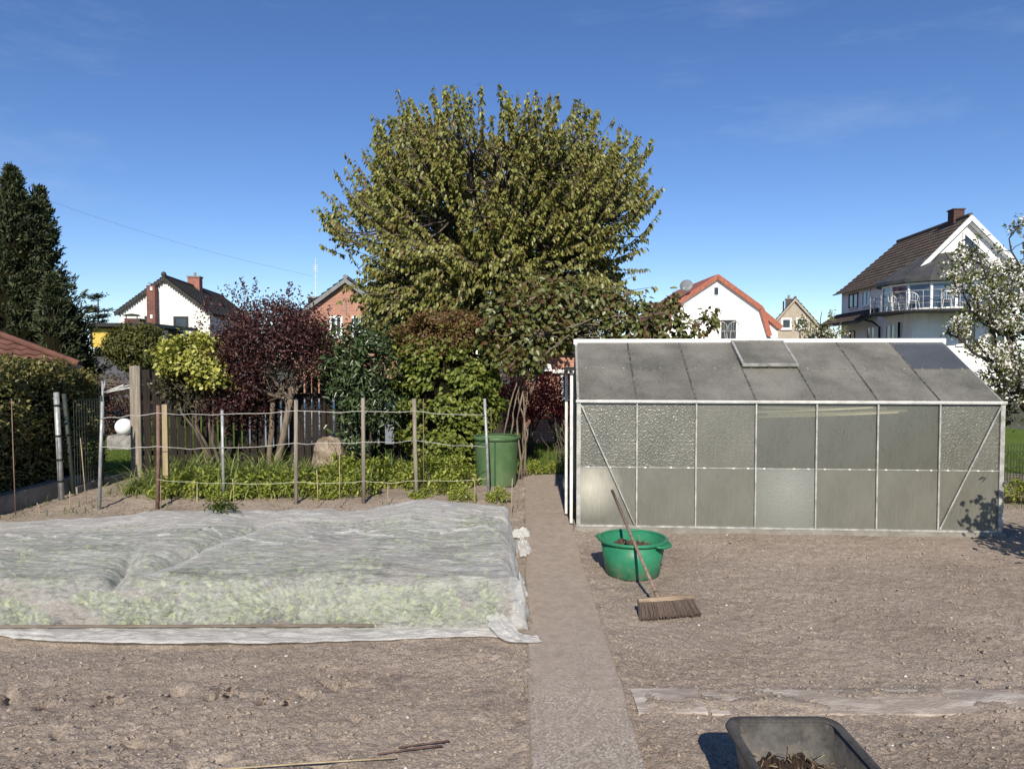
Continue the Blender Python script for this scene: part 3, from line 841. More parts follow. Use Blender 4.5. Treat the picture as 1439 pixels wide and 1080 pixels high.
ts = np.concatenate([np.linspace(0, 0.16, 34), np.arange(0.175, YB - YF - 0.22, 0.0155), np.linspace(YB - YF - 0.2, YB - YF, 18)])
us = np.concatenate([np.linspace(0, 0.14, 26), np.arange(0.156, 8.0, 0.0195)])          # distance from the right-hand edge
U, T = np.meshgrid(us, ts)
Y = YF + T + 0.014 * vn2(U * 2, U * 0, 2) * (T < 0.3)
X = fleece_xr(Y) - U
e = np.minimum(1, np.minimum(T / 0.15, np.minimum(U / 0.13, (YB - YF - T) / 0.2)))
e = np.sqrt(np.clip(1 - (1 - e) ** 2, 0, 1))
top = fleece_top(X, Y)
Z = 0.025 + (top - 0.02) * e
wall = np.clip(1 - e, 0, 1) * 1.0
front = (T < 0.25) * np.clip((0.25 - T) / 0.12, 0, 1)
side = (U < 0.22) * np.clip((0.22 - U) / 0.10, 0, 1)
Y = Y + front * (0.022 * vn2(X * 7 + Z * 4, Z * 5, 71) + 0.012 * vn2(X * 19 + Z * 9, Z * 9, 72))
X = X + side * (0.030 * vn2(Y * 6, Z * 6, 73) + 0.016 * vn2(Y * 17, Z * 10, 74))
# a gathered fan of folds
gx, gz = -1.42, 0.03
an = np.arctan2(Z - gz, -(X - gx)); fan = np.exp(-((X - gx + 0.25) / 0.33) ** 2) * front
Y = Y - fan * 0.022 * np.sin(an * 34) * np.clip(np.hypot(X - gx, Z) / 0.2, 0, 1)
fleece = mesh_np('crop_fleece', np.stack([X, Y, Z], -1).reshape(-1, 3), grid_faces(len(us), len(ts)), M['fleece'], None, True)
tag(fleece, 'thin white crop fleece draped over a low bed of vegetables left of the path', 'fleece')
# pinched folds that show as white lines along the middle of the sheet
for seg in ([(8, 752), (26, 753), (45, 757)], [(62, 752), (82, 755)], [(105, 752), (124, 755), (146, 758)], [(222, 753), (242, 750)], [(278, 746), (297, 741), (304, 746), (313, 753)], [(330, 750), (350, 757), (370, 762), (402, 765)], [(420, 757), (447, 754)],
            [(470, 749), (500, 747), (518, 751), (559, 753)], [(618, 750), (650, 745), (681, 738), (690, 743), (703, 753)]):
    pts = []
    for i in range(len(seg) - 1):
        for j in range(7):
            u = j / 7; px, py = seg[i][0] + (seg[i + 1][0] - seg[i][0]) * u, seg[i][1] + (seg[i + 1][1] - seg[i][1]) * u
            zz_ = 0.35
            for it in range(6):
                g = G(px, py, zz_); zz_ = float(fleece_top(np.array([g[0]]), np.array([g[1]]))[0])
            pts.append(np.array([g[0], g[1], zz_ + 0.004]))
    V = []
    for i, p in enumerate(pts):
        w = 0.011 * math.sin(math.pi * (i + 0.6) / (len(pts) + 0.2)) ** 0.6 * (1 + 0.3 * rng.normal()) + 0.002
        V += [p + np.array([0, -w, -0.012]), p + np.array([0, 0.002, 0.010 + 0.003 * rng.random()]), p + np.array([0, w, -0.012])]
    mesh_np('fold', V, [(3 * i + k, 3 * i + 3 + k, 3 * i + 4 + k, 3 * i + 1 + k) for i in range(len(pts) - 1) for k in (0, 1)], M['fleece_hem'], fleece, True)
# front hem lying on the soil
xs2 = np.arange(-6.0, 0.02, 0.02); tv = np.linspace(0, 1, 15)
XX, TT = np.meshgrid(xs2, tv)
wid = np.interp(XX, [-6, -3.75, -3.3, -2.4, -1.3, -0.6, -0.15, 0.02], [0.02, 0.03, 0.17, 0.255, 0.235, 0.16, 0.13, 0.15]) + 0.012 * vn2(XX * 2.5, XX * 0, 3)
YY = YF + 0.03 - TT * (wid + 0.03)
ZZ = 0.028 + 0.022 * np.abs(fbm(XX * 4, YY * 15, 3, 0.55, 15)) * (0.4 + 0.6 * np.sin(np.pi * TT)) + 0.010 * np.exp(-((TT - 0.93) / 0.05) ** 2)
mesh_np('hem', np.stack([XX, YY, ZZ], -1).reshape(-1, 3), grid_faces(len(xs2), 15), M['fleece_hem'], fleece, True)


def crumple(name, c, rx, ry, rz, ang, parent, seed, m=None, sub=40):
    """a bunched-up bit of fleece: a flattened, sharply folded sheet"""
    a = np.linspace(0, 2 * np.pi, sub, endpoint=False); b = np.linspace(0.0, 1, 16)
    A, B = np.meshgrid(a, b)
    rr = np.sin(B * np.pi * 0.5)
    hh = np.cos(B * np.pi * 0.5)
    dx, dy = np.cos(A) * rr, np.sin(A) * rr
    k = 1 + 0.35 * np.abs(fbm(dx * 2.2 + seed, dy * 2.2, 2, 0.5, seed)) + 0.12 * vn2(dx * 5, dy * 5 + hh * 3, seed + 4)
    x = dx * rx * k; y = dy * ry * k; z = (hh * rz) * (0.65 + 0.8 * np.abs(fbm(dx * 3, dy * 3, 2, 0.5, seed + 8))) + 0.012
    ca, sa = math.cos(ang), math.sin(ang)
    V = np.stack([c[0] + x * ca - y * sa, c[1] + x * sa + y * ca, c[2] + z], -1).reshape(-1, 3)
    F = [(j * sub + i, j * sub + (i + 1) % sub, (j + 1) * sub + (i + 1) % sub, (j + 1) * sub + i) for j in range(15) for i in range(sub)]
    return mesh_np(name, V, F, m or M['fleece_hem'], parent, True)


crumple('bunched_edge', (0.10, 7.05, 0.0), 0.07, 0.24, 0.075, 0.1, fleece, 3)
crumple('bunched_edge', (0.10, 7.50, 0.02), 0.10, 0.07, 0.07, 0.4, fleece, 5)
crumple('bunched_edge', (0.045, 5.75, 0.0), 0.065, 0.26, 0.11, 0.05, fleece, 7)
crumple('bunched_edge', (0.05, 5.12, 0.0), 0.06, 0.17, 0.11, -0.1, fleece, 9)
# the loose corner trailing on to the path
na, nb = 46, 14
s = np.linspace(0, 1, na); w = np.linspace(-1, 1, nb); S_, W_ = np.meshgrid(s, w)
p0, p1, p2 = np.array([-0.12, 4.96]), np.array([-0.06, 4.60]), np.array([0.18, 4.66])
bx = (1 - S_) ** 2 * p0[0] + 2 * S_ * (1 - S_) * p1[0] + S_ ** 2 * p2[0]; by = (1 - S_) ** 2 * p0[1] + 2 * S_ * (1 - S_) * p1[1] + S_ ** 2 * p2[1]
tx = np.gradient(bx, axis=1); ty = np.gradient(by, axis=1); tl = np.hypot(tx, ty)
hw = 0.075 * (0.75 + 0.5 * np.sin(S_ * 3.1)) * (1 - 0.3 * S_)
XX = bx - ty / tl * W_ * hw + 0.008 * vn2(S_ * 14, W_ * 3, 8); YY = by + tx / tl * W_ * hw
ZZ = 0.045 + 0.035 * np.abs(vn2(W_ * 3.2 + S_ * 2, S_ * 5, 17)) * (1 - 0.55 * np.abs(W_)) + 0.05 * (1 - S_) ** 2
mesh_np('trailing_corner', np.stack([XX, YY, ZZ], -1).reshape(-1, 3), grid_faces(na, nb), M['fleece_hem'], fleece, True)

# the crop beneath
n = 30000
x = -0.12 - 6.6 * rng.random(n) ** 1.0; y = YF + 0.14 + (YB - YF - 0.34) * rng.random(n)
tp = fleece_top(x, y)
z = np.maximum(0.03, tp - 0.10 - 0.20 * rng.random(n) ** 1.5)
k = int(n * 0.42); zf = 0.04 + 0.30 * rng.random(k); tp = tp[:k]
ts_ = 0.15 * (1 - np.sqrt(np.clip(1 - (np.clip((zf - 0.025) / (tp - 0.02), 0, 0.985)) ** 2, 0, 1)))
y[:k] = YF + ts_ + 0.080 + 0.05 * rng.random(k) ** 2; z[:k] = np.minimum(zf, tp - 0.15)
fr0 = np.arange(n) < k
keep = (vn2(x * 3.0, y * 3.0 + z * 4, 9) > np.where(fr0, -0.6, -0.1))
ps = np.stack([x, y, z], 1)[keep]; fr_ = (np.arange(n) < k)[keep]; n = len(ps)
ax = rdir(n) * np.array([1, 0.35, 0.7]) + np.array([0, 0.0, 0.25]); ax[~fr_] = rdir((~fr_).sum()) * np.array([1, 1, 0.3])
nr = unit(rdir(n) * 0.6 + np.array([0, -0.7, 0.6]))
tag(leaves('vegetable_crop', ps, ax, nr, 0.035 + 0.045 * rng.random(n), 0.018 + 0.024 * rng.random(n), LM['crop'], None, 0.05, 0.05), 'leafy green vegetables showing through the white fleece', kind='stuff')

# lath that weighs down the front edge
mb = MB()
a, b = np.array([-4.6, 4.845, 0.058]), np.array([-0.96, 4.872, 0.062])
mb.bar(a, b, 0.020, 0.012)
tag(mb.build('wooden_lath', M['lath'], bevel=0.002), 'long thin wooden lath lying along the front edge of the white fleece', 'lath')

# pulled weeds thrown on the fleece
c = np.array([-2.98, 7.28, 0.39])
n = 110; ps = c + rng.normal(0, 1, (n, 3)) * np.array([0.075, 0.05, 0.018])
ps = np.concatenate([ps, c + rng.normal(0, 1, (40, 3)) * np.array([0.02, 0.015, 0.01])]); n = len(ps)
pw = thing('pulled_weed', 'wilting handful of pulled green weeds lying on the far edge of the fleece', 'weeds', c)
leaves('leaves', ps - c, unit(rdir(n) * np.array([1, 1, 0.35])), unit(rdir(n) * 0.5 + np.array([0, 0, 1])), 0.07, 0.018, LM['weed'], pw)
mb = MB()
for k in range(9):
    mb.limb((0, 0, 0.0), rng.normal(0, 1, 3) * np.array([0.10, 0.06, 0.012]) + np.array([0, 0, 0.02]), 0.004, 0.0015, 0.06, 4, 4)
mb.build('stems', M['bark_pale'], pw)

# =================================================================== TUBS AND BROOM
def rim_tub(root, m, rb, rt, h, wall=0.006, n=64):
    body = MB()
    body.lathe([(0.001, 0.004), (rb - 0.02, 0.0), (rb, 0.012), (rt, h - 0.012), (rt - wall, h - 0.012), (rb - wall, 0.03), (0.001, 0.022)], n)
    body.build('body', m, root, True)
    rim = MB()
    pr = [(rt - wall, h - 0.03), (rt + 0.010, h - 0.028), (rt + 0.022, h - 0.018), (rt + 0.024, h - 0.006), (rt + 0.014, h + 0.004), (rt - 0.002, h + 0.002), (rt - wall, h - 0.008)]
    rim.lathe(pr, n)
    rim.build('rim', m, root, True)


tub = thing('plant_tub', 'round bright green plastic tub of soil standing on bare ground before the greenhouse', 'tub', (1.065, 6.23, ground_z(1.065, 6.23) - 0.004))
TH = 0.325
rim_tub(tub, M['tub_green'], 0.235, 0.285, TH)
for a in (R(-38), R(142)):
    mb = MB(); pr = []
    for k in range(13):
        t = -0.36 + 0.72 * k / 12; rr = 0.302 + 0.048 * max(0.0, math.cos(t / 0.36 * math.pi / 2)) ** 0.7
        pr.append((rr * math.cos(a + t), rr * math.sin(a + t), TH - 0.022 - 0.008 * math.cos(t / 0.36 * math.pi / 2)))
    mb.tube(pr, 0.012, n=8)
    web = []
    for k in range(13):
        t = -0.36 + 0.72 * k / 12
        web.append((0.296 * math.cos(a + t), 0.296 * math.sin(a + t), TH - 0.014))
    mb.add(pr + web, [(k, k + 1, 14 + k, 13 + k) for k in range(12)])
    mb.build('grip', M['tub_green'], tub, True)


def heap(name, parent_loc, rx, ry, z0, hgt, m, label, seed, sq=2.0):
    k = 70; a = np.linspace(-1, 1, k); A, B = np.meshgrid(a, a)
    X = A * np.sqrt(1 - B * B / 2) if sq == 2.0 else A; Yv = B * np.sqrt(1 - A * A / 2) if sq == 2.0 else B
    Z = z0 + hgt * (1 - X ** 2 - Yv ** 2) + 0.035 * fbm(X * 3, Yv * 3, 3, 0.6, seed) + 0.012 * fbm(X * 14, Yv * 14, 3, 0.7, seed + 5)
    V = np.stack([parent_loc[0] + X * rx, parent_loc[1] + Yv * ry, parent_loc[2] + Z], -1).reshape(-1, 3)
    o = mesh_np(name, V, grid_faces(k, k), m, None, None)
    tag(o, label, kind='stuff')
    return o


heap('compost', tub.location, 0.255, 0.255, 0.215, 0.045, M['compost_brown'], 'brown crumbly soil inside the green tub', 4)
mb = MB()
for k in range(7):
    a = rng.random() * 6.28; p = Vector((1.09 + 0.1 * math.cos(a), 6.27 + 0.1 * math.sin(a), 0.265)); d = Vector((rng.normal(), rng.normal(), 0.5 * abs(rng.normal()))).normalized() * 0.07
    mb.tube([p - d, p + d], 0.0022, n=4)
tag(mb.build('straw', LM['straw'], None), 'dry straws lying on the soil in the green tub', kind='stuff')

# broom
hb = np.array([1.100, 5.325, 0.112]); rim_pt = np.array([1.065 - 0.03, 6.23 - 0.315, TH + 0.022])
dd = rim_pt - hb; ht = hb + dd * (1.50 / np.linalg.norm(dd))
broom = thing('broom', 'wide wooden broom with a long weathered handle leaning on the green tub', 'broom', (0, 0, 0))
mb = MB(); mb.tube([hb, hb + (ht - hb) * 0.5 + np.array([0, 0, -0.004]), ht - (ht - hb) * 0.01], 0.0125, 0.0135, 12)
u_ = (ht - hb) / np.linalg.norm(ht - hb); mb.tube([ht - u_ * 0.012, ht + u_ * 0.005], 0.0135, 0.007, 12)
mb.build('handle', M['handle_wood'], broom, True)
# head: long axis a little turned; bristles splay towards the camera
hx = np.array([0.97, 0.20, 0.0]); hx /= np.linalg.norm(hx)
bd = np.array([0.09, -0.62, -0.78]); bd -= hx * bd.dot(hx); bd /= np.linalg.norm(bd)      # bristle direction
bn = np.cross(hx, bd)
hc = np.array([1.150, 5.262, 0.108])
mb = MB(); hp = []
for i in range(25):
    t = -1 + 2 * i / 24; hp.append((t * 0.220, 0.030 * (1 - 0.25 * abs(t) ** 6), 0.016 + 0.004 * (1 - abs(t) ** 2)))
vs = []; fs = []
for (t, wv, dv) in hp:
    for (i, j) in ((-1, 1), (1, 1), (1.0, -0.6), (0.5, -1.15), (-0.5, -1.15), (-1.0, -0.6)):
        vs.append(hc + hx * t + bn * (wv * i) + bd * (dv * j))
for i in range(24):
    for k in range(6): fs.append((i * 6 + k, i * 6 + (k + 1) % 6, (i + 1) * 6 + (k + 1) % 6, (i + 1) * 6 + k))
fs.append(tuple(range(6))); fs.append(tuple(24 * 6 + k for k in range(5, -1, -1)))
mb.add(vs, fs); mb.build('head', M['wood_tan'], broom)
mb = MB(); mb.tube([hb - u_ * 0.03, hb + u_ * 0.05], 0.019, 0.016, 10); mb.build('socket', M['wood_tan'], broom, True)
mb = MB()
n = 1100
for k in range(n):
    t = (rng.random() * 2 - 1); q = (rng.random() * 2 - 1)
    p = hc + hx * (t * 0.213) + bn * (q * 0.028) + bd * 0.012
    d = bd + hx * (t * 0.16 + rng.normal(0, 0.04)) + bn * (q * 0.16 + rng.normal(0, 0.04))
    L = 0.128 + rng.normal(0, 0.005)
    e = p + d * L; e[2] = max(e[2], ground_z(1.2, 5.2) + 0.004)
    w = 0.0022 + 0.001 * rng.random(); s_ = hx * w; b_ = bn * w
    mb.add([p - s_, p + b_, p + s_, e + s_ * 0.8, e + b_ * 0.8, e - s_ * 0.8], [(0, 1, 4, 5), (1, 2, 3, 4), (0, 5, 3, 2)])
mb.build('bristles', M['bristle'], broom, fix=False)

# black mortar tub at the lower edge of the picture
mt = thing('mortar_tub', 'rectangular black plastic mortar tub holding dark compost beside the path', 'tub', (1.172, 2.705, 0.0))


def rrect(hx_, hy_, r_, n=8):
    o = []
    for cx_, cy_, a0 in ((1, 1, 0), (-1, 1, 90), (-1, -1, 180), (1, -1, 270)):
        for k in range(n + 1):
            a = R(a0 + 90 * k / n); o.append((cx_ * (hx_ - r_) + r_ * math.cos(a), cy_ * (hy_ - r_) + r_ * math.sin(a)))
    return o


def loft(mb, rings, cap0=False, cap1=False):
    k = len(rings[0][0]); vs = []
    for pts, z in rings: vs += [(p[0], p[1], z) for p in pts]
    fs = [(j * k + i, j * k + (i + 1) % k, (j + 1) * k + (i + 1) % k, (j + 1) * k + i) for j in range(len(rings) - 1) for i in range(k)]
    if cap0: fs.append(tuple(range(k - 1, -1, -1)))
    if cap1: fs.append(tuple((len(rings) - 1) * k + i for i in range(k)))
    mb.add(vs, fs)


MT = 0.33
mb = MB(); loft(mb, [(rrect(0.185, 0.30, 0.05), 0.012), (rrect(0.222, 0.352, 0.06), MT - 0.01), (rrect(0.216, 0.346, 0.056), MT - 0.01), (rrect(0.18, 0.295, 0.046), 0.03)], True, True)
mb.build('body', M['black_rubber'], mt, True)
mb = MB(); loft(mb, [(rrect(0.215, 0.345, 0.056), MT - 0.022), (rrect(0.246, 0.376, 0.08), MT - 0.026), (rrect(0.253, 0.383, 0.085), MT - 0.012), (rrect(0.246, 0.376, 0.08), MT + 0.002), (rrect(0.222, 0.352, 0.06), MT + 0.004), (rrect(0.212, 0.342, 0.055), MT - 0.006)])
mb.build('rim', M['black_rubber'], mt, True)
heap('compost', mt.location, 0.20, 0.315, 0.165, 0.02, M['compost'], 'dark crumbly compost inside the black mortar tub', 14, 1.0)
mb = MB()
for k in range(120):
    p = Vector((1.172 + (rng.random() * 2 - 1) * 0.185, 2.705 + (rng.random() * 2 - 1) * 0.29, 0.20 + 0.02 * rng.random())); d = Vector((rng.normal(), rng.normal(), 0.7 * abs(rng.normal()))).normalized() * (0.012 + 0.03 * rng.random())
    mb.tube([p - d * 0.5, p + d], 0.0012 + 0.0012 * rng.random(), n=4)
tag(mb.build('straw', LM['straw'], None), 'dry straws and twigs in the dark compost', kind='stuff')

# thin rods lying on the soil
for a, b, lab in (((560, 1050), (631, 1040), 'short thin rusty rod lying on the soil, the upper of two'), ((530, 1059), (621, 1047), 'short thin rusty rod lying on the soil, the lower of two'),
                  ((300, 1081), (556, 1064), 'long pale cane lying flat on the soil at the bottom')):
    p, q = G(*a, 0.022), G(*b, 0.03)
    mb = MB(); mb.tube([p, (p + q) / 2 + np.array([0, 0, 0.002]), q], 0.004, 0.0045, 6)
    tag(mb.build('garden_rod', M['rod'] if a[0] > 400 else M['cane'], None, True), lab, 'rod', 'thin rods on the soil')

# =================================================================== WATER BARREL
wbl = thing('water_barrel', 'tall dull green plastic water barrel at the end of the wire fence', 'barrel', (-0.235, 10.62, 0.02))
mb = MB(); BR = 0.335; BH = 0.74
prof = [(0.001, 0.006), (0.275, 0.0), (0.29, 0.012)]
for k in range(13):
    z = 0.03 + (BH - 0.07) * k / 12; prof.append((0.292 + 0.038 * k / 12 + 0.0015 * (k % 2), z))
prof += [(BR - 0.012, BH - 0.02), (0.30, BH - 0.02), (0.27, 0.05), (0.001, 0.045)]
mb.lathe(prof, 56); mb.build('body', M['barrel_green'], wbl, True)
mb = MB(); mb.lathe([(0.31, BH - 0.055), (BR + 0.012, BH - 0.05), (BR + 0.016, BH - 0.02), (BR + 0.012, BH), (BR - 0.008, BH + 0.004), (0.31, BH - 0.008)], 56); mb.build('rim', M['barrel_green'], wbl, True)
mb = MB(); mb.lathe([(0.001, BH - 0.10), (0.325, BH - 0.10)], 40); mb.build('water', M['glass'], wbl, True)
mb = MB(); mb.box(-0.025, 0.0, -0.336, -0.30, 0.02, BH - 0.04); mb.build('seam', surf('barrel seam', (0.02, 0.06, 0.022), (0.03, 0.08, 0.03), 4, 0.5, 0), wbl)

# =================================================================== GREENHOUSE
GL, GW, EV, RG = 4.48, 2.5, 1.43, 2.10
gh = thing('greenhouse', 'long low aluminium greenhouse with dirty frosted panes standing beside the path', 'greenhouse', (0.735, 7.85, 0.0), math.atan2(-0.31, 4.47))
NP = 7; st = GL / NP
mb = MB()
for args in ((-0.04, GL + 0.04, -0.05, 0.05, -0.08, 0.055), (-0.04, GL + 0.04, GW - 0.05, GW + 0.05, -0.08, 0.055), (-0.05, 0.05, 0.05, 0.35, -0.08, 0.05), (-0.05, 0.05, 1.25, GW - 0.05, -0.08, 0.05), (GL - 0.05, GL + 0.05, 0.05, GW - 0.05, -0.08, 0.05)): mb.box(*args)
mb.build('plinth', M['concrete'], gh)
# frame: sills, corner posts, rafters, gable bars
mb = MB()
mb.box(0, GL, -0.02, 0.02, 0.055, 0.075); mb.box(0, GL, GW - 0.02, GW + 0.02, 0.055, 0.075)
for x0 in (-0.02, GL - 0.025):
    mb.box(x0, x0 + 0.045, -0.024, 0.024, 0.055, EV); mb.box(x0, x0 + 0.045, GW - 0.024, GW + 0.024, 0.055, EV)
    mb.bar((x0 + 0.0225, 0, EV + 0.002), (x0 + 0.0225, GW / 2, RG), 0.042, 0.035); mb.bar((x0 + 0.0225, GW, EV + 0.002), (x0 + 0.0225, GW / 2, RG), 0.042, 0.035)
    mb.box(x0 + 0.01, x0 + 0.035, 0.03, GW - 0.03, EV - 0.02, EV + 0.01)
for y0 in (0.62, 1.25, 1.88):
    mb.box(GL - 0.012, GL + 0.012, y0 - 0.012, y0 + 0.012, 0.055, EV + (RG - EV) * (1 - abs(y0 - GW / 2) / (GW / 2)) - 0.03)
mb.build('frame', M['alu'], gh)
mb = MB(); mb.box(-0.03, GL + 0.03, -0.040, -0.004, EV - 0.002, EV + 0.026); mb.box(-0.03, GL + 0.03, -0.046, -0.041, EV + 0.010, EV + 0.030)
mb.build('gutter', M['white_alu'], gh, bevel=0.003)
mb = MB(); mb.box(-0.03, GL + 0.03, GW + 0.004, GW + 0.06, EV - 0.004, EV + 0.034); mb.build('gutter', M['white_alu'], gh)
mb = MB(); mb.box(-0.035, GL + 0.035, GW / 2 - 0.05, GW / 2 + 0.05, RG - 0.012, RG + 0.058); mb.build('ridge_cap', M['white'], gh, bevel=0.004)
for i in range(1, NP):
    mb = MB(); mb.box(i * st - 0.008, i * st + 0.008, -0.022, 0.014, 0.076, EV - 0.005); mb.build('glazing_bar', M['alu'], gh)
for i in range(NP + 1):
    if 0 < i < NP:
        mb = MB(); mb.bar((i * st, 0.0, EV + 0.030), (i * st, GW / 2 - 0.05, RG + 0.004), 0.016, 0.022); mb.build('roof_bar', M['alu_dark'], gh)
        mb = MB(); mb.bar((i * st, GW, EV + 0.030), (i * st, GW / 2 + 0.05, RG + 0.004), 0.016, 0.022); mb.build('roof_bar', M['alu_dark'], gh)
        mb = MB(); mb.box(i * st - 0.010, i * st + 0.010, GW - 0.014, GW + 0.026, 0.076, EV - 0.005); mb.build('glazing_bar', M['alu'], gh)
kinds_up = ['pane_mid', 'pane_pattern', 'pane_mid', 'pane_clear', 'pane_clear', 'pane_clear', 'pane_pattern']
kinds_lo = ['pane_sheen', 'pane', 'pane', 'pane_pale', 'pane', 'pane', 'pane']
kinds_up[0] = 'pane_pattern'
lab_up = {0: 'pebbled pane', 1: 'pebbled pane', 6: 'strongly pebbled pane'}
ZM = 0.715


def quad_pane(name, m, x0, x1, y, z0, z1, lab=None, t=0.004):
    o = bpy.data.objects.new(name, None)
    mb = MB(); mb.box(0, x1 - x0, -t / 2, t / 2, 0, z1 - z0)
    o = mb.build(name, M[m], gh); o.location = (x0, y, z0)
    if lab: o['label'] = lab
    return o


for i in range(NP):
    x0, x1 = i * st + 0.011, (i + 1) * st - 0.011
    if i == 0: x0 = 0.026
    if i == NP - 1: x1 = GL - 0.026
    quad_pane('glass_pane', kinds_lo[i], x0, x1, 0, 0.077, ZM - 0.003, {0: 'pane with a painted milky sheen', 3: 'milky streaked pane with painted sheen'}.get(i))
    quad_pane('glass_pane', kinds_up[i], x0, x1, 0.006, ZM + 0.003, EV - 0.006, lab_up.get(i))
    quad_pane('glass_pane', 'pane', x0, x1, GW, 0.077, EV - 0.006)
    mb = MB(); mb.box(x0, x1, -0.008, -0.003, ZM - 0.005, ZM + 0.005)
    js = mb.build('joint_strip', M['alu'], gh)
    for xq in (x0 + 0.07, x0 + 0.30 + 0.1 * rng.random(), x1 - 0.08):
        mb = MB(); mb.box(xq, xq + 0.024, -0.0115, -0.0082, ZM - 0.007, ZM + 0.008); mb.build('clip', M['white_alu'], js)
# roof panes, in the slope's own plane
sl = math.hypot(GW / 2, RG - EV); n_sl = Vector((0, -(RG - EV), GW / 2)).normalized()


def roof_pt(x, t, off=0.0, back=False):
    yv = GW / 2 * t; zv = EV + (RG - EV) * t
    p = Vector((x, yv, zv + 0.03)) + n_sl * off
    if back: p.y = GW - p.y
    return p


def roof_pane(name, m, x0, x1, t0, t1, off, back=False, lab=None, th=0.004):
    mb = MB(); ps = [roof_pt(x0, t0, off, back), roof_pt(x1, t0, off, back), roof_pt(x1, t1, off, back), roof_pt(x0, t1, off, back)]
    nn = Vector(n_sl);
    if back: nn.y = -nn.y
    mb.poly(ps, nn * th); o = mb.build(name, M[m], gh)
    if lab: o['label'] = lab
    return o


for i in range(NP):
    x0, x1 = i * st + 0.010, (i + 1) * st - 0.010
    roof_pane('glass_pane', 'pane_roof', x0, x1, 0.0, 0.50, 0.0 + 0.001 * (i % 3))
    if i != 3: roof_pane('glass_pane', 'pane_roof_blue' if i == 6 else 'pane_roof', x0, x1, 0.49, 0.965, 0.006, False, 'cleaner bluish roof pane' if i == 6 else None)
    roof_pane('glass_pane', 'pane_roof', x0, x1, 0.0, 0.50, 0.0, True); roof_pane('glass_pane', 'pane_roof', x0, x1, 0.49, 0.965, 0.006, True)
    for xq in (x0 + 0.08, x0 + 0.22 + 0.1 * rng.random(), x1 - 0.10):
        mb = MB(); mb.bar(roof_pt(xq, 0.485, 0.012), roof_pt(xq + 0.022, 0.485, 0.012), 0.014, 0.006); mb.build('pane_clip', M['alu'], gh)
# opening roof vent, slightly lifted
vx0, vx1 = 3 * st + 0.0, 4 * st - 0.0
mb = MB()
for (xa, ta, xb, tb) in ((vx0, 0.50, vx1, 0.50), (vx0, 0.955, vx1, 0.955), (vx0 + 0.012, 0.50, vx0 + 0.012, 0.955), (vx1 - 0.012, 0.50, vx1 - 0.012, 0.955)):
    lift = lambda t: 0.028 + 0.020 * (0.955 - t) / 0.455
    mb.bar(roof_pt(xa, ta, lift(ta)), roof_pt(xb, tb, lift(tb)), 0.026, 0.03, n_sl)
vent = mb.build('roof_vent', M['alu'], gh)
mb = MB(); mb.poly([roof_pt(vx0 + 0.02, 0.51, 0.050), roof_pt(vx1 - 0.02, 0.51, 0.050), roof_pt(vx1 - 0.02, 0.945, 0.030), roof_pt(vx0 + 0.02, 0.945, 0.030)], n_sl * 0.004)
mb.build('vent_glass', M['pane_roof'], vent)
# gable ends
for xg, nm in ((0.0, 0), (GL, 1)):
    for (ya, yb) in (((0.03, 0.61), (0.63, 1.24), (1.26, 1.87), (1.89, GW - 0.03)) if nm else ((0.03, 0.36), (1.22, GW - 0.03))):
        za = EV + (RG - EV) * (1 - abs(ya - GW / 2) / (GW / 2)) - 0.03; zb = EV + (RG - EV) * (1 - abs(yb - GW / 2) / (GW / 2)) - 0.03
        pts = [(xg - 0.002, ya, 0.06), (xg - 0.002, yb, 0.06), (xg - 0.002, yb, zb)]
        if ya < GW / 2 < yb: pts.append((xg - 0.002, GW / 2, RG - 0.03))
        pts.append((xg - 0.002, ya, za))
        mb = MB(); mb.poly(pts, (0.004, 0, 0)); mb.build('gable_pane', M['pane'], gh)
# diagonal wind braces on the front
for p, q in (((0.03, -0.032, EV - 0.03), (0.62, -0.032, 0.085)), ((GL - 0.03, -0.032, EV - 0.03), (GL - 0.63, -0.032, 0.085))):
    mb = MB(); mb.bar(p, q, 0.014, 0.010, (0, 1, 0)); mb.build('brace', M['alu'], gh)
# sliding doors hung outside the left gable, with their top track
mb = MB(); mb.box(-0.155, -0.025, 0.06, 1.75, 1.775, 1.80); mb.box(-0.155, -0.147, 0.06, 1.75, 1.72, 1.774); mb.build('door_track', M['black_iron'], gh)
for xd, ya, yb in ((-0.075, 0.14, 0.80), (-0.128, 0.62, 1.30)):
    mb = MB(); w = 0.05
    mb.box(xd - 0.016, xd + 0.016, ya, ya + w, 0.05, 1.765); mb.box(xd - 0.016, xd + 0.016, yb - w, yb, 0.05, 1.765)
    mb.box(xd - 0.016, xd + 0.016, ya + w, yb - w, 0.05, 0.13); mb.box(xd - 0.016, xd + 0.016, ya + w, yb - w, 1.70, 1.765); mb.box(xd - 0.014, xd + 0.014, ya + w, yb - w, 0.86, 0.90)
    dr = mb.build('sliding_door', M['white_alu'], gh, bevel=0.003)
    mb = MB(); mb.box(xd - 0.002, xd + 0.002, ya + w, yb - w, 0.131, 0.859); mb.box(xd - 0.002, xd + 0.002, ya + w, yb - w, 0.901, 1.699); mb.build('door_glass', M['pane'], dr)
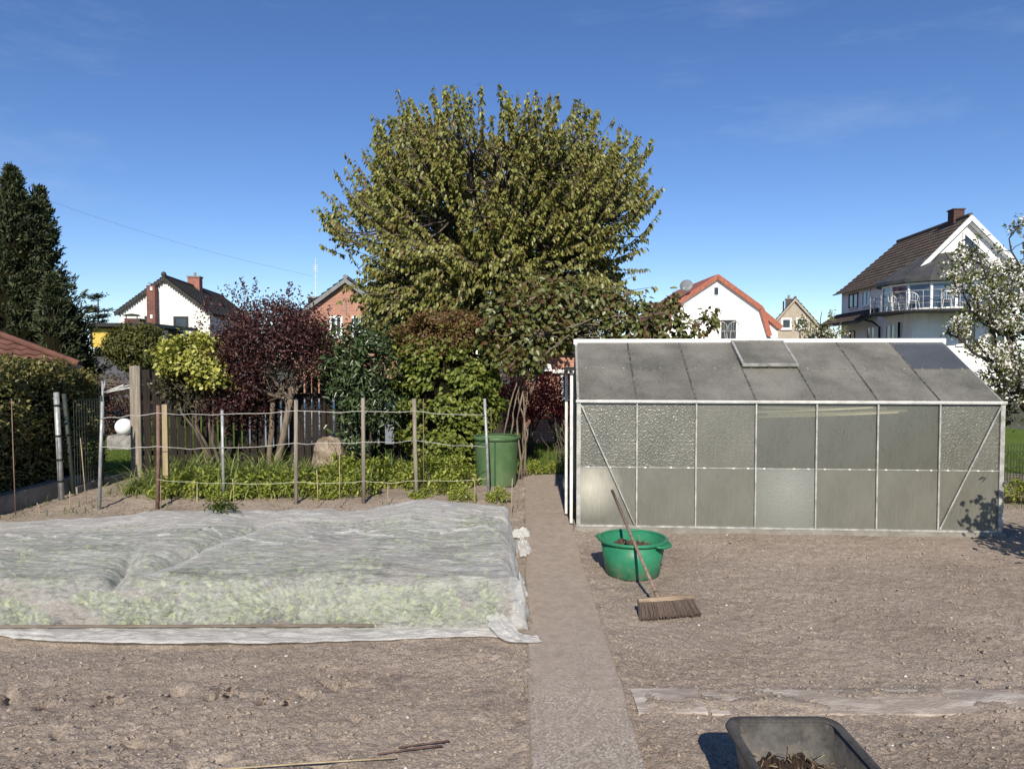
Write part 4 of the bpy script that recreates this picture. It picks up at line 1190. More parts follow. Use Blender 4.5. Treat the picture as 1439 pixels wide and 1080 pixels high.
# bamboo canes stored just inside the front panes
Rz = Matrix.Rotation(math.atan2(-0.31, 4.47), 4, 'Z'); T0 = Matrix.Translation((0.735, 7.85, 0)) @ Rz
for k, (xa, za, xb, zb, yv, lab) in enumerate(((1.52, 1.315, 3.16, 1.385, 0.022, 'longest pale bamboo cane behind the upper panes'), (2.0, 1.375, 3.30, 1.375, 0.036, 'topmost bamboo cane of the bundle inside the greenhouse'),
                                               (1.95, 1.275, 3.42, 1.335, 0.022, 'lowest bamboo cane of the bundle inside the greenhouse'), (2.06, 1.305, 3.52, 1.35, 0.034, 'right-hand cane sticking out of the bundle inside the greenhouse'))):
    mb = MB(); p, q = T0 @ Vector((xa, yv, za)), T0 @ Vector((xb, yv, zb)); mb.tube([p, (p + q) / 2 + Vector((0, 0, -0.01)), q], 0.012, 0.017, 8)
    tag(mb.build('bamboo_cane', M['bamboo'], None, True), lab, 'cane', 'bamboo canes inside the greenhouse')

# =================================================================== WIRE FENCE
wf = thing('wire_fence', 'low wire fence on mixed pipe and wooden posts behind the fleece bed', 'fence', (-2.4, 9.5, 0.04))
posts = [((144, 564), (139, 712), 'galv', 0.022), ((222, 569), (221, 711), 'rust_pipe', 0.024), ((312, 576), (315, 702), 'galv', 0.021), ((416, 562), (416, 707), 'wood_grey', 0.026), ((510, 559), (511, 707), 'wood_grey', 0.026), ((582, 560), (586, 700), 'wood_grey', 0.028), ((681, 560), (687, 694), 'galv', 0.021)]
plabel = ['galvanised pipe post', 'rusty brown pipe post', 'pale pipe post', 'grey wooden post', 'grey wooden post', 'grey wooden post', 'leaning pipe post']
tops = []
off = np.array(wf.location)
for (tp_, bt, m, rr), lb in zip(posts, plabel):
    g = G(*bt, 0.05); t = P(tp_[0], tp_[1], g[1] + 0.01)
    mb = MB(); mb.tube([g - np.array([0, 0, 0.12]) - off, (g + t) / 2 + rng.normal(0, 0.004, 3) - off, t - off], rr, rr * 0.94, 10)
    o = mb.build('post', M[m], wf, True); o['label'] = lb
    tops.append((g, t))
mb = MB(); q_ = P(232, 568, 9.75); mb.bar(q_ - off, np.array([q_[0], q_[1], -0.05]) - off, 0.07, 0.05); o = mb.build('post', M['wood_light'], wf); o['label'] = 'short pale wooden post'


def strand(name, m, rr, hs, ext=None, sag=0.018):
    """wire tied to the posts at image rows hs (one per post)"""
    pts = []
    an = []
    for (g, t), py in zip(tops, hs):
        if py is None: continue
        best = min((abs(proj(g + (t - g) * q)[1] - py), q) for q in np.linspace(0, 1, 90))[1]
        an.append(g + (t - g) * best + np.array([0, -0.024, 0]))
    for i in range(len(an) - 1):
        for k in range(6):
            u = k / 6; p = an[i] + (an[i + 1] - an[i]) * u
            pts.append(p - np.array([0, 0, sag * math.sin(math.pi * u) * (1 + 0.5 * rng.normal())]) + rng.normal(0, 0.002, 3))
    pts.append(an[-1])
    mb = MB(); mb.tube([p - off for p in pts], rr, n=6); mb.build(name, m, wf, True)


strand('wire', M['wire'], 0.0048, [587, 580, 582, 577, 578, 578, 582], sag=0.014)
strand('wire', M['wire'], 0.0046, [628, 626, 629, 622, 621, 618, 628], sag=0.014)
strand('cord', M['string'], 0.0030, [None, 673, 678, 676, 676, 675, 671], sag=0.02)

# thin plant canes standing along the bed
canes = [((16, 560), (22, 725), 'brown'), ((113, 615), (122, 712), 'pale'), ((52, 706), (57, 722), 'pale'), ((477, 640), (478, 716), 'pale'), ((667, 675), (668, 716), 'pale'), ((720, 672), (719, 727), 'pale'), ((98, 690), (100, 717), 'pale'), ((595, 560), (596, 700), 'brown'),
         ((690, 572), (691, 672), 'brown'), ((225, 660), (226, 716), 'pale'), ((277, 680), (278, 716), 'pale'), ((327, 672), (328, 714), 'pale'), ((445, 660), (446, 716), 'pale'), ((545, 680), (546, 714), 'pale')]
clab = ['tall brown cane against the hedge at the far left', 'slanting pale cane in front of the mesh fence', 'short pale stake before the low wall', 'thin pale cane between the two wooden posts', 'thin pale cane left of the water barrel base', 'thin pale cane right of the water barrel base', 'very short pale stake beside the slanting cane',
        'thin brown cane beside the third wooden post', 'thin brown cane against the water barrel', 'thin pale cane beside the rusty pipe post', 'thin pale cane in the lilies right of the rusty post', 'thin pale cane beside the pale pipe post', 'thin pale cane right of the first wooden post', 'thin pale cane right of the second wooden post']
for (a, b, kk), lab in zip(canes, clab):
    g = G(*b, 0.0)
    if g[1] < 7.8: g = P(b[0], b[1], 8.05)
    t = P(a[0], a[1], g[1])
    g[2] = min(g[2], 0.0)
    mb = MB(); mb.tube([g - np.array([0, 0, 0.06]), (g + t) / 2 + rng.normal(0, 0.005, 3), t], 0.0065, 0.005, 6)
    tag(mb.build('plant_cane', M['cane'] if kk == 'pale' else M['handle_wood'], None, True), lab, 'cane', 'thin plant canes along the bed')

# =================================================================== LEFT BOUNDARY
# clipped hedge, seen along its right face
hg = thing('hedge', 'tall clipped olive green hedge behind the low wall at the left edge', 'hedge', (-7.0, 9.0, 0))
ho = np.array([-7.0, 9.0, 0.0])
n = 26000
x = -0.75 + 1.4 * rng.random(n); y = -3.2 + 5.2 * rng.random(n); z = 0.18 + 1.62 * rng.random(n)
sel = rng.random(n); q = rng.random(n) ** 2 * 0.16
k1 = sel < 0.45; k2 = (sel >= 0.45) & (sel < 0.85); k3 = sel >= 0.85
x[k1] = 0.62 - q[k1]; z[k2] = 1.80 - q[k2]; y[k3] = 1.95 - q[k3]
out = np.zeros((n, 3)); out[k1, 0] = 1; out[k2, 2] = 1; out[k3, 1] = 1
lump = 0.13 * vnoise(x * 1.7, y * 1.7, z * 1.7, 3) + 0.06 * vnoise(x * 5, y * 5, z * 5, 4)
ps = np.stack([x, y, z], 1) + out * lump[:, None] + rng.normal(0, 0.03, (n, 3))
ps[:, 2] -= 0.10 * sstep((ps[:, 1] - 0.9) / 1.2)
kp = vnoise(ps[:, 0] * 4, ps[:, 1] * 4, ps[:, 2] * 4, 8) > -0.45
ps = ps[kp]; out = out[kp]; n = len(ps)
leaves('leaves', ps, unit(rdir(n) + out * 0.5), unit(rdir(n) * 0.8 + out + np.array([0, -0.2, 0.3])), 0.055 * (0.6 + 0.9 * rng.random(n)), 0.034, LM['hedge'], hg)
mb = MB()
for k in range(70):
    b = np.array([rng.uniform(-0.6, 0.5), rng.uniform(-3, 1.9), 0]); mb.limb(b, b + np.array([rng.normal(0, 0.12), rng.normal(0, 0.15), rng.uniform(1.2, 1.75)]), 0.014, 0.004, 0.05, 5, 5)
mb.build('branches', M['bark'], hg, True)
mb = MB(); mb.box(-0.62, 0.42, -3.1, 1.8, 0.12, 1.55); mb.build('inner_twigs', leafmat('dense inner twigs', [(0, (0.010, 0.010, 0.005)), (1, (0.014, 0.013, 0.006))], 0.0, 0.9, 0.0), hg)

mb = MB(); mb.box(-6.42, -6.24, 4.0, 10.3, -0.1, 0.23)
tag(mb.build('concrete_wall', M['concrete'], None, bevel=0.01), 'low grey concrete kerb wall under the left hedge', 'wall')

# a fringe of weeds at the foot of that wall and along the back of the fleece
n = 420; bx = np.concatenate([rng.uniform(-6.2, -5.0, 260), rng.uniform(-5.6, 0.1, 900)]); by = np.concatenate([rng.uniform(7.8, 10.6, 260), rng.uniform(8.6, 10.2, 900)])
kp = vn2(bx * 1.7, by * 1.7, 6) > -0.15
bb = np.stack([bx, by, bx * 0 + 0.0], 1)[kp]
tag(blades('weeds', bb, 0.03 + 0.12 * rng.random(len(bb)) ** 2, 0.010, 1.0, LM['grass'], None, 3), 'sparse weeds on the bare soil behind the fleece', kind='stuff')

# wire mesh panel fence running back from the galvanised post
mf = thing('mesh_fence', 'dark green wire mesh fence with a pale post beside the left hedge', 'fence', (-6.1, 10.2, 0))
mo = np.array([-6.1, 10.2, 0.0])
g1 = G(87, 703, 0.02); t1 = P(79, 551, g1[1])
mb = MB(); mb.tube([g1 - mo - np.array([0, 0, .1]), t1 - mo], 0.036, 0.034, 10); o = mb.build('post', M['galv'], mf, True); o['label'] = 'pale galvanised post with dark clips'
mb = MB()
for k in (0.12, 0.40, 0.62, 0.82):
    p = t1 + (g1 - t1) * k - mo; mb.tube([p - np.array([0, 0, 0.012]), p + np.array([0, 0, 0.012])], 0.044, n=10)
mb.build('clip', M['black_iron'], o)
g2 = G(104, 694, 0.02); t2 = P(90, 553, g2[1])
mb = MB(); mb.tube([g2 - mo, t2 - mo], 0.03, 0.03, 8); mb.build('post', M['mesh_green'], mf, True)
p0, p1 = np.array([g2[0] + 0.02, g2[1], 0]), np.array([-6.02, 10.46, 0])
mb = MB(); L = np.linalg.norm(p1 - p0); dv = (p1 - p0) / L
for k in range(int(L / 0.05) + 1):
    a = p0 + dv * k * 0.05; mb.tube([a - mo + np.array([0, 0, 0.12]), a - mo + np.array([0, 0, 1.32])], 0.0035, n=4)
for k in range(7):
    for dz in ((0, 0.0), (0, 0.025)):
        z = 0.14 + k * 0.195 + dz[1]; mb.tube([p0 - mo + np.array([0, 0, z]), p1 - mo + np.array([0, 0, z])], 0.0035, n=4)
mb.build('mesh_panel', M['mesh_green'], mf)
mb = MB(); mb.bar(p0 - mo + np.array([0, 0, 0.04]), np.array([-6.06, 11.25, 0.04]) - mo, 0.06, 0.16); mb.build('kerb_board', M['concrete'], mf)
a = P(142, 556, 10.5); mb = MB(); mb.tube([np.array([a[0], a[1], 0]) - mo, a - mo], 0.02, n=8); mb.build('post', M['mesh_green'], mf, True)

# rotary clothes dryer standing on the lawn beyond
cd = thing('rotary_dryer', 'folding clothes dryer with pale metal arms standing on the lawn behind the mesh', 'clothes dryer', (P(144, 540, 13)[0], 13.0, 0))
co = np.array(cd.location); tpz = P(144, 552, 13)[2]
mb = MB(); mb.tube([(0, 0, -0.1), (0, 0, P(144, 535, 13)[2])], 0.022, 0.018, 8); mb.build('pole', M['galv'], cd, True)
for dx, dy, dz in ((0.95, 0.3, 0.20), (0.4, 0.9, 0.22), (-0.4, 0.8, 0.22), (0.6, -0.4, 0.16)):
    mb = MB(); mb.tube([(0, 0, tpz), (dx, dy, tpz + dz)], 0.014, 0.012, 6); mb.build('arm', M['white_alu'], cd, True)
mb = MB()
arms = [(0.95, 0.3, 0.20), (0.4, 0.9, 0.22), (-0.4, 0.8, 0.22), (0.6, -0.4, 0.16)]
for (i, j) in ((0, 1), (1, 2), (0, 3)):
    for f in (0.45, 0.65, 0.85, 0.98):
        a, b = np.array(arms[i]) * f, np.array(arms[j]) * f; a[2] += tpz; b[2] += tpz; m_ = (a + b) / 2 - np.array([0, 0, 0.03]); mb.tube([a, m_, b], 0.0025, n=4)
mb.build('line', M['wire'], cd)

# globe lamp on its stone block
sy = 15.2; sx = P(173.5, 600, sy)[0]
mb = MB(); mb.box(P(155, 620, sy)[0], P(190, 620, sy)[0], sy - 0.15, sy + 0.3, -0.03, P(170, 611, sy)[2]); mb.box(P(162, 620, sy)[0], P(175, 620, sy)[0], sy + 0.06, sy + 0.31, P(170, 611, sy)[2] + 0.002, P(170, 598, sy)[2])
tag(mb.build('stone_block', M['stone_grey'], None, bevel=0.02), 'grey stepped stone block on the lawn beside the tall fence post', 'stone')
lamp = thing('globe_lamp', 'white ball shaped garden lamp resting on the grey stone block', 'lamp', (sx + 0.03, sy - 0.03, P(170, 611, sy)[2]))
mb = MB(); prof = [(0.001, 0.0)] + [(0.18 * math.sin(math.pi * k / 18), 0.18 - 0.18 * math.cos(math.pi * k / 18)) for k in range(1, 18)] + [(0.001, 0.36)]
mb.lathe(prof, 28); mb.build('globe', M['globe'], lamp, True)
mb = MB(); mb.lathe([(0.08, 0.0), (0.085, 0.02), (0.07, 0.03)], 20); mb.build('base_ring', M['stone_grey'], lamp)

# purple hedge and pool glimpsed behind
def bush(name, label, cat, c, r, ncl, per, spread, L, W, lm, bark='bark', stems=6, group=None, trunk=None, **kw):
    root = thing(name, label, cat, (c[0], c[1], 0), 0, group)
    cc = (0, 0, c[2])
    crown(kw.pop('pname', 'crown'), cc, r, ncl, per, spread, L, W, LM[lm], root, **kw)
    mb = MB()
    for k in range(stems):
        a = 6.28 * k / max(stems, 1) + rng.random(); e = np.array([r[0] * 0.55 * math.cos(a), r[1] * 0.55 * math.sin(a), c[2] + r[2] * rng.uniform(-0.2, 0.45)])
        s = np.array([0.05 * math.cos(a), 0.05 * math.sin(a), -0.05])
        pts = mb.limb(s, e, 0.012 + 0.02 * r[0], 0.006, 0.05, 6, 5)
        for j in range(5):
            e2 = np.array([0, 0, c[2]]) + rdir(1)[0] * np.array(r) * 0.85; mb.limb(pts[3], e2, 0.009 + 0.006 * r[0], 0.003, 0.06, 4, 4)
    if stems: mb.build('branches', M[bark], root, True)
    return root


bush('barberry_hedge', 'dark purple shrub beyond the mesh fence left of the tall fence post', 'shrub', (P(165, 560, 17.5)[0], 17.5, 0.75), (1.1, 0.6, 0.75), 240, 16, 0.10, 0.05, 0.03, 'purple', stems=4, seed=5)
pool = thing('garden_pool', 'pale round steel garden pool with a blue rim glimpsed through the wooden fence', 'pool', (-4.2, 17.6, 0))
mb = MB(); mb.lathe([(2.3, -0.03), (2.3, 0.84), (2.26, 0.84), (2.26, 0.0)], 64); mb.build('wall', M['pool_white'], pool, True)
mb = MB(); mb.lathe([(2.24, 0.842), (2.24, 0.90), (2.36, 0.90), (2.36, 0.842), (2.24, 0.842)], 64); mb.build('rim', M['pool_blue'], pool)
mb = MB(); mb.lathe([(0.001, 0.74), (2.258, 0.74)], 48); mb.build('water', M['pool_blue'], pool)

# =================================================================== WOODEN FENCE
fx0, fy0, fx1, fy1 = -6.02, 11.4, -1.0, 12.55
pf = thing('wooden_fence', 'dark vertical board fence with gaps behind the flower bed', 'fence', (fx0, fy0, 0), math.atan2(fy1 - fy0, fx1 - fx0))
FL = math.hypot(fx1 - fx0, fy1 - fy0)
mb = MB(); xs_ = 0.12; k = 0
slat_x = []
while xs_ < FL:
    w = 0.095 + 0.012 * rng.random(); hh = 1.73 - 0.16 * sstep((xs_ - 0.2) / 0.9) + rng.normal(0, 0.012) + 0.05 * sstep((xs_ - 2.4) / 0.5)
    y0 = -0.012 if k % 2 == 0 else 0.012
    if not 30 < k < 32:
        mb.bar((xs_ + w / 2 + rng.normal(0, 0.004), y0 - 0.03, 0.06), (xs_ + w / 2 + rng.normal(0, 0.008), y0 - 0.03, hh), 0.022, w, (1, 0, 0))
    slat_x.append(xs_)
    xs_ += w + 0.018 + 0.012 * rng.random(); k += 1
mb.build('slat_panel', M['wood_shaded'], pf)
mb = MB()
for z in (0.35, 1.25):
    mb.box(0.05, FL, 0.008, 0.05, z, z + 0.08)
mb.build('rail', M['wood_shaded'], pf)
for xq in (1.85, 3.6, FL):
    mb = MB(); mb.box(xq - 0.045, xq + 0.045, 0.052, 0.14, -0.1, 1.6); mb.build('post', M['wood_shaded'], pf, bevel=0.005)
g = G(193, 672, 0.0)
mb = MB(); mb.box(-0.075, 0.075, -0.10, 0.06, -0.1, 1.80); o = mb.build('post', M['wood_grey'], pf, bevel=0.008); o['label'] = 'thick weathered end post'
mb = MB()
for xq in (2.92, 3.24): mb.box(xq, xq + 0.085, 0.16, 0.18, 0.2, 1.66)
o = mb.build('slat', M['wood_grey'], pf); o['label'] = 'pale weathered boards'
mb = MB(); mb.box(0.86, 0.93, -0.075, -0.055, 0.80, 1.42); o = mb.build('slat', M['wood_tan'], pf); o['label'] = 'short new tan board'

# =================================================================== SHRUBS IN THE BED
# variegated golden shrub
c = P(268, 516, 11.2)
gs = thing('golden_shrub', 'small rounded shrub with yellow green leaves on bare brown stems before the fence', 'shrub', (c[0], c[1], 0))
crown('crown', (0.03, 0, c[2] + 0.03), (0.47, 0.46, 0.42), 150, 34, 0.06, 0.062, 0.040, LM['golden'], gs, inner=0.72, lump=0.25, seed=21, zmin=-0.25, up=0.9)
crown('crown', (0.38, -0.15, c[2] - 0.18), (0.26, 0.3, 0.25), 48, 32, 0.05, 0.062, 0.040, LM['golden'], gs, inner=0.5, lump=0.25, seed=25, zmin=-0.5, up=0.9)
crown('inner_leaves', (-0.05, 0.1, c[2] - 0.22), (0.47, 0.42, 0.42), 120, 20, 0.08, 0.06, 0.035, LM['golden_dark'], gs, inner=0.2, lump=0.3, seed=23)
mb = MB(); bt = G(312, 668, 0.0); bt = np.array([0.42, 0.1, -0.03])
for e in ((-0.35, 0, c[2] - 0.1), (-0.1, -0.1, c[2] + 0.05), (0.15, 0.1, c[2] + 0.1), (0.38, -0.1, c[2] - 0.1), (-0.3, 0.2, c[2] + 0.1), (0.42, 0.1, c[2] - 0.02)):
    pts = mb.limb(bt + rng.normal(0, 0.03, 3), np.array(e), 0.032, 0.012, 0.04, 7, 6)
    for j in range(8): mb.limb(pts[3 + j % 3], np.array([-0.02, 0, c[2] - 0.05]) + rdir(1)[0] * np.array([0.5, 0.45, 0.4]) * rng.uniform(0.6, 1), 0.009, 0.003, 0.06, 4, 4)
mb.build('trunk', M['bark'], gs, True)

# purple leaved plum
c = P(376, 505, 11.6)
pt = thing('purple_tree', 'bushy small tree with dark purple red leaves and leaning grey trunk', 'tree', (c[0], c[1], 0))
cz = c[2] + 0.12
cl = []
for (cx_, cz_, rx_, rz_, nn) in ((0, cz + 0.02, 1.0, 0.78, 330), (-0.52, cz - 0.3, 0.54, 0.72, 160), (0.62, cz + 0.1, 0.45, 0.55, 150), (0.05, cz + 0.38, 0.7, 0.42, 150), (-0.42, cz - 0.85, 0.42, 0.32, 70)):
    pp, _ = ell_points(nn, (cx_, 0, cz_), (rx_, 0.75, rz_), 0.35, 0.3, 2.6, 31 + nn)
    cl.append(pp)
cl = np.concatenate(cl); keep = ~((np.abs(cl[:, 0] - 0.35) < 0.38) & (cl[:, 2] < cz - 0.1) & (rng.random(len(cl)) < 0.82)); cl = cl[keep]
per = 30; n = len(cl) * per; ps = np.repeat(cl, per, 0) + rng.normal(0, 0.10, (n, 3)); o = unit(ps - np.array([0, 0, cz]))
leaves('crown', ps, unit(rdir(n) + o * 0.6), unit(rdir(n) * 0.8 + o * 0.7 + np.array([0, 0, 0.3])), 0.05 * (0.7 + 0.6 * rng.random(n)), 0.028, LM['purple'], pt)
n = 0; tw = []
for k in range(30):                                      # shoots standing out of the crown
    a = rng.random() * math.pi; b = np.array([math.cos(a) * 1.0, rng.uniform(-0.4, 0.4), cz + 0.15 + math.sin(a) * 0.78]); d = unit(np.array([[b[0] * 0.5, 0, b[2] - cz + 0.5]]) + rng.normal(0, 0.15, (1, 3)))[0]
    for j in range(12): tw.append(b + d * (0.02 * j + 0.02) + rng.normal(0, 0.014, 3))
tw = np.array(tw); n = len(tw)
leaves('shoot_leaves', tw, unit(rdir(n) + np.array([0, 0, 0.5])), rdir(n), 0.05, 0.028, LM['purple'], pt)
mb = MB()
b0 = P(383, 655, 11.6) - np.array([c[0], c[1], 0]); b0[1] = 0; b0[2] = -0.03
j1 = P(408, 560, 11.6) - np.array([c[0], c[1], 0]); j1[1] = 0.0
t1_ = mb.limb(b0, j1, 0.060, 0.048, 0.02, 9, 6)
j2 = P(415, 520, 11.6) - np.array([c[0], c[1], 0]); j2[1] = 0.05
mb.limb(j1, j2, 0.055, 0.04, 0.02, 8, 3)
b1 = b0 + np.array([-0.1, 0.05, 0]); j3 = P(381, 560, 11.6) - np.array([c[0], c[1], 0]); j3[1] = 0.1
mb.limb(b1, j3, 0.048, 0.038, 0.02, 9, 5)
for src in (j2, j3, j1):
    for k in range(7):
        e = np.array([0, 0, cz]) + rdir(1)[0] * np.array([0.85, 0.6, 0.75]); e[2] = max(e[2], src[2] + 0.1)
        pts = mb.limb(src, e, 0.030, 0.010, 0.06, 6, 6)
        for j in range(7):
            e2 = pts[2 + j % 4] + rdir(1)[0] * np.array([0.4, 0.3, 0.4]) + np.array([0, 0, 0.15]); mb.limb(pts[2 + j % 4], e2, 0.010, 0.003, 0.07, 4, 4)
for k in range(80):                                       # bare twigs low on the right
    s = np.array([rng.uniform(0.1, 0.75), rng.uniform(-0.3, 0.3), rng.uniform(cz - 0.65, cz)]); mb.limb(s, s + np.array([rng.normal(0, 0.15), rng.normal(0, 0.1), rng.uniform(0.1, 0.35)]), 0.006, 0.002, 0.08, 3, 3)
mb.build('trunk', M['bark_pale'], pt, True)

# boulder between the fence and the lilies
def boulder(name, c, r, m, label, seed, n=36):
    a = np.linspace(0, 2 * np.pi, n, endpoint=False); b = np.linspace(0.02, np.pi - 0.02, n // 2)
    A, B = np.meshgrid(a, b); d = np.stack([np.cos(A) * np.sin(B), np.sin(A) * np.sin(B), np.cos(B)], -1)
    k = 1 + 0.22 * vnoise(d[..., 0] * 1.6, d[..., 1] * 1.6, d[..., 2] * 1.6, seed) + 0.14 * vnoise(d[..., 0] * 3.7, d[..., 1] * 3.7, d[..., 2] * 3.7, seed + 1) + 0.05 * vnoise(d[..., 0] * 9, d[..., 1] * 9, d[..., 2] * 9, seed + 2)
    k = np.round(k * 14) / 14 * 0.5 + k * 0.5
    V = (np.array(c) + d * k[..., None] * np.array(r)).reshape(-1, 3)
    F = [(j * n + i, j * n + (i + 1) % n, (j + 1) * n + (i + 1) % n, (j + 1) * n + i) for j in range(n // 2 - 1) for i in range(n)]
    return tag(mesh_np(name, V, F, m, None, None), label, 'rock')
c = P(462, 632, 11.15); boulder('boulder', (c[0], c[1], 0.32), (0.25, 0.22, 0.36), M['stone'], 'pale brown boulder standing before the wooden fence under the laurel', 4)
# evergreen laurel
c = P(508, 540, 11.5)
la = thing('laurel', 'loose dark evergreen shrub with narrow glossy leaves between purple tree and clipped column', 'shrub', (c[0], c[1], 0))
for k, (dx, z, rx, rz, ncl) in enumerate(((0.0, c[2] + 0.42, 0.62, 0.55, 90), (0.12, c[2] - 0.1, 0.5, 0.6, 80), (0.0, c[2] - 0.65, 0.35, 0.45, 34), (-0.2, c[2] + 0.15, 0.45, 0.35, 40))):
    crown('crown', (dx, 0, z), (rx, 0.5, rz), ncl, 22, 0.10, 0.10, 0.036, LM['laurel'], la, inner=0.4, lump=0.35, seed=41 + k, freq=3)
mb = MB()
for k in range(16):
    e = np.array([rng.uniform(-0.5, 0.55), rng.uniform(-0.3, 0.3), c[2] + rng.uniform(-0.3, 0.85)]); mb.limb((rng.normal(0, 0.05), rng.normal(0, 0.05), -0.03), e, 0.022, 0.005, 0.05, 5, 6)
mb.build('branches', M['bark_dark'], la, True)

# clipped column of fresh green leaves with bronze top
c = P(628, 540, 11.7)
hb_ = thing('clipped_column', 'broad clipped column of bright green leaves with a bronze tinted top behind the barrel', 'shrub', (c[0], c[1], 0))
n = 17000; th = rng.random(n) * 2 * np.pi; zz = 0.25 + 2.35 * rng.random(n) ** 0.85; rad = 0.62 + 0.38 * rng.random(n) ** 0.5
prof = np.interp(zz, [0.2, 0.5, 1.0, 1.6, 2.1, 2.45, 2.62], [0.55, 0.72, 0.80, 0.84, 0.84, 0.72, 0.35])
out = np.stack([np.cos(th), np.sin(th), 0.25 * np.ones(n)], 1)
lump = 1 + 0.20 * vnoise(out[:, 0] * 3, out[:, 1] * 3, zz * 2.5, 5) + 0.08 * vnoise(out[:, 0] * 7, out[:, 1] * 7, zz * 6, 6)
ps = np.stack([np.cos(th) * prof * rad * lump, np.sin(th) * prof * 0.8 * rad * lump, zz], 1) + rng.normal(0, 0.03, (n, 3))
dens = vnoise(ps[:, 0] * 4.6, ps[:, 1] * 4.6, ps[:, 2] * 6.0, 12) > -0.16
ps, out, zz = ps[dens], out[dens], zz[dens]
k = rng.random(len(ps)) < sstep((zz - 1.75) / 0.75)
for nm, kk, L_, W_, lm in (('crown', ~k, 0.090, 0.058, 'hornbeam'), ('bronze_top', k, 0.055, 0.032, 'bronze')):
    q, oq = ps[kk], out[kk]
    if nm == 'bronze_top': q = np.repeat(q, 3, 0) + rng.normal(0, 0.05, (len(q) * 3, 3)); oq = np.repeat(oq, 3, 0)
    m_ = len(q)
    leaves(nm, q, unit(rdir(m_) * 0.8 + oq * 0.6 - np.array([0, 0, 0.55 if nm == 'crown' else -0.3])), unit(oq + rdir(m_) * 0.45 + np.array([0, 0, 0.5])), L_ * (0.65 + 0.6 * rng.random(m_)), W_, LM[lm], hb_, 0.08, 0.2)
mb = MB()
for k in range(22):
    a = rng.random() * 6.28; mb.limb((0.25 * math.cos(a), 0.2 * math.sin(a), -0.03), (0.6 * math.cos(a), 0.5 * math.sin(a), rng.uniform(1.4, 2.4)), 0.03, 0.006, 0.04, 6, 6)
mb.build('branches', M['bark'], hb_, True)
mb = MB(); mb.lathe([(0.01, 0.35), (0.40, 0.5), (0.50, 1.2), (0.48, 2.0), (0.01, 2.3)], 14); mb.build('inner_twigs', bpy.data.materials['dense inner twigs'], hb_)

# climber: bare stems by the barrel, leafy mass spreading behind the greenhouse ridge
c0 = P(735, 600, 11.3)
cb = thing('climber', 'big twining climber on bare stems spreading green and bronze leaves behind the greenhouse ridge', 'climbing plant', (c0[0], c0[1], 0))
o0 = np.array([c0[0], c0[1], 0])
# leaf clumps by picture outline, at real depths along its trellis
ol = [(690, 470, 11.3, 26), (700, 440, 11.6, 26), (730, 435, 11.8, 34), (725, 480, 11.4, 30), (745, 505, 11.2, 22), (765, 430, 12.0, 34), (770, 465, 12, 30), (800, 425, 12.2, 32), (805, 460, 12.2, 30), (835, 428, 12.4, 30), (840, 460, 12.4, 30), (870, 440, 12.6, 26), (880, 465, 12.6, 24), (905, 447, 12.8, 24), (915, 468, 12.8, 20), (940, 442, 13, 20), (945, 465, 13, 20), (965, 462, 13.2, 17), (985, 460, 13.3, 13), (1000, 452, 13.4, 10), (855, 418, 12.5, 14), (720, 505, 11.3, 18), (752, 475, 11.6, 24), (905, 425, 12.7, 10), (940, 428, 13, 10), (700, 500, 11.3, 18), (760, 400, 12.2, 20), (800, 405, 12.4, 18)]
ps = []; oo = []
for px, py, Yd, rr in ol:
    cc = P(px, py, Yd) - o0; r_ = rr * Yd / 1000
    m_ = int(290 * (rr / 26) ** 2)
    d = rdir(m_); ps.append(cc + d * r_ * (0.45 + 0.65 * rng.random((m_, 1)) ** 0.5) * np.array([1, 1.1, 0.95])); oo.append(d)
for px, py, Yd in ((860, 412, 12.5), (873, 420, 12.6), (944, 425, 13), (950, 413, 13), (905, 420, 12.8), (1003, 441, 13.4), (1006, 450, 13.4), (990, 445, 13.4), (925, 428, 12.9)):
    m_ = 22; ps.append(P(px, py, Yd) - o0 + rng.normal(0, 0.055, (m_, 3))); oo.append(rdir(m_))
ps = np.concatenate(ps); oo = np.concatenate(oo)
keep = vnoise(ps[:, 0] * 3.2, ps[:, 1] * 3.2, ps[:, 2] * 3.2, 17) > -0.42
ps, oo = ps[keep], oo[keep]; n = len(ps)
leaves('foliage', ps, unit(rdir(n) * 0.8 + oo * 0.5 - np.array([0, 0, 0.5])), unit(oo + rdir(n) * 0.5 + np.array([0, -0.2, 0.5])), 0.105 * (0.55 + 0.7 * rng.random(n)), 0.075, LM['climber'], cb, 0.07, 0.2)
mb = MB()
stems = [((733, 668), (727, 590), (738, 530), (748, 470)), ((738, 670), (737, 600), (735, 545), (742, 500)), ((728, 672), (741, 610), (728, 560), (735, 500)), ((742, 668), (734, 620), (740, 560), (745, 470)), ((708, 618), (715, 575), (728, 530), (745, 480)), ((718, 612), (723, 570), (726, 555), (740, 520)), ((745, 555), (752, 535), (760, 505), (785, 480)), ((744, 552), (757, 520), (765, 500), (800, 470))]
for k, s4 in enumerate(stems):
    pts = [P(x_, y_, 11.3 + (0.0 if i < 2 else 0.1 * i)) - o0 + np.array([0, rng.normal(0, 0.05), 0]) for i, (x_, y_) in enumerate(s4)]
    if k < 4: pts[0] = np.array([pts[0][0], pts[0][1], -0.04])
    fine = []
    for i in range(len(pts) - 1):
        for j in range(4): fine.append(pts[i] + (pts[i + 1] - pts[i]) * j / 4 + rng.normal(0, 0.008, 3))
    fine.append(pts[-1]); mb.tube(fine, 0.019 - 0.001 * k, 0.009, 7)
hubs = [P(750, 470, 11.6) - o0]
for px, py, Yd, rr in ol: mb.limb(hubs[0], P(px, py, Yd) - o0, 0.014, 0.006, 0.05, 5, 6)
mb.build('stems', M['bark_pale'], cb, True)

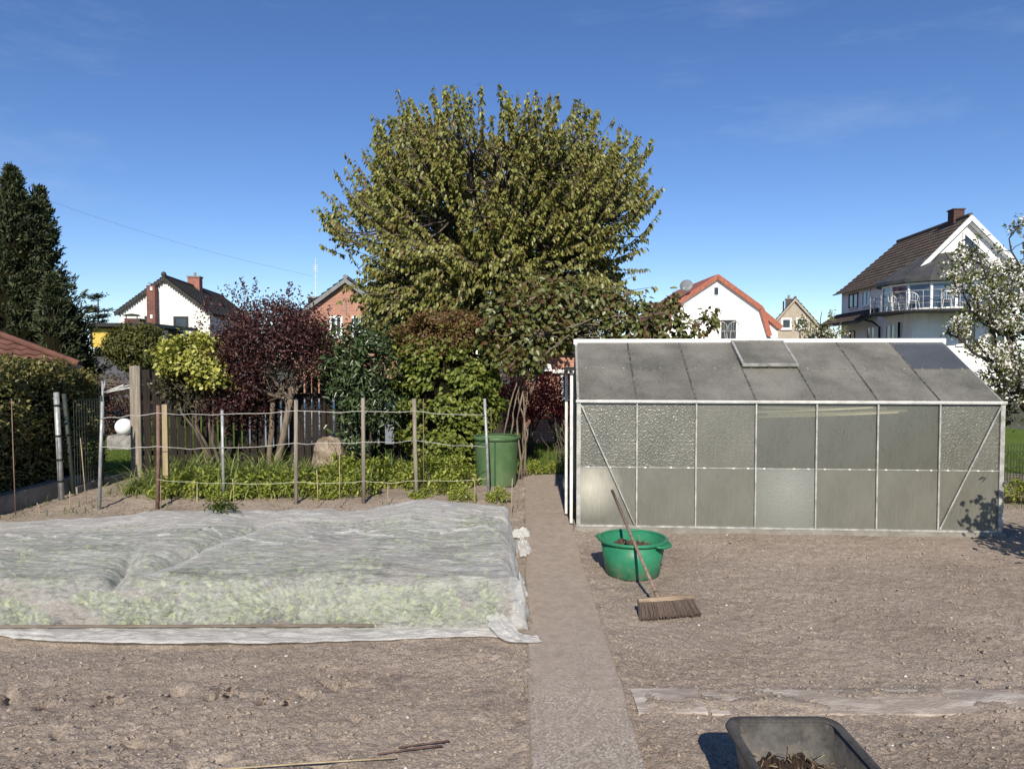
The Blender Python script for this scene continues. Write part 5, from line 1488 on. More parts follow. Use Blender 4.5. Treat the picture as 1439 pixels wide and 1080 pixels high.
# crimson maple beyond
mpl = bush('crimson_maple', 'feathery crimson maple growing beyond the climber stems', 'shrub', (P(742, 550, 14)[0], 14.0, 1.22), (0.74, 0.6, 0.55), 190, 30, 0.10, 0.05, 0.016, 'maple', stems=6, seed=51, lump=0.35, bark='bark_dark')
bush('crimson_maple', 'low crimson maple close to the greenhouse door', 'shrub', (P(790, 530, 15)[0], 15.0, 1.15), (0.75, 0.5, 0.5), 120, 30, 0.10, 0.05, 0.016, 'maple', stems=5, seed=57, lump=0.35, bark='bark_dark')
bush('shade_shrub', 'dark shrub in the shade under the crimson maples', 'shrub', (P(760, 590, 19.6)[0], 19.8, 0.8), (1.6, 0.4, 0.95), 160, 20, 0.12, 0.06, 0.04, 'laurel', stems=4, seed=58)
# dry brush near the door
db = thing('dry_brush', 'tangle of dry bare stalks growing beside the greenhouse door', 'shrub', (P(795, 640, 11.9)[0], 11.9, 0))
mb = MB()
for k in range(60):
    s = np.array([rng.normal(0.05, 0.08), rng.normal(0, 0.12), -0.03]); mb.limb(s, s + np.array([rng.normal(0, 0.14), rng.normal(0, 0.14), rng.uniform(0.3, 0.95)]), 0.006, 0.002, 0.09, 4, 5)
mb.build('stalks', M['bark_pale'], db)
n = 260; leaves('leaves', np.stack([rng.normal(0, 0.14, n), rng.normal(0, 0.14, n), rng.uniform(0.1, 0.8, n)], 1), rdir(n), rdir(n), 0.04, 0.02, LM['olive'], db)

# =================================================================== FLOWER BED
def lily(name, label, px, py, Yd, n, hgt, spread, group='clumps of long leaved plants in the bed', src=None, sc=1.0):
    loc = P(px, py, Yd)
    if src is None:
        root = thing(name, label, 'plant', (loc[0], loc[1], 0.03), 0, group)
        b = np.stack([rng.normal(0, spread, n), rng.normal(0, spread, n), np.zeros(n)], 1)
        blades('leaves', b, hgt * (0.6 + 0.6 * rng.random(n)), 0.021, 1.15, LM['lily'], root, 5)
        return root
    r = src.copy(); C.objects.link(r); r.location = (loc[0], loc[1], 0.03); r.rotation_euler = (0, 0, rng.random() * 6.28); r.scale = (sc, sc, sc); r['label'] = label
    for ch in src.children:
        d = ch.copy(); C.objects.link(d); d.parent = r
    return r


L0 = lily('daylily', 'grassy lily clump just right of the rusty brown post', 250, 650, 10.15, 520, 0.66, 0.21)
for px, Yd, sc, lab in ((212, 9.95, 0.70, 'smaller grassy lily clump spilling left of the rusty brown post'), (285, 10.05, 1.05, 'grassy lily clump below the golden shrub'), (332, 10.0, 1.1, 'big grassy lily clump right of the pale pipe post'), (368, 10.2, 1.1, 'grassy lily clump at the foot of the purple tree'),
                        (402, 9.95, 0.95, 'grassy lily clump left of the first grey wooden post'), (436, 10.5, 0.8, 'grassy lily clump before the boulder'), (548, 10.7, 0.95, 'grassy lily clump between the last two wooden posts'), (312, 9.95, 0.7, 'low grassy lily clump at the foot of the pale pipe post')):
    lily('daylily', lab, px, 650, Yd, 0, 0, 0, src=L0, sc=sc)


def peren(name, label, px, Yd, src=None, sc=1.0):
    loc = P(px, 660, Yd)
    if src is None:
        root = thing(name, label, 'plant', (loc[0], loc[1], 0.03), 0, 'leafy perennials in the bed')
        ps = []; mb = MB()
        for k in range(46):
            a = rng.random() * 6.28; q_ = 0.30 * rng.random() ** 0.6; e = np.array([q_ * math.cos(a), q_ * math.sin(a), 0.06 + 0.24 * rng.random() * (1.15 - q_ / 0.3 * 0.7)])
            mb.limb((e[0] * 0.3, e[1] * 0.3, -0.02), e, 0.004, 0.002, 0.05, 4, 4)
            ps.append(e + rng.normal(0, 0.035, (15, 3)))
        mb.build('stems', M['bark_pale'], root)
        ps = np.concatenate(ps); n = len(ps)
        leaves('leaves', ps, unit(rdir(n) + np.array([0, 0, 0.1])), unit(rdir(n) * 0.5 + np.array([0, -0.2, 1])), 0.055 * (0.5 + 0.8 * rng.random(n)), 0.030, LM['perennial'], root)
        return root
    r = src.copy(); C.objects.link(r); r.location = (loc[0], loc[1], 0.03); r.rotation_euler = (0, 0, rng.random() * 6.28); r.scale = (sc, sc, sc * (0.80 + 0.45 * rng.random())); r['label'] = label
    for ch in src.children:
        d = ch.copy(); C.objects.link(d); d.parent = r
    return r


P0 = peren('leafy_perennial', 'yellow green leafy plant low in front of the rusty brown post clump', 255, 9.75)
for px, Yd, sc, lab in ((290, 9.65, 1.2, 'yellow green leafy plant left of the pale pipe post'), (345, 9.65, 1.25, 'yellow green leafy plant right of the pale pipe post'), (385, 9.65, 1.2, 'yellow green leafy plant left of the first wooden post'), (440, 9.75, 1.35, 'bright leafy plant right of the first wooden post'),
                        (475, 9.8, 1.15, 'bright leafy plant midway between two wooden posts'), (505, 9.65, 0.9, 'low leafy plant at the second wooden post'), (535, 10.4, 1.15, 'leafy plant right of the second wooden post'), (570, 10.3, 1.1, 'leafy plant left of the third wooden post'), (605, 10.2, 1.25, 'dense leafy plant right of the third wooden post'),
                        (640, 10.4, 1.3, 'dense leafy plant left of the water barrel'), (625, 9.8, 0.85, 'low leafy plant in front of the dense ones'), (475, 10.9, 1.2, 'leafy plant before the boulder'), (515, 10.8, 1.2, 'leafy plant under the laurel'), (650, 9.3, 0.6, 'small dark weed near the barrel foot'), (590, 9.5, 0.6, 'small leafy weed below the third wooden post'),
                        (700, 9.3, 0.55, 'small leafy weed right of the barrel foot'), (750, 11.6, 0.7, 'leafy plant at the far end of the path'), (776, 11.7, 0.6, 'leafy plant at the far end of the path near the door'), (460, 9.45, 0.75, 'low leafy plant at the fleece edge'), (415, 10.1, 1.0, 'leafy plant behind the first wooden post'),
                        (310, 9.35, 0.6, 'small leafy weed at the foot of the pale pipe post'), (230, 9.5, 0.7, 'low leafy plant at the rusty brown post'), (1432, 9.4, 0.9, 'leafy weed at the right end of the greenhouse')):
    peren('leafy_perennial', lab, px, Yd, P0, sc)

# =================================================================== HOUSES
def window(root, x0, x1, z0, z1, y=0.0, fw=0.07, frame='white', glass='glass', name='window', mull=0, sill=True, depth=0.05):
    """frame round a recessed-looking pane on a wall facing -y"""
    mb = MB()
    mb.box(x0 - fw, x0, y - depth, y - 0.003, z0 - fw, z1 + fw); mb.box(x1, x1 + fw, y - depth, y - 0.003, z0 - fw, z1 + fw)
    mb.box(x0, x1, y - depth, y - 0.003, z1, z1 + fw); mb.box(x0, x1, y - depth, y - 0.003, z0 - fw, z0)
    for k in range(mull):
        xm = x0 + (x1 - x0) * (k + 1) / (mull + 1); mb.box(xm - fw * 0.5, xm + fw * 0.5, y - depth + 0.004, y - 0.003, z0, z1)
    w = mb.build(name, M[frame], root)
    mb = MB(); mb.box(x0, x1, y - 0.016, y - 0.004, z0, z1); mb.build('pane', M[glass], w)
    if sill:
        mb = MB(); mb.box(x0 - fw - 0.04, x1 + fw + 0.04, y - depth - 0.06, y - 0.003, z0 - fw - 0.05, z0 - fw - 0.002); mb.build('sill', M['white'], w)
    return w


def gable_house(name, label, loc, rz, hw, ez, az, ln, wall, roof, cat='house', over=0.25, front=0.2, courses=12, tiles=16, th=0.14, z0=-0.1, group=None):
    """gable faces local -y; eaves at +-hw, ridge along +y from the apex"""
    root = thing(name, label, cat, (loc[0], loc[1], 0), rz, group)
    mb = MB(); mb.poly([(-hw, 0, z0), (hw, 0, z0), (hw, 0, ez), (0, 0, az - th * 1.3), (-hw, 0, ez)], (0, ln, 0)); mb.build('wall', M[wall], root)
    s = (az - ez) / hw
    mb = MB()
    for sg in (-1, 1):
        e = (sg * (hw + over), ez - over * s); a = (0, az)
        A, B, D, E = (e[0], -front, e[1]), (e[0], ln + front, e[1]), (a[0], ln + front, a[1]), (a[0], -front, a[1])
        off = np.array([sg * s, 0, 1.0]); off /= np.linalg.norm(off)
        if sg > 0: tiled_slope(mb, np.array(A) + off * 0.02, np.array(B) + off * 0.02, np.array(D) + off * 0.02, np.array(E) + off * 0.02, courses, tiles, 0.05, 0.02)
        else: tiled_slope(mb, np.array(B) + off * 0.02, np.array(A) + off * 0.02, np.array(E) + off * 0.02, np.array(D) + off * 0.02, courses, tiles, 0.05, 0.02)
        mb.poly([A, B, D, E], -off * th)
    mb.tube([(0, -front, az + 0.05), (0, ln + front, az + 0.05)], 0.10, n=8)
    r = mb.build('roof', M[roof], root, fix=False)
    return root, r


def chimney(root, x, y, z0, z1, w, d, m='brick_red', cap=True, pots=1):
    mb = MB(); mb.box(x - w / 2, x + w / 2, y - d / 2, y + d / 2, z0, z1)
    c = mb.build('chimney', M[m], root)
    if cap:
        mb = MB(); mb.box(x - w / 2 - 0.05, x + w / 2 + 0.05, y - d / 2 - 0.05, y + d / 2 + 0.05, z1 + 0.002, z1 + 0.09); mb.build('cap', M['concrete'], c)
    for k in range(pots):
        mb = MB(); mb.lathe([(0.10, z1 + 0.09), (0.085, z1 + 0.36), (0.07, z1 + 0.36), (0.07, z1 + 0.1)], 12, x + (k - (pots - 1) / 2) * 0.3, y); mb.build('pot', M['stone_grey'], c)
    return c


# --- cream house, upper left
D = 42.0
ap = P(231, 389, D)
lh, lr = gable_house('house', 'cream gabled house with dark tiled roof and a brick flue up its gable wall', (ap[0], D), R(8.5), 2.5, ap[2] - 1.95, ap[2], 13.5, 'plaster_cream', 'roof_dark', courses=16, tiles=40)
mb = MB()
for sg in (-1, 1):
    s = 1.95 / 2.5
    n_t = 20
    for k in range(n_t):
        t0, t1 = k / n_t, (k + 0.62) / n_t
        mb.poly([(sg * 2.72 * t0, -0.21, ap[2] - 0.03 - 2.72 * s * t0), (sg * 2.72 * t1, -0.21, ap[2] - 0.03 - 2.72 * s * t1), (sg * 2.72 * t1, -0.21, ap[2] - 0.26 - 2.72 * s * t1), (sg * 2.72 * t0, -0.21, ap[2] - 0.26 - 2.72 * s * t0)], (0, -0.03, 0))
    mb.poly([(0, -0.205, ap[2] - 0.03), (sg * 2.72, -0.205, ap[2] - 0.03 - 2.72 * s), (sg * 2.72, -0.205, ap[2] - 0.20 - 2.72 * s), (0, -0.205, ap[2] - 0.20)], (0, 0.03, 0))
mb.build('verge', M['roof_dark'], lr)
mb = MB(); mb.lathe([(0.10, ap[2]), (0.16, ap[2] + 0.12), (0.12, ap[2] + 0.25), (0.02, ap[2] + 0.30)], 12, 0, -0.1); mb.build('finial', M['roof_dark'], lr)
px2x = lambda px: (px - 231) * D / 1000
zt = lambda py: P(0, py, D)[2]
fl_ = MB(); fl_.box(px2x(211), px2x(222), -0.50, -0.002, 0, zt(402)); fl = fl_.build('brick_flue', M['brick_dark'], lh)
mb = MB(); mb.box(px2x(215.5), px2x(218.5), -0.53, -0.503, zt(448), zt(443)); mb.build('vent_plate', M['white'], fl); mb = MB(); mb.box(px2x(216), px2x(219), -0.53, -0.503, zt(409), zt(404.5)); mb.build('vent_plate', M['white'], fl)
window(lh, px2x(245), px2x(259), zt(474), zt(447), 0.0, 0.12, 'dark', 'glass')
window(lh, px2x(206), px2x(209.5), zt(458), zt(446), 0.0, 0.08, 'dark', 'glass', sill=False)
cy_ = 6.0; cxr = 0.0; chimney(lh, 0.05, cy_, ap[2] - 0.7, ap[2] + 0.62, 0.75, 0.75, 'brick_red')
# far dark antenna rake on its ridge
mb = MB(); mb.bar((-0.85, -0.1, ap[2] - 0.38), (-0.3, -0.1, ap[2] - 0.52), 0.04, 0.05); mb.build('antenna', M['dark'], lh)

# --- flat roofed annex before it
D = 33.0
ax0, ax1 = P(128, 500, D)[0], P(243, 500, D)[0]
an = thing('annex', 'dark grey flat roofed annex with a yellow wall panel in front of the cream house', 'house', (ax0, D, 0), R(2))
W_ = ax1 - ax0 - 0.75; zq = lambda py: P(0, py, D)[2]
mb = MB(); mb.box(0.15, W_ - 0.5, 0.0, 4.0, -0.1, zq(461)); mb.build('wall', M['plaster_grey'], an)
mb = MB(); mb.box(-0.2, W_ + 0.1, -1.0, 4.4, zq(460), zq(455)); mb.build('roof', M['dark'], an)
mb = MB(); mb.box(0.42, 1.25, -0.62, -0.05, zq(488), zq(462)); o = mb.build('wall_panel', M['yellow'], an); o['label'] = 'yellow rendered panel'
mb = MB(); mb.box(0.33, 0.415, -0.66, -0.05, zq(488), zq(461)); mb.build('post', M['dark'], an)
window(an, 0.0 + 0.20, 0.30, zq(485), zq(465), -0.003, 0.05, 'white', 'glass', sill=False)
window(an, 2.6, 3.5, zq(480), zq(465), -0.003, 0.05, 'dark', 'glass', sill=False)
ch = chimney(an, P(165, 450, D)[0] - ax0 + 0.05, 1.5, zq(458), zq(445), 0.72, 0.6, 'brick_brown', False, 0)
mb = MB(); xk = P(165, 450, D)[0] - ax0 + 0.05
mb.lathe([(0.42, zq(441)), (0.30, zq(438.6)), (0.01, zq(437.4))], 20, xk - 0.15, 1.5, 1, 0.8)
for q in (-0.42, 0.1): mb.box(xk + q, xk + q + 0.03, 1.45, 1.5, zq(445), zq(440.5))
mb.build('cowl', M['dark'], ch)

# --- garage with red tiled hip roof, far left
D = 16.0
e1 = P(112, 514, D); gr = thing('garage', 'low building with an old red tiled hipped roof behind the hedge', 'garage', (e1[0], D, 0), R(34))
zE = e1[2]
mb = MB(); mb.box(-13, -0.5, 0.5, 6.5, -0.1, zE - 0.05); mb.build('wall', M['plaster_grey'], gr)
apx = np.array([-3.4, 3.4, zE + 1.55])
mb = MB()
tiled_slope(mb, (-13.5, 0, zE), (0, 0, zE), (apx[0], 3.4, apx[2]), (-13.5, 3.4, apx[2]), 13, 52, 0.035, 0.022)
tiled_slope(mb, (0, 0, zE), (0, 6.8, zE), (apx[0], 3.4, apx[2]), (apx[0], 3.4, apx[2]), 13, 22, 0.035, 0.02)
mb.tube([(0.0, 0.0, zE + 0.05), (apx[0], 3.4, apx[2] + 0.05)], 0.07, n=8)
mb.build('roof', M['roof_red'], gr, fix=False)
mb = MB(); mb.box(-13.5, 0.0, 0.02, 0.05, zE - 0.17, zE - 0.012); mb.box(-0.05, 0.0, 0.052, 6.8, zE - 0.17, zE - 0.012); mb.box(-13.5, -0.051, 0.051, 6.8, zE - 0.05, zE - 0.015); mb.build('fascia', M['dark'], gr)
mb = MB(); mb.tube([(-13.5, -0.06, zE - 0.04), (0.05, -0.06, zE - 0.04)], 0.055, n=8); mb.build('gutter', M['dark'], gr)

# --- brick house behind the purple tree
D = 30.0
ap = P(486, 391, D); zq = lambda py: P(0, py, D)[2]; xq_ = lambda px: (px - 486) * D / 1000
bh, br = gable_house('house', 'red brick gabled house with grey verge boards and a mast beside it', (ap[0], D), R(4), 2.15, ap[2] - 1.62, ap[2], 8.0, 'brick_orange', 'grey_trim', courses=10, tiles=14)
mb = MB()
for sg in (-1, 1):
    s = 1.62 / 2.15
    mb.poly([(0, -0.205, ap[2] - 0.01), (sg * 2.4, -0.205, ap[2] - 0.01 - 2.4 * s), (sg * 2.4, -0.205, ap[2] - 0.20 - 2.4 * s), (0, -0.205, ap[2] - 0.20)], (0, -0.04, 0))
mb.build('verge', M['grey_trim'], br)
window(bh, xq_(466), xq_(478), zq(470), zq(447), 0, 0.09, 'white', 'glass', mull=1)
window(bh, xq_(497), xq_(512), zq(470), zq(447), 0, 0.09, 'white', 'glass', mull=1)
mb = MB(); mb.box(xq_(486) - 0.02, xq_(486) + 0.02, -0.03, -0.003, zq(442), zq(418)); mb.build('downpipe', M['grey_trim'], bh)
ch = chimney(bh, xq_(440.5), 0.6, 1.0, zq(418.5), 0.55, 0.55, 'dark', False, 0)
mb = MB(); mb.box(xq_(440.5) - 0.33, xq_(440.5) + 0.33, 0.27, 0.93, zq(418.3), zq(416)); mb.build('cap', M['grey_trim'], ch)
mb = MB(); mb.tube([(xq_(440.5), 0.6, zq(416)), (xq_(440.5), 0.6, zq(361))], 0.028, 0.018, 6)
for k in range(4): mb.bar((xq_(440.5) - 0.1, 0.6, zq(370 + 3 * k)), (xq_(440.5) + 0.1, 0.6, zq(370 + 3 * k)), 0.012, 0.012)
mb.build('mast', M['white_alu'], bh)

# --- red brick bungalow behind the greenhouse door
D = 16.2
b0 = P(736, 520, D); bg = thing('bungalow', 'low red brick bungalow with white window lintels beyond the crimson maple', 'house', (b0[0], D, 0))
zq = lambda py: P(0, py, D)[2]
mb = MB(); mb.box(0, 5.0, 0, 4.5, -0.1, zq(499)); mb.build('wall', M['brick_orange'], bg)
mb = MB(); mb.box(-0.2, 5.2, -0.1, 4.8, zq(498.8), zq(494)); mb.build('roof', M['dark'], bg, bevel=0.02)
mb = MB(); mb.box(0.05, 0.63, -0.16, -0.003, zq(521), zq(511)); mb.build('lintel', M['white'], bg)
mb = MB(); mb.box(0.64, 4.9, -0.12, -0.003, zq(524), zq(519)); mb.build('lintel', M['white'], bg)
window(bg, 0.9, 2.4, zq(556), zq(526), 0, 0.06, 'white', 'glass', mull=1)
window(bg, 3.2, 4.7, zq(556), zq(526), 0, 0.06, 'white', 'glass', mull=1)

# --- white house with orange red verges
D = 40.0
ap = P(1007.5, 388, D); zq = lambda py: P(0, py, D)[2]; xq_ = lambda px: (px - 1007.5) * D / 1000
wh = thing('house', 'white rendered house with orange red verge tiles and a satellite dish on its roof', 'house', (ap[0], D, 0), R(0.5))
az = ap[2]
L1, L2 = (xq_(942), zq(432)), (xq_(930), zq(480)); R1, R2 = (xq_(1070), zq(433)), (xq_(1082), zq(472))
prof = [L2, L1, (0, az), R1, R2]
mb = MB(); mb.poly([(L2[0] + 0.12, 0, -0.1), (R2[0] - 0.12, 0, -0.1), (R2[0] - 0.12, 0, R2[1]), (R1[0] - 0.12, 0, R1[1]), (0, 0, az - 0.12), (L1[0] + 0.12, 0, L1[1]), (L2[0] + 0.12, 0, L2[1])], (0, 9, 0)); mb.build('wall', M['plaster'], wh)
mb = MB(); mv = MB()
for p, q in ((L2, L1), (L1, (0, az)), ((0, az), R1), (R1, R2)):
    d = np.array([q[0] - p[0], q[1] - p[1]]); n_ = np.array([-d[1], d[0]]) / np.linalg.norm(d); n_ = n_ if n_[1] > 0 or p in (L2,) else n_
    w0 = 0.10
    mb.poly([(p[0], -0.10, p[1]), (q[0], -0.10, q[1]), (q[0] + n_[0] * w0, -0.10, q[1] + n_[1] * w0), (p[0] + n_[0] * w0, -0.10, p[1] + n_[1] * w0)], (0, 9.2, 0))
    mv.poly([(p[0] - n_[0] * 0.16, -0.22, p[1] - n_[1] * 0.16), (q[0] - n_[0] * 0.16, -0.22, q[1] - n_[1] * 0.16), (q[0] + n_[0] * 0.10, -0.22, q[1] + n_[1] * 0.10), (p[0] + n_[0] * 0.10, -0.22, p[1] + n_[1] * 0.10)], (0, 0.118, 0))
rf = mb.build('roof', M['tile_orange'], wh); mv.build('verge', M['tile_orange'], rf)
window(wh, xq_(1003.6), xq_(1009.4), zq(414.5), zq(404), 0, 0.03, 'white', 'glass', sill=False)
window(wh, xq_(1016.5), xq_(1032.5), zq(478), zq(452), 0, 0.10, 'dark', 'glass', name='balcony_door', sill=False, mull=1)
# small side wing with its own verge
mb = MB(); mb.poly([(R1[0] + 0.22, 0.05, -0.1), (xq_(1094), 0.05, -0.1), (xq_(1094), 0.05, zq(462)), (R1[0] + 0.22, 0.05, zq(447))], (0, 5, 0)); mb.build('side_wall', M['plaster'], wh)
mb = MB(); mb.bar((R1[0] + 0.1, 0.0, zq(440)), (xq_(1098), 0.0, zq(461)), 0.30, 0.30, (0, 0, 1)); mb.poly([(R1[0] + 0.1, 0.16, zq(441)), (xq_(1098), 0.16, zq(462)), (xq_(1098), 0.16, zq(463.5)), (R1[0] + 0.1, 0.16, zq(443))], (0, 5, 0)); mb.build('side_roof', M['tile_orange'], wh)
# terrace in front with the two wire chairs
tz = zq(480)
mb = MB(); mb.box(-3.2, 3.0, -3.0, -0.26, -0.1, tz); mb.build('terrace', M['plaster'], wh)
root_w = Matrix.Translation((ap[0], D, 0)) @ Matrix.Rotation(R(0.5), 4, 'Z')


def wire_chair(name, label, loc, rz, cat, group, sc=1.0, m='white'):
    c = thing(name, label, cat, loc, rz, group)
    mb = MB()
    mb.lathe([(0.001, 0.44), (0.24, 0.44), (0.25, 0.46), (0.001, 0.462)], 18); mb.build('seat', M[m], c)
    mb = MB(); arc = [(0.27 * math.cos(a), 0.27 * math.sin(a), 0.46 + 0.42 * max(0, math.sin(a)) ** 0.6) for a in np.linspace(0.02, math.pi - 0.02, 15)]
    mb.tube(arc, 0.018, n=6)
    for k in range(2, 13, 2): mb.tube([(arc[k][0] * 0.85, arc[k][1] * 0.85, 0.46), arc[k]], 0.010, n=4)
    mb.build('backrest', M[m], c)
    for sx in (-1, 1):
        for sy in (-1, 1):
            mb = MB(); mb.tube([(0.16 * sx, 0.16 * sy, 0.44), (0.22 * sx, 0.22 * sy, 0.0)], 0.014, n=6); mb.build('leg', M[m], c)
    c.scale = (sc, sc, sc)
    return c
for px, lab in ((1006, 'grey wire chair on the white terrace, left of the dark door'), (1021, 'grey wire chair on the white terrace, in front of the dark door')):
    q = root_w @ Vector((xq_(px), -1.2, tz)); wire_chair('terrace_chair', lab, q, R(185 if px > 1010 else 150), 'chair', 'chairs on the white terrace', 1.2, 'alu')
# satellite dish
q = root_w @ Vector((xq_(963), -0.3, zq(403)))
sd = thing('satellite_dish', 'grey satellite dish on the left roof slope of the white house', 'satellite dish', q, R(-22))
mb = MB(); pr = [(0.001, 0.0)] + [(0.36 * k / 8, 0.10 * (k / 8) ** 2) for k in range(1, 9)] + [(0.355, 0.11), (0.001, 0.02)]
mb.lathe(pr, 24); o = mb.build('reflector', M['dish'], sd, True); o.rotation_euler = (R(68), 0, 0)
mb = MB(); mb.tube([(0, 0.02, 0), (0.02, 0.15, -0.12), (0.1, 0.18, -0.62)], 0.025, n=6); mb.build('bracket', M['alu'], sd)
mb = MB(); mb.tube([(0, -0.02, -0.3), (-0.05, -0.52, -0.16)], 0.014, n=5); mb.box(-0.09, -0.01, -0.6, -0.5, -0.21, -0.11); mb.build('feed_arm', M['alu'], sd)

# --- beige house farther right
D = 50.0
ap = P(1117.5, 419, D); zq = lambda py: P(0, py, D)[2]; xq_ = lambda px: (px - 1117.5) * D / 1000
bb, bbr = gable_house('house', 'beige brick gabled house with dark roof between the two white houses', (ap[0], D), R(-20), 2.3, ap[2] - 2.75, ap[2], 11.0, 'plaster_beige', 'roof_brown', courses=12, tiles=26, over=0.1, front=0.12)
mb = MB()
for sg in (-1, 1):
    s = 2.75 / 2.3
    mb.poly([(0, -0.125, ap[2] + 0.0), (sg * 2.42, -0.125, ap[2] - 2.42 * s), (sg * 2.42, -0.125, ap[2] - 0.2 - 2.42 * s), (0, -0.125, ap[2] - 0.2)], (0, -0.03, 0))
mb.build('verge', M['plaster_beige'], bbr)
window(bb, xq_(1102), xq_(1111), zq(460), zq(449), 0, 0.12, 'white', 'glass')
window(bb, xq_(1121), xq_(1131), zq(460), zq(449), 0, 0.12, 'white', 'glass')
chimney(bb, -0.3, 5.6, ap[2] - 0.9, ap[2] + 0.35, 0.5, 0.5, 'slate', True, 1)
mb = MB(); mb.tube([(-0.7, 4.3, ap[2] - 0.9), (-0.7, 4.3, ap[2] + 0.15)], 0.06, n=8); mb.build('flue_pipe', M['dark'], bb)

# --- big white house with the round glazed corner
D = 36.0
W0 = np.array([20.2, 36.0, 0.0]); rzW = -R(5.0)
bw = thing('house', 'large white house with brown tiled roof and a round glazed corner room at the right', 'house', W0, rzW)
Tw = Matrix.Translation(W0) @ Matrix.Rotation(rzW, 4, 'Z'); Ti = Tw.inverted()
loc = lambda px, py, Yd: Ti @ Vector(P(px, py, Yd))
EZ, AZ, HWd, LNG = 6.2, 9.0, 2.55, 9.6
mb = MB(); mb.poly([(0, 0, -0.1), (2 * HWd, 0, -0.1), (2 * HWd, 0, EZ), (HWd, 0, AZ - 0.12), (0, 0, EZ)], (0, LNG - 2.6, 0)); mb.box(0, 2 * HWd, LNG - 2.599, LNG, -0.1, EZ); mb.build('wall', M['plaster'], bw)
s = (AZ - EZ) / HWd
# roof: steep upper slope with a kick at the eaves, half-hip at the far end
mb = MB()
hipy = LNG - 1.9
eL, kL = (-0.45, EZ - 0.22), (0.2, EZ + 0.28)
tiled_slope(mb, (eL[0], LNG + 0.3, eL[1]), (eL[0], -0.3, eL[1]), (kL[0], -0.3, kL[1]), (kL[0], LNG + 0.2, kL[1]), 3, 34, 0.05, 0.02)
tiled_slope(mb, (kL[0], LNG + 0.2, kL[1]), (kL[0], -0.3, kL[1]), (HWd, -0.3, AZ), (HWd, hipy, AZ), 12, 34, 0.05, 0.02)
eR, kR = (2 * HWd + 0.75, EZ - 0.35), (2 * HWd - 0.15, EZ + 0.28)
tiled_slope(mb, (kR[0], -0.3, kR[1]), (kR[0], LNG + 0.2, kR[1]), (HWd, hipy, AZ), (HWd, -0.3, AZ), 12, 34, 0.05, 0.02)
tiled_slope(mb, (eR[0], -0.3, eR[1]), (eR[0], LNG + 0.3, eR[1]), (kR[0], LNG + 0.2, kR[1]), (kR[0], -0.3, kR[1]), 3, 34, 0.05, 0.02)
tiled_slope(mb, (kR[0], LNG + 0.2, kR[1]), (kL[0], LNG + 0.2, kL[1]), (HWd, hipy, AZ), (HWd, hipy, AZ), 10, 16, 0.05, 0.02)
mb.tube([(HWd, -0.3, AZ + 0.05), (HWd, hipy, AZ + 0.05)], 0.11, n=8)
rf = mb.build('roof', M['roof_brown'], bw, fix=False)
mb = MB()
for sg in (-1, 1):
    mb.poly([(HWd, -0.32, AZ + 0.04), (HWd + sg * (HWd - 0.15), -0.32, EZ + 0.32), (HWd + sg * (HWd - 0.15), -0.32, EZ + 0.06), (HWd, -0.32, AZ - 0.24)], (0, -0.08, 0))
    mb.poly([(HWd, -0.318, AZ - 0.10), (HWd + sg * HWd, -0.318, EZ + 0.14), (HWd + sg * HWd, -0.318, EZ - 0.05), (HWd, -0.318, AZ - 0.30)], (0, 0.31, 0))
mb.build('verge', M['white'], rf)
ch = chimney(bw, HWd + 0.05, 1.2, AZ - 0.5, AZ + 0.55, 0.52, 0.6, 'brick_brown', False, 0)
mb = MB(); mb.box(HWd - 0.25, HWd + 0.35, 0.86, 1.54, AZ + 0.552, AZ + 0.62); mb.build('cap', M['brick_brown'], ch)
# triangular gable window
wx, wz = HWd + 0.25, AZ - 2.1
mb = MB(); fr = [(wx - 0.45, -0.05, wz), (wx + 0.95, -0.05, wz), (wx - 0.45, -0.05, wz + 1.35)]
for a, b in ((0, 1), (1, 2), (2, 0)): mb.bar(fr[a], fr[b], 0.09, 0.09, (0, 1, 0))
tw = mb.build('window', M['white'], bw)
mb = MB(); mb.poly(fr, (0, 0.03, 0)); mb.build('pane', M['glass'], tw)
mb = MB(); mb.box(wx - 0.6, wx + 1.1, -0.12, -0.003, wz - 0.2, wz - 0.08); mb.build('sill', M['white'], tw)
for x0 in (2.2, 3.6): window(bw, x0, x0 + 0.8, 2.7, 4.2, 0, 0.08, 'white', 'glass', mull=1)
window(bw, 4.4, 5.1, 5.0, 6.0, 0, 0.08, 'white', 'glass')
# openings on the long shaded side (wall plane x = 0, facing -x)


def side_window(y0, y1, z0, z1, frame='white', mull=0, x=0.0, name='window', glass='glass', dp=0.05):
    mb = MB(); f = 0.07
    mb.box(x - dp, x - 0.003, y0 - f, y0, z0 - f, z1 + f); mb.box(x - dp, x - 0.003, y1, y1 + f, z0 - f, z1 + f)
    mb.box(x - dp, x - 0.003, y0, y1, z1, z1 + f); mb.box(x - dp, x - 0.003, y0, y1, z0 - f, z0)
    for k in range(mull):
        ym = y0 + (y1 - y0) * (k + 1) / (mull + 1); mb.box(x - dp + 0.004, x - 0.003, ym - 0.05, ym + 0.05, z0, z1)
    w = mb.build(name, M[frame], bw)
    mb = MB(); mb.box(x - 0.016, x - 0.004, y0, y1, z0, z1); mb.build('pane', M[glass], w)
    mb = MB(); mb.box(x - dp - 0.08, x - 0.003, y0 - 0.1, y1 + 0.1, z0 - f - 0.05, z0 - f - 0.002); mb.build('sill', M['white'], w)


side_window(5.2, 6.2, 5.1, 5.85, 'white', 1, glass='glass_blue'); side_window(7.0, 8.3, 5.1, 5.85, 'dark', 1, glass='glass_blue')
side_window(1.9, 2.9, 2.3, 3.72, 'white', 1, name='balcony_door'); side_window(4.5, 5.5, 2.3, 3.72, 'white', 1, name='balcony_door'); side_window(7.4, 8.0, 2.5, 3.6, 'dark')
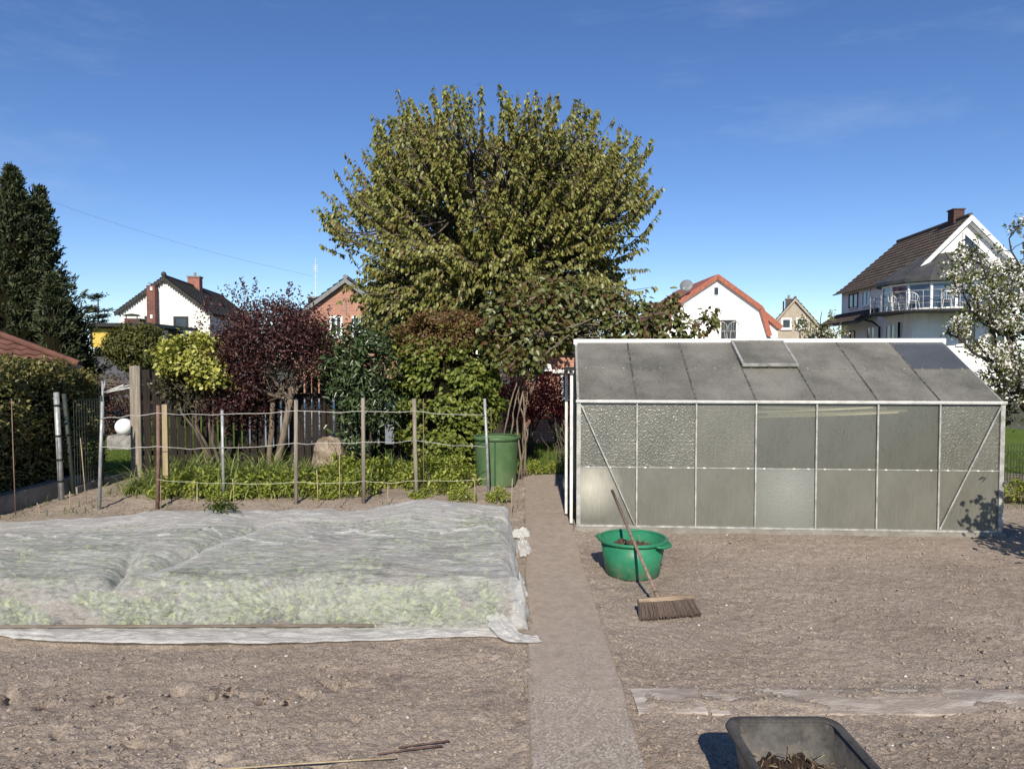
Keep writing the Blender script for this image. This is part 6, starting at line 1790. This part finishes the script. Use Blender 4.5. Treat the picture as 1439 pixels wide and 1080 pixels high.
# lean-to roof over the far ground floor and rain pipes
mb = MB(); tiled_slope(mb, (-1.15, LNG + 0.6, 4.10), (-1.15, 4.0, 4.10), (0.0, 4.0, 4.80), (0.0, LNG + 0.6, 4.80), 5, 22, 0.05, 0.02)
mb.poly([(-1.15, 4.0, 4.08), (-0.003, 4.0, 4.77), (-0.003, 4.0, 4.45), (-1.15, 4.0, 3.93)], (0, LNG - 3.4, 0)); mb.build('lean_to_roof', M['roof_brown'], bw, fix=False)
mb = MB(); mb.tube([(-0.9, 3.6, 4.1), (-0.5, 3.6, 4.0), (-0.12, 3.6, 3.7), (-0.10, 3.6, 0)], 0.06, n=8); mb.build('rain_pipe', M['dark'], bw, True); mb = MB(); mb.tube([(-0.12, 1.2, 3.85), (-0.10, 1.2, 0)], 0.06, n=8); mb.build('rain_pipe', M['dark'], bw, True)
# round glazed corner
TC = Ti @ Vector(P(1321, 400, 36.6)); TCx, TCy = TC.x, TC.y
TR, ZF, ZG, ZA = 2.62, 4.28, 5.85, 7.75
nf = 16
A0 = math.pi / nf
ang = [A0 + 2 * math.pi * k / nf for k in range(nf)]
cv = MB(); k_ = nf
ring = [(TCx + (TR + 0.35) * math.cos(a), TCy + (TR + 0.35) * math.sin(a)) for a in ang]
cv.add([(x, y, ZG) for x, y in ring] + [(x, y, ZG - 0.16) for x, y in ring] + [(TCx, TCy, ZA)], [(i, (i + 1) % nf, 2 * nf) for i in range(nf)] + [(nf + i, nf + (i + 1) % nf, (i + 1) % nf, i) for i in range(nf)] + [tuple(nf + i for i in range(nf - 1, -1, -1))])
for i in range(nf): cv.tube([(ring[i][0], ring[i][1], ZG + 0.01), (TCx, TCy, ZA + 0.02)], 0.03, 0.02, 5)
tr = cv.build('corner_room_roof', M['slate'], bw)
for i in range(nf):
    a, b = ang[i], ang[(i + 1) % nf]; pa, pb = np.array([TCx + TR * math.cos(a), TCy + TR * math.sin(a)]), np.array([TCx + TR * math.cos(b), TCy + TR * math.sin(b)])
    mid = (pa + pb) / 2
    if mid[0] > 0.6 and mid[1] > 0.5: continue
    mb = MB(); mb.bar((*pa, ZF + 0.05), (*pa, ZG - 0.17), 0.11, 0.11); d = (pb - pa) / np.linalg.norm(pb - pa)
    mb.bar((*(pa + d * 0.06), ZG - 0.23), (*(pb - d * 0.06), ZG - 0.23), 0.09, 0.10); mb.bar((*(pa + d * 0.06), ZF + 0.10), (*(pb - d * 0.06), ZF + 0.10), 0.09, 0.10)
    w = mb.build('window', M['white'], bw)
    mb = MB(); q0, q1 = pa + d * 0.06, pb - d * 0.06; mb.bar((*q0, (ZF + ZG) / 2 - 0.03), (*q1, (ZF + ZG) / 2 - 0.03), 0.02, ZG - ZF - 0.42); mb.build('pane', M['glass_blue'], w)
sl_ = MB(); sl_.lathe([(0.01, ZF - 0.05), (TR + 0.62, ZF - 0.02), (TR + 0.62, ZF + 0.04), (0.01, ZF + 0.04)], 48, TCx, TCy); sl_.build('balcony_slab', M['slate'], bw)
rl = MB()
for z in (0.35, 0.65, 0.95):
    rl.tube([(TCx + (TR + 0.56) * math.cos(a), TCy + (TR + 0.56) * math.sin(a), ZF + z) for a in np.linspace(R(95), R(300), 40)], 0.02 if z > 0.9 else 0.012, n=5)
for a in np.linspace(R(95), R(300), 16): rl.tube([(TCx + (TR + 0.56) * math.cos(a), TCy + (TR + 0.56) * math.sin(a), ZF + 0.04), (TCx + (TR + 0.56) * math.cos(a), TCy + (TR + 0.56) * math.sin(a), ZF + 0.97)], 0.018, n=5)
rl.build('railing', M['alu'], bw)
# chairs on that balcony
for k, (ad, lab) in enumerate(((200, 'white chair on the curved balcony, in front of the left panes'), (222, 'white rounded chair on the curved balcony, in the middle'), (250, 'white chair on the curved balcony near the blossoming tree'))):
    a = R(ad); q = Tw @ Vector((TCx + (TR + 0.26) * math.cos(a), TCy + (TR + 0.26) * math.sin(a), ZF + 0.04)); wire_chair('balcony_chair', lab, q, R(ad - 90) + rzW, 'chair', 'chairs on the curved balcony', 0.95)

# =================================================================== TREES
# cherry: limbs, shoots and hanging leaves
ch_c = P(690, 330, 17.0)
ct = thing('cherry_tree', 'huge broad cherry tree with bronze green hanging leaves in the middle of the gardens', 'tree', (ch_c[0], 17.0, 0))
# crown outline by picture rows: left and right edges
rows = [(150, 560, 790), (185, 522, 860), (220, 492, 893), (260, 474, 908), (300, 474, 893), (340, 482, 884), (380, 486, 892), (420, 494, 880), (462, 505, 840)]
zr = np.array([P(0, r_[0], 17)[2] for r_ in rows])[::-1]; xl = np.array([(r_[1] - 690 - 4) * 0.017 for r_ in rows])[::-1]; xr_ = np.array([(r_[2] - 690 + 8) * 0.017 for r_ in rows])[::-1]
trunk = MB(); pts0 = trunk.limb((0.1, 0, -0.05), (0.0, 0, 1.7), 0.24, 0.19, 0.01, 10, 5)
limbs = []
for k in range(13):
    a = 2 * math.pi * k / 13 + rng.normal(0, 0.15); up = rng.uniform(0.5, 1.0)
    e = np.array([math.cos(a) * 2.3 * (1.2 - 0.6 * up), math.sin(a) * 2.1 * (1.2 - 0.6 * up), 2.6 + 4.3 * up - 0.6 * rng.random()])
    pts = trunk.limb((rng.normal(0, 0.05), rng.normal(0, 0.05), 1.5 + 0.3 * rng.random()), e, 0.10, 0.04, 0.05, 8, 8); limbs += pts[2:]
limbs = np.array(limbs)
n_tw = 3500
tips = []
while len(tips) < n_tw:
    z = zr[0] - 0.2 + (zr[-1] - zr[0] + 0.05) * rng.random() ** 1.12; zc = min(max(z, zr[0]), zr[-1])
    a, b = np.interp(zc, zr, xl), np.interp(zc, zr, xr_); half = (b - a) / 2; mid = (a + b) / 2
    th = rng.random() * 2 * math.pi; rr = rng.random() ** 0.36
    lobe = 0.89 + 0.20 * float(vn2(np.array([th * 2.1]), np.array([z * 0.95]), 91)[0]); q = np.array([mid + half * lobe * rr * math.cos(th), 0.85 * half * lobe * rr * math.sin(th), z - 0.3])
    if math.sin(th) * rr > 0.55 and rng.random() < 0.5: continue                 # fewer on the far side
    if vnoise(q[0:1] * 1.0, q[1:2] * 1.0, q[2:3] * 1.0, 4)[0] < -0.22: continue
    tips.append(q)
tips = np.array(tips); n_in = len(tips)
ex = []
while len(ex) < 300:                                    # long shoots standing out of the outline
    z = rng.uniform(zr[0] + 0.4, zr[-1] - 0.3) if rng.random() < 0.6 else rng.uniform(zr[-3], zr[-1] - 0.3)
    a, b = np.interp(z, zr, xl), np.interp(z, zr, xr_); half = (b - a) / 2; mid = (a + b) / 2; th = rng.random() * 2 * math.pi
    f = 1.0 if z < zr[-2] else rng.random() ** 0.4
    lobe = 0.90 + 0.20 * float(vn2(np.array([th * 2.1]), np.array([z * 0.95]), 91)[0])
    ex.append(np.array([mid + half * lobe * f * math.cos(th), 0.85 * half * f * math.sin(th), z - 0.05]))
for px, py, k in ((655, 128, 16), (640, 150, 14), (582, 142, 10), (533, 158, 9), (560, 172, 10), (612, 150, 10), (700, 158, 12), (758, 166, 10), (812, 168, 8), (828, 166, 8), (868, 182, 10), (895, 205, 8), (900, 235, 8), (902, 262, 8), (492, 215, 9), (485, 262, 8), (478, 285, 8), (890, 300, 8), (505, 365, 9), (880, 375, 9)):
    q = P(px, py + 12, 17) - np.array([ch_c[0], 17.0, 0])
    for j in range(k): ex.append(q + np.array([rng.normal(0, 0.20), rng.normal(0, 0.5), -1.2 * rng.random() ** 1.3]))
tips = np.concatenate([tips, np.array(ex)])
lp = []; la_ = []; ln_ = []
ctr = np.array([0, 0, 4.6])
tw = MB()
for iq, q in enumerate(tips):
    d = (q - ctr) * np.array([1, 0.35, 0.9]); d[2] += 0.5; d /= np.linalg.norm(d); d = d * 0.85 + np.array([0, 0, (0.05 + 0.65 * float(sstep((q[2] - zr[0]) / (zr[-1] - zr[0])))) + 0.2 * max(0, d[2])]) + rng.normal(0, 0.24, 3); d /= np.linalg.norm(d)
    Ls = rng.uniform(0.45, 0.85) if iq < n_in else rng.uniform(0.7, 1.05); base = q - d * Ls * 0.75
    tw.tube([base, base + d * Ls * 0.5 + rng.normal(0, 0.02, 3), base + d * Ls], 0.012, 0.004, 3, False)
    j = int(np.argmin(((limbs - base) ** 2).sum(1) + rng.random(len(limbs)) * 0.3)); L2 = np.linalg.norm(limbs[j] - base)
    if L2 < 2.2 and rng.random() < 0.6: tw.limb(limbs[j], base, 0.028, 0.012, 0.05, 4, 4)
    m_ = int(24 + 10 * rng.random()); t = rng.random(m_) ** 0.8
    p = base + d * (Ls * t)[:, None] + rng.normal(0, 0.016, (m_, 3)); lp.append(p)
    side = rdir(m_) * np.array([1, 1, 0.3]); la_.append(unit(side * 0.55 + d * 0.25 - np.array([0, 0, 0.75]))); ln_.append(unit(side + np.array([0, -0.2, 0.3]) + rng.normal(0, 0.2, (m_, 3))))
lp, la_, ln_ = np.concatenate(lp), np.concatenate(la_), np.concatenate(ln_)
leaves('crown', lp, la_, ln_, 0.112 * (0.55 + 0.7 * rng.random(len(lp))), 0.060, LM['cherry'], ct, 0.06, 0.15)
trunk.v += []; trunk.build('trunk', M['bark_dark'], ct, True)
tw.build('twigs', M['bark'], ct, fix=False)


# conifers, far left
def conifer(name, label, px, ptop, Yd, wbase, lm, n, seed, dens=1.0, lead=True, zb=0.2):
    q = P(px, ptop, Yd); h = q[2]
    root = thing(name, label, 'tree', (q[0], Yd, 0))
    ps = []; ax = []; nr = []; mb = MB()
    for k in range(int(n / 9)):
        t = rng.random() ** 0.85; z = zb + (h - 0.15 - zb) * t; th = rng.random() * 6.28
        w = (wbase * (1 - t) ** 1.0 + 0.06) * rng.choice([0.62, 0.85, 1.0, 1.08, 1.18]) * (1 + 0.2 * float(vn2(np.array([th * 1.3]), np.array([z * 0.8]), seed)[0]))
        lift = 0.35 + 0.5 * t; o = np.array([math.cos(th), math.sin(th), 0]); L_ = w * 0.75
        m_ = int(60 * (0.5 + 0.7 * (1 - t))); u = rng.random(m_) ** 0.7
        axis_p = np.array([0, 0, z - 0.3 * w]) + o * (w * (0.28 + 0.72 * u))[:, None] + np.array([0, 0, 1.0]) * (w * lift * u ** 1.6)[:, None]
        fan = (0.05 + 0.16 * w ** 0.5 * (1 - 0.75 * u))[:, None]
        side = np.array([-o[1], o[0], 0])
        ps.append(axis_p + side * rng.normal(0, 1, (m_, 1)) * fan + np.array([0, 0, 1.0]) * rng.normal(0, 0.6, (m_, 1)) * fan * 0.8)
        d = o * 0.7 + np.array([0, 0, lift])
        ax.append(unit(np.tile(d, (m_, 1)) + rng.normal(0, 0.42, (m_, 3)))); nr.append(unit(np.tile(o * 0.8 + np.array([0, 0, 0.4]), (m_, 1)) + rng.normal(0, 0.5, (m_, 3))))
    ps, ax, nr = np.concatenate(ps), np.concatenate(ax), np.concatenate(nr)
    leaves('crown', ps, ax, nr, 0.15 * (0.6 + 0.7 * rng.random(len(ps))), 0.05, LM[lm], root, 0.05, 0.1)
    mb = MB(); mb.limb((0, 0, -0.05), (0, 0, h * 0.97), 0.20, 0.02, 0.004, 8, 8)
    for k in range(60):
        z = rng.uniform(0.3, h * 0.92); w = wbase * (1 - z / h) ** 0.75; a = rng.random() * 6.28; mb.limb((0, 0, z * 0.9), (w * 0.85 * math.cos(a), w * 0.85 * math.sin(a), z + 0.2), 0.03, 0.008, 0.03, 4, 3)
    mb.build('trunk', M['bark_dark'], root, True)
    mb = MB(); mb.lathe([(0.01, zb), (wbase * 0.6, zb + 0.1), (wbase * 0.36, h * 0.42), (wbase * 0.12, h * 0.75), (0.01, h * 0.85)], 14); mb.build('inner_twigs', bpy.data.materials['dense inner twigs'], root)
    return root


conifer('conifer', 'tall dark green conifer with a single pointed top at the far left', 16, 230, 22, 2.45, 'conifer', 4800, 3)
conifer('conifer', 'slightly lower conifer leader to the right of the pointed one', 54, 258, 22.6, 1.8, 'conifer', 2900, 5)
conifer('conifer', 'black shadowy conifer in front of the pine, right of the tall conifers', 106, 424, 21, 0.62, 'shaded_conifer', 900, 7)
conifer('conifer', 'dark conifer at the foot of the tall ones behind the red roof', 72, 380, 20.5, 1.1, 'conifer', 1300, 9)
# feathery cedar far away
q = P(137, 450, 60); cdr = thing('cedar', 'distant feathery cedar with flat layered branches left of the cream house', 'tree', (q[0], 60, 0))
ps = []
mb = MB(); hc_ = P(137, 413, 60)[2]; mb.limb((0, 0, -.1), (0.1, 0, hc_ - 0.2), 0.16, 0.04, 0.01, 7, 8)
for k in range(17):
    z = hc_ - 0.1 - 3.4 * rng.random() ** 1.2; a = rng.random() * 6.28; w = 0.5 + 1.2 * rng.random(); e = np.array([w * math.cos(a), w * math.sin(a), z + 0.25]); mb.limb((0, 0, z), e, 0.05, 0.015, 0.04, 4, 4)
    m_ = 60; ps.append(np.array([0, 0, z]) + (e - np.array([0, 0, z])) * (0.25 + 0.8 * rng.random((m_, 1))) + rng.normal(0, 0.16, (m_, 3)) * np.array([1, 1, 0.35]))
ps = np.concatenate(ps); n = len(ps); leaves('crown', ps, unit(rdir(n) * np.array([1, 1, 0.3])), unit(rdir(n) * .4 + np.array([0, 0, 1])), 0.28, 0.10, LM['cedar'], cdr); mb.build('trunk', M['bark_dark'], cdr, True)
bush('round_shrub', 'round olive green shrub before the yellow wall panel and flat roof', 'shrub', (P(193, 490, 22)[0], 22.0, P(193, 489, 22)[2]), (0.88, 0.8, 0.66), 340, 26, 0.10, 0.085, 0.05, 'olive', stems=7, seed=61, lump=0.16, inner=0.5)
bush('round_shrub', 'low olive bush at the end of the left hedge near the dryer', 'shrub', (P(128, 535, 18)[0], 18.0, 1.0), (0.8, 0.6, 0.55), 120, 20, 0.10, 0.06, 0.04, 'hedge', stems=4, seed=62)


# apple trees in blossom
def apple(name, label, base, sticks, nl, nb, spread, lsz=0.05, r0=0.05, off=(0, 0, 0)):
    root = thing(name, label, 'tree', (base[0], base[1], 0))
    o = np.array([base[0], base[1], 0]); mb = MB(); lp = []; bp = []
    for (pa, pb, rr, k) in sticks:
        pa, pb = np.array(pa) - o, np.array(pb) - o
        pts = mb.limb(pa, pb, rr, rr * 0.35, 0.035, 6, 7)
        for j in range(k):
            i = rng.integers(1, len(pts)); src = pts[i]; e = src + rdir(1)[0] * spread * np.array([1, 1, 0.7]) + np.array([0, 0, spread * 0.55])
            tp = mb.limb(src, e, rr * 0.28, 0.004, 0.08, 4, 4)
            for m_ in range(3):
                f = rng.random(); s_ = tp[2] + (tp[-1] - tp[2]) * f; lp.append(s_ + rng.normal(0, 0.055, (nl, 3)));
                if rng.random() < 0.72: bp.append(s_ + rng.normal(0, 0.045, (nb, 3)))
    mb.build('trunk', M['bark_dark'], root, True)
    lp = np.concatenate(lp); n = len(lp); leaves('leaves', lp, unit(rdir(n) + np.array([0, 0, 0.2])), unit(rdir(n) * 0.7 + np.array([0, -0.2, 0.6])), lsz * (0.6 + 0.7 * rng.random(n)), lsz * 0.55, LM['apple'], root)
    bp = np.concatenate(bp); n = len(bp); leaves('blossom', bp, rdir(n), unit(rdir(n) + np.array([0, -0.6, 0.5])), lsz * 0.62 * (0.7 + 0.6 * rng.random(n)), lsz * 0.55, LM['blossom'], root, 0.2, -0.1)
    return root


Y0 = 11.5
bs = np.array([P(1470, 640, Y0)[0], Y0, -0.03])
fork = P(1440, 575, Y0)
S = [(bs, fork, 0.085, 0), (fork, P(1405, 405, Y0), 0.05, 16), (fork, P(1438, 340, Y0 + .3), 0.05, 18), (fork, P(1365, 470, Y0 - .3), 0.045, 18), (fork, P(1470, 380, Y0), 0.05, 18), (P(1405, 470, Y0), P(1345, 405, Y0 - .4), 0.03, 14), (P(1425, 480, Y0), P(1372, 352, Y0), 0.032, 17), (P(1440, 470, Y0), P(1418, 335, Y0 + .2), 0.03, 14),
     (P(1400, 520, Y0 - .2), P(1333, 468, Y0 - .5), 0.03, 14), (P(1420, 540, Y0), P(1375, 545, Y0 - .2), 0.03, 12), (fork, P(1500, 520, Y0), 0.05, 14), (P(1395, 470, Y0), P(1350, 370, Y0 - .1), 0.024, 12), (P(1430, 560, Y0), P(1432, 520, Y0 - 0.5), 0.03, 12), (P(1440, 470, Y0), P(1480, 340, Y0 + .2), 0.03, 14), (P(1400, 500, Y0), P(1390, 420, Y0 - .3), 0.026, 14), (P(1430, 450, Y0), P(1395, 370, Y0 + .3), 0.026, 12)]
apple('apple_tree', 'flowering apple tree with white blossom behind the right end of the greenhouse', bs, S, 8, 13, 0.30, 0.062)
Y1 = 15.0
bs = np.array([P(1150, 600, Y1)[0], Y1, -0.03])
fork = P(1150, 520, Y1)
S = [(bs, fork, 0.06, 0), (fork, P(1182, 452, Y1), 0.03, 9), (fork, P(1155, 438, Y1), 0.02, 6), (fork, P(1120, 460, Y1), 0.03, 8), (fork, P(1135, 465, Y1), 0.03, 8), (fork, P(1172, 470, Y1), 0.03, 9), (fork, P(1148, 468, Y1), 0.03, 7), (fork, P(1078, 472, Y1), 0.03, 4)]
apple('apple_tree', 'small flowering tree whose white blossom tips show just above the greenhouse ridge', bs, S, 8, 6, 0.28, 0.062)
bush('round_shrub', 'green shrub close to the right end of the greenhouse under the blossom', 'shrub', (P(1450, 585, 11)[0], 12.2, 1.05), (0.5, 0.4, 0.35), 70, 22, 0.10, 0.06, 0.04, 'olive', stems=4, seed=66)

# wire mesh fence right of the greenhouse
rfc = thing('mesh_fence', 'dark wire mesh fence on the grass at the right end of the greenhouse', 'fence', (8.0, 10.6, 0))
mb = MB(); p0, p1 = np.array([-1.6, 0, 0]), np.array([3.0, 0.5, 0])
for k in range(93):
    a = p0 + (p1 - p0) * k / 92; mb.tube([a + np.array([0, 0, -0.02]), a + np.array([0, 0, 0.62])], 0.004, n=4)
for k in range(6): mb.tube([p0 + np.array([0, 0, 0.04 + k * 0.115]), p1 + np.array([0, 0, 0.04 + k * 0.115])], 0.004, n=4)
mb.build('mesh_panel', M['mesh_green'], rfc)
for t in (0.0, 0.5, 1.0):
    a = p0 + (p1 - p0) * t; mb = MB(); mb.tube([a + np.array([0, 0.03, -0.1]), a + np.array([0, 0.03, 0.72])], 0.022, n=8); mb.build('post', M['mesh_green'], rfc, True)
# shrub standing just outside the frame on the right: its shade falls on the greenhouse corner
bush('currant_bush', 'leafy currant bush at the right edge of the soil, beside the greenhouse corner', 'shrub', (5.30, 5.95, 0.92), (0.45, 0.42, 0.66), 66, 22, 0.11, 0.08, 0.05, 'perennial', stems=8, seed=71, inner=0.2)

# overhead wire crossing the sky to the mast
mb = MB(); a, b = P(-60, 236, 22), P(440, 388, 30.6)
mb.tube([a + (b - a) * t - np.array([0, 0, 1.0]) * 0.8 * math.sin(math.pi * t) * 0.35 for t in np.linspace(0, 1, 24)], 0.0045, n=4)
tag(mb.build('overhead_wire', M['grey_trim'], None), 'thin overhead wire crossing the sky from the conifers to the mast', 'wire')
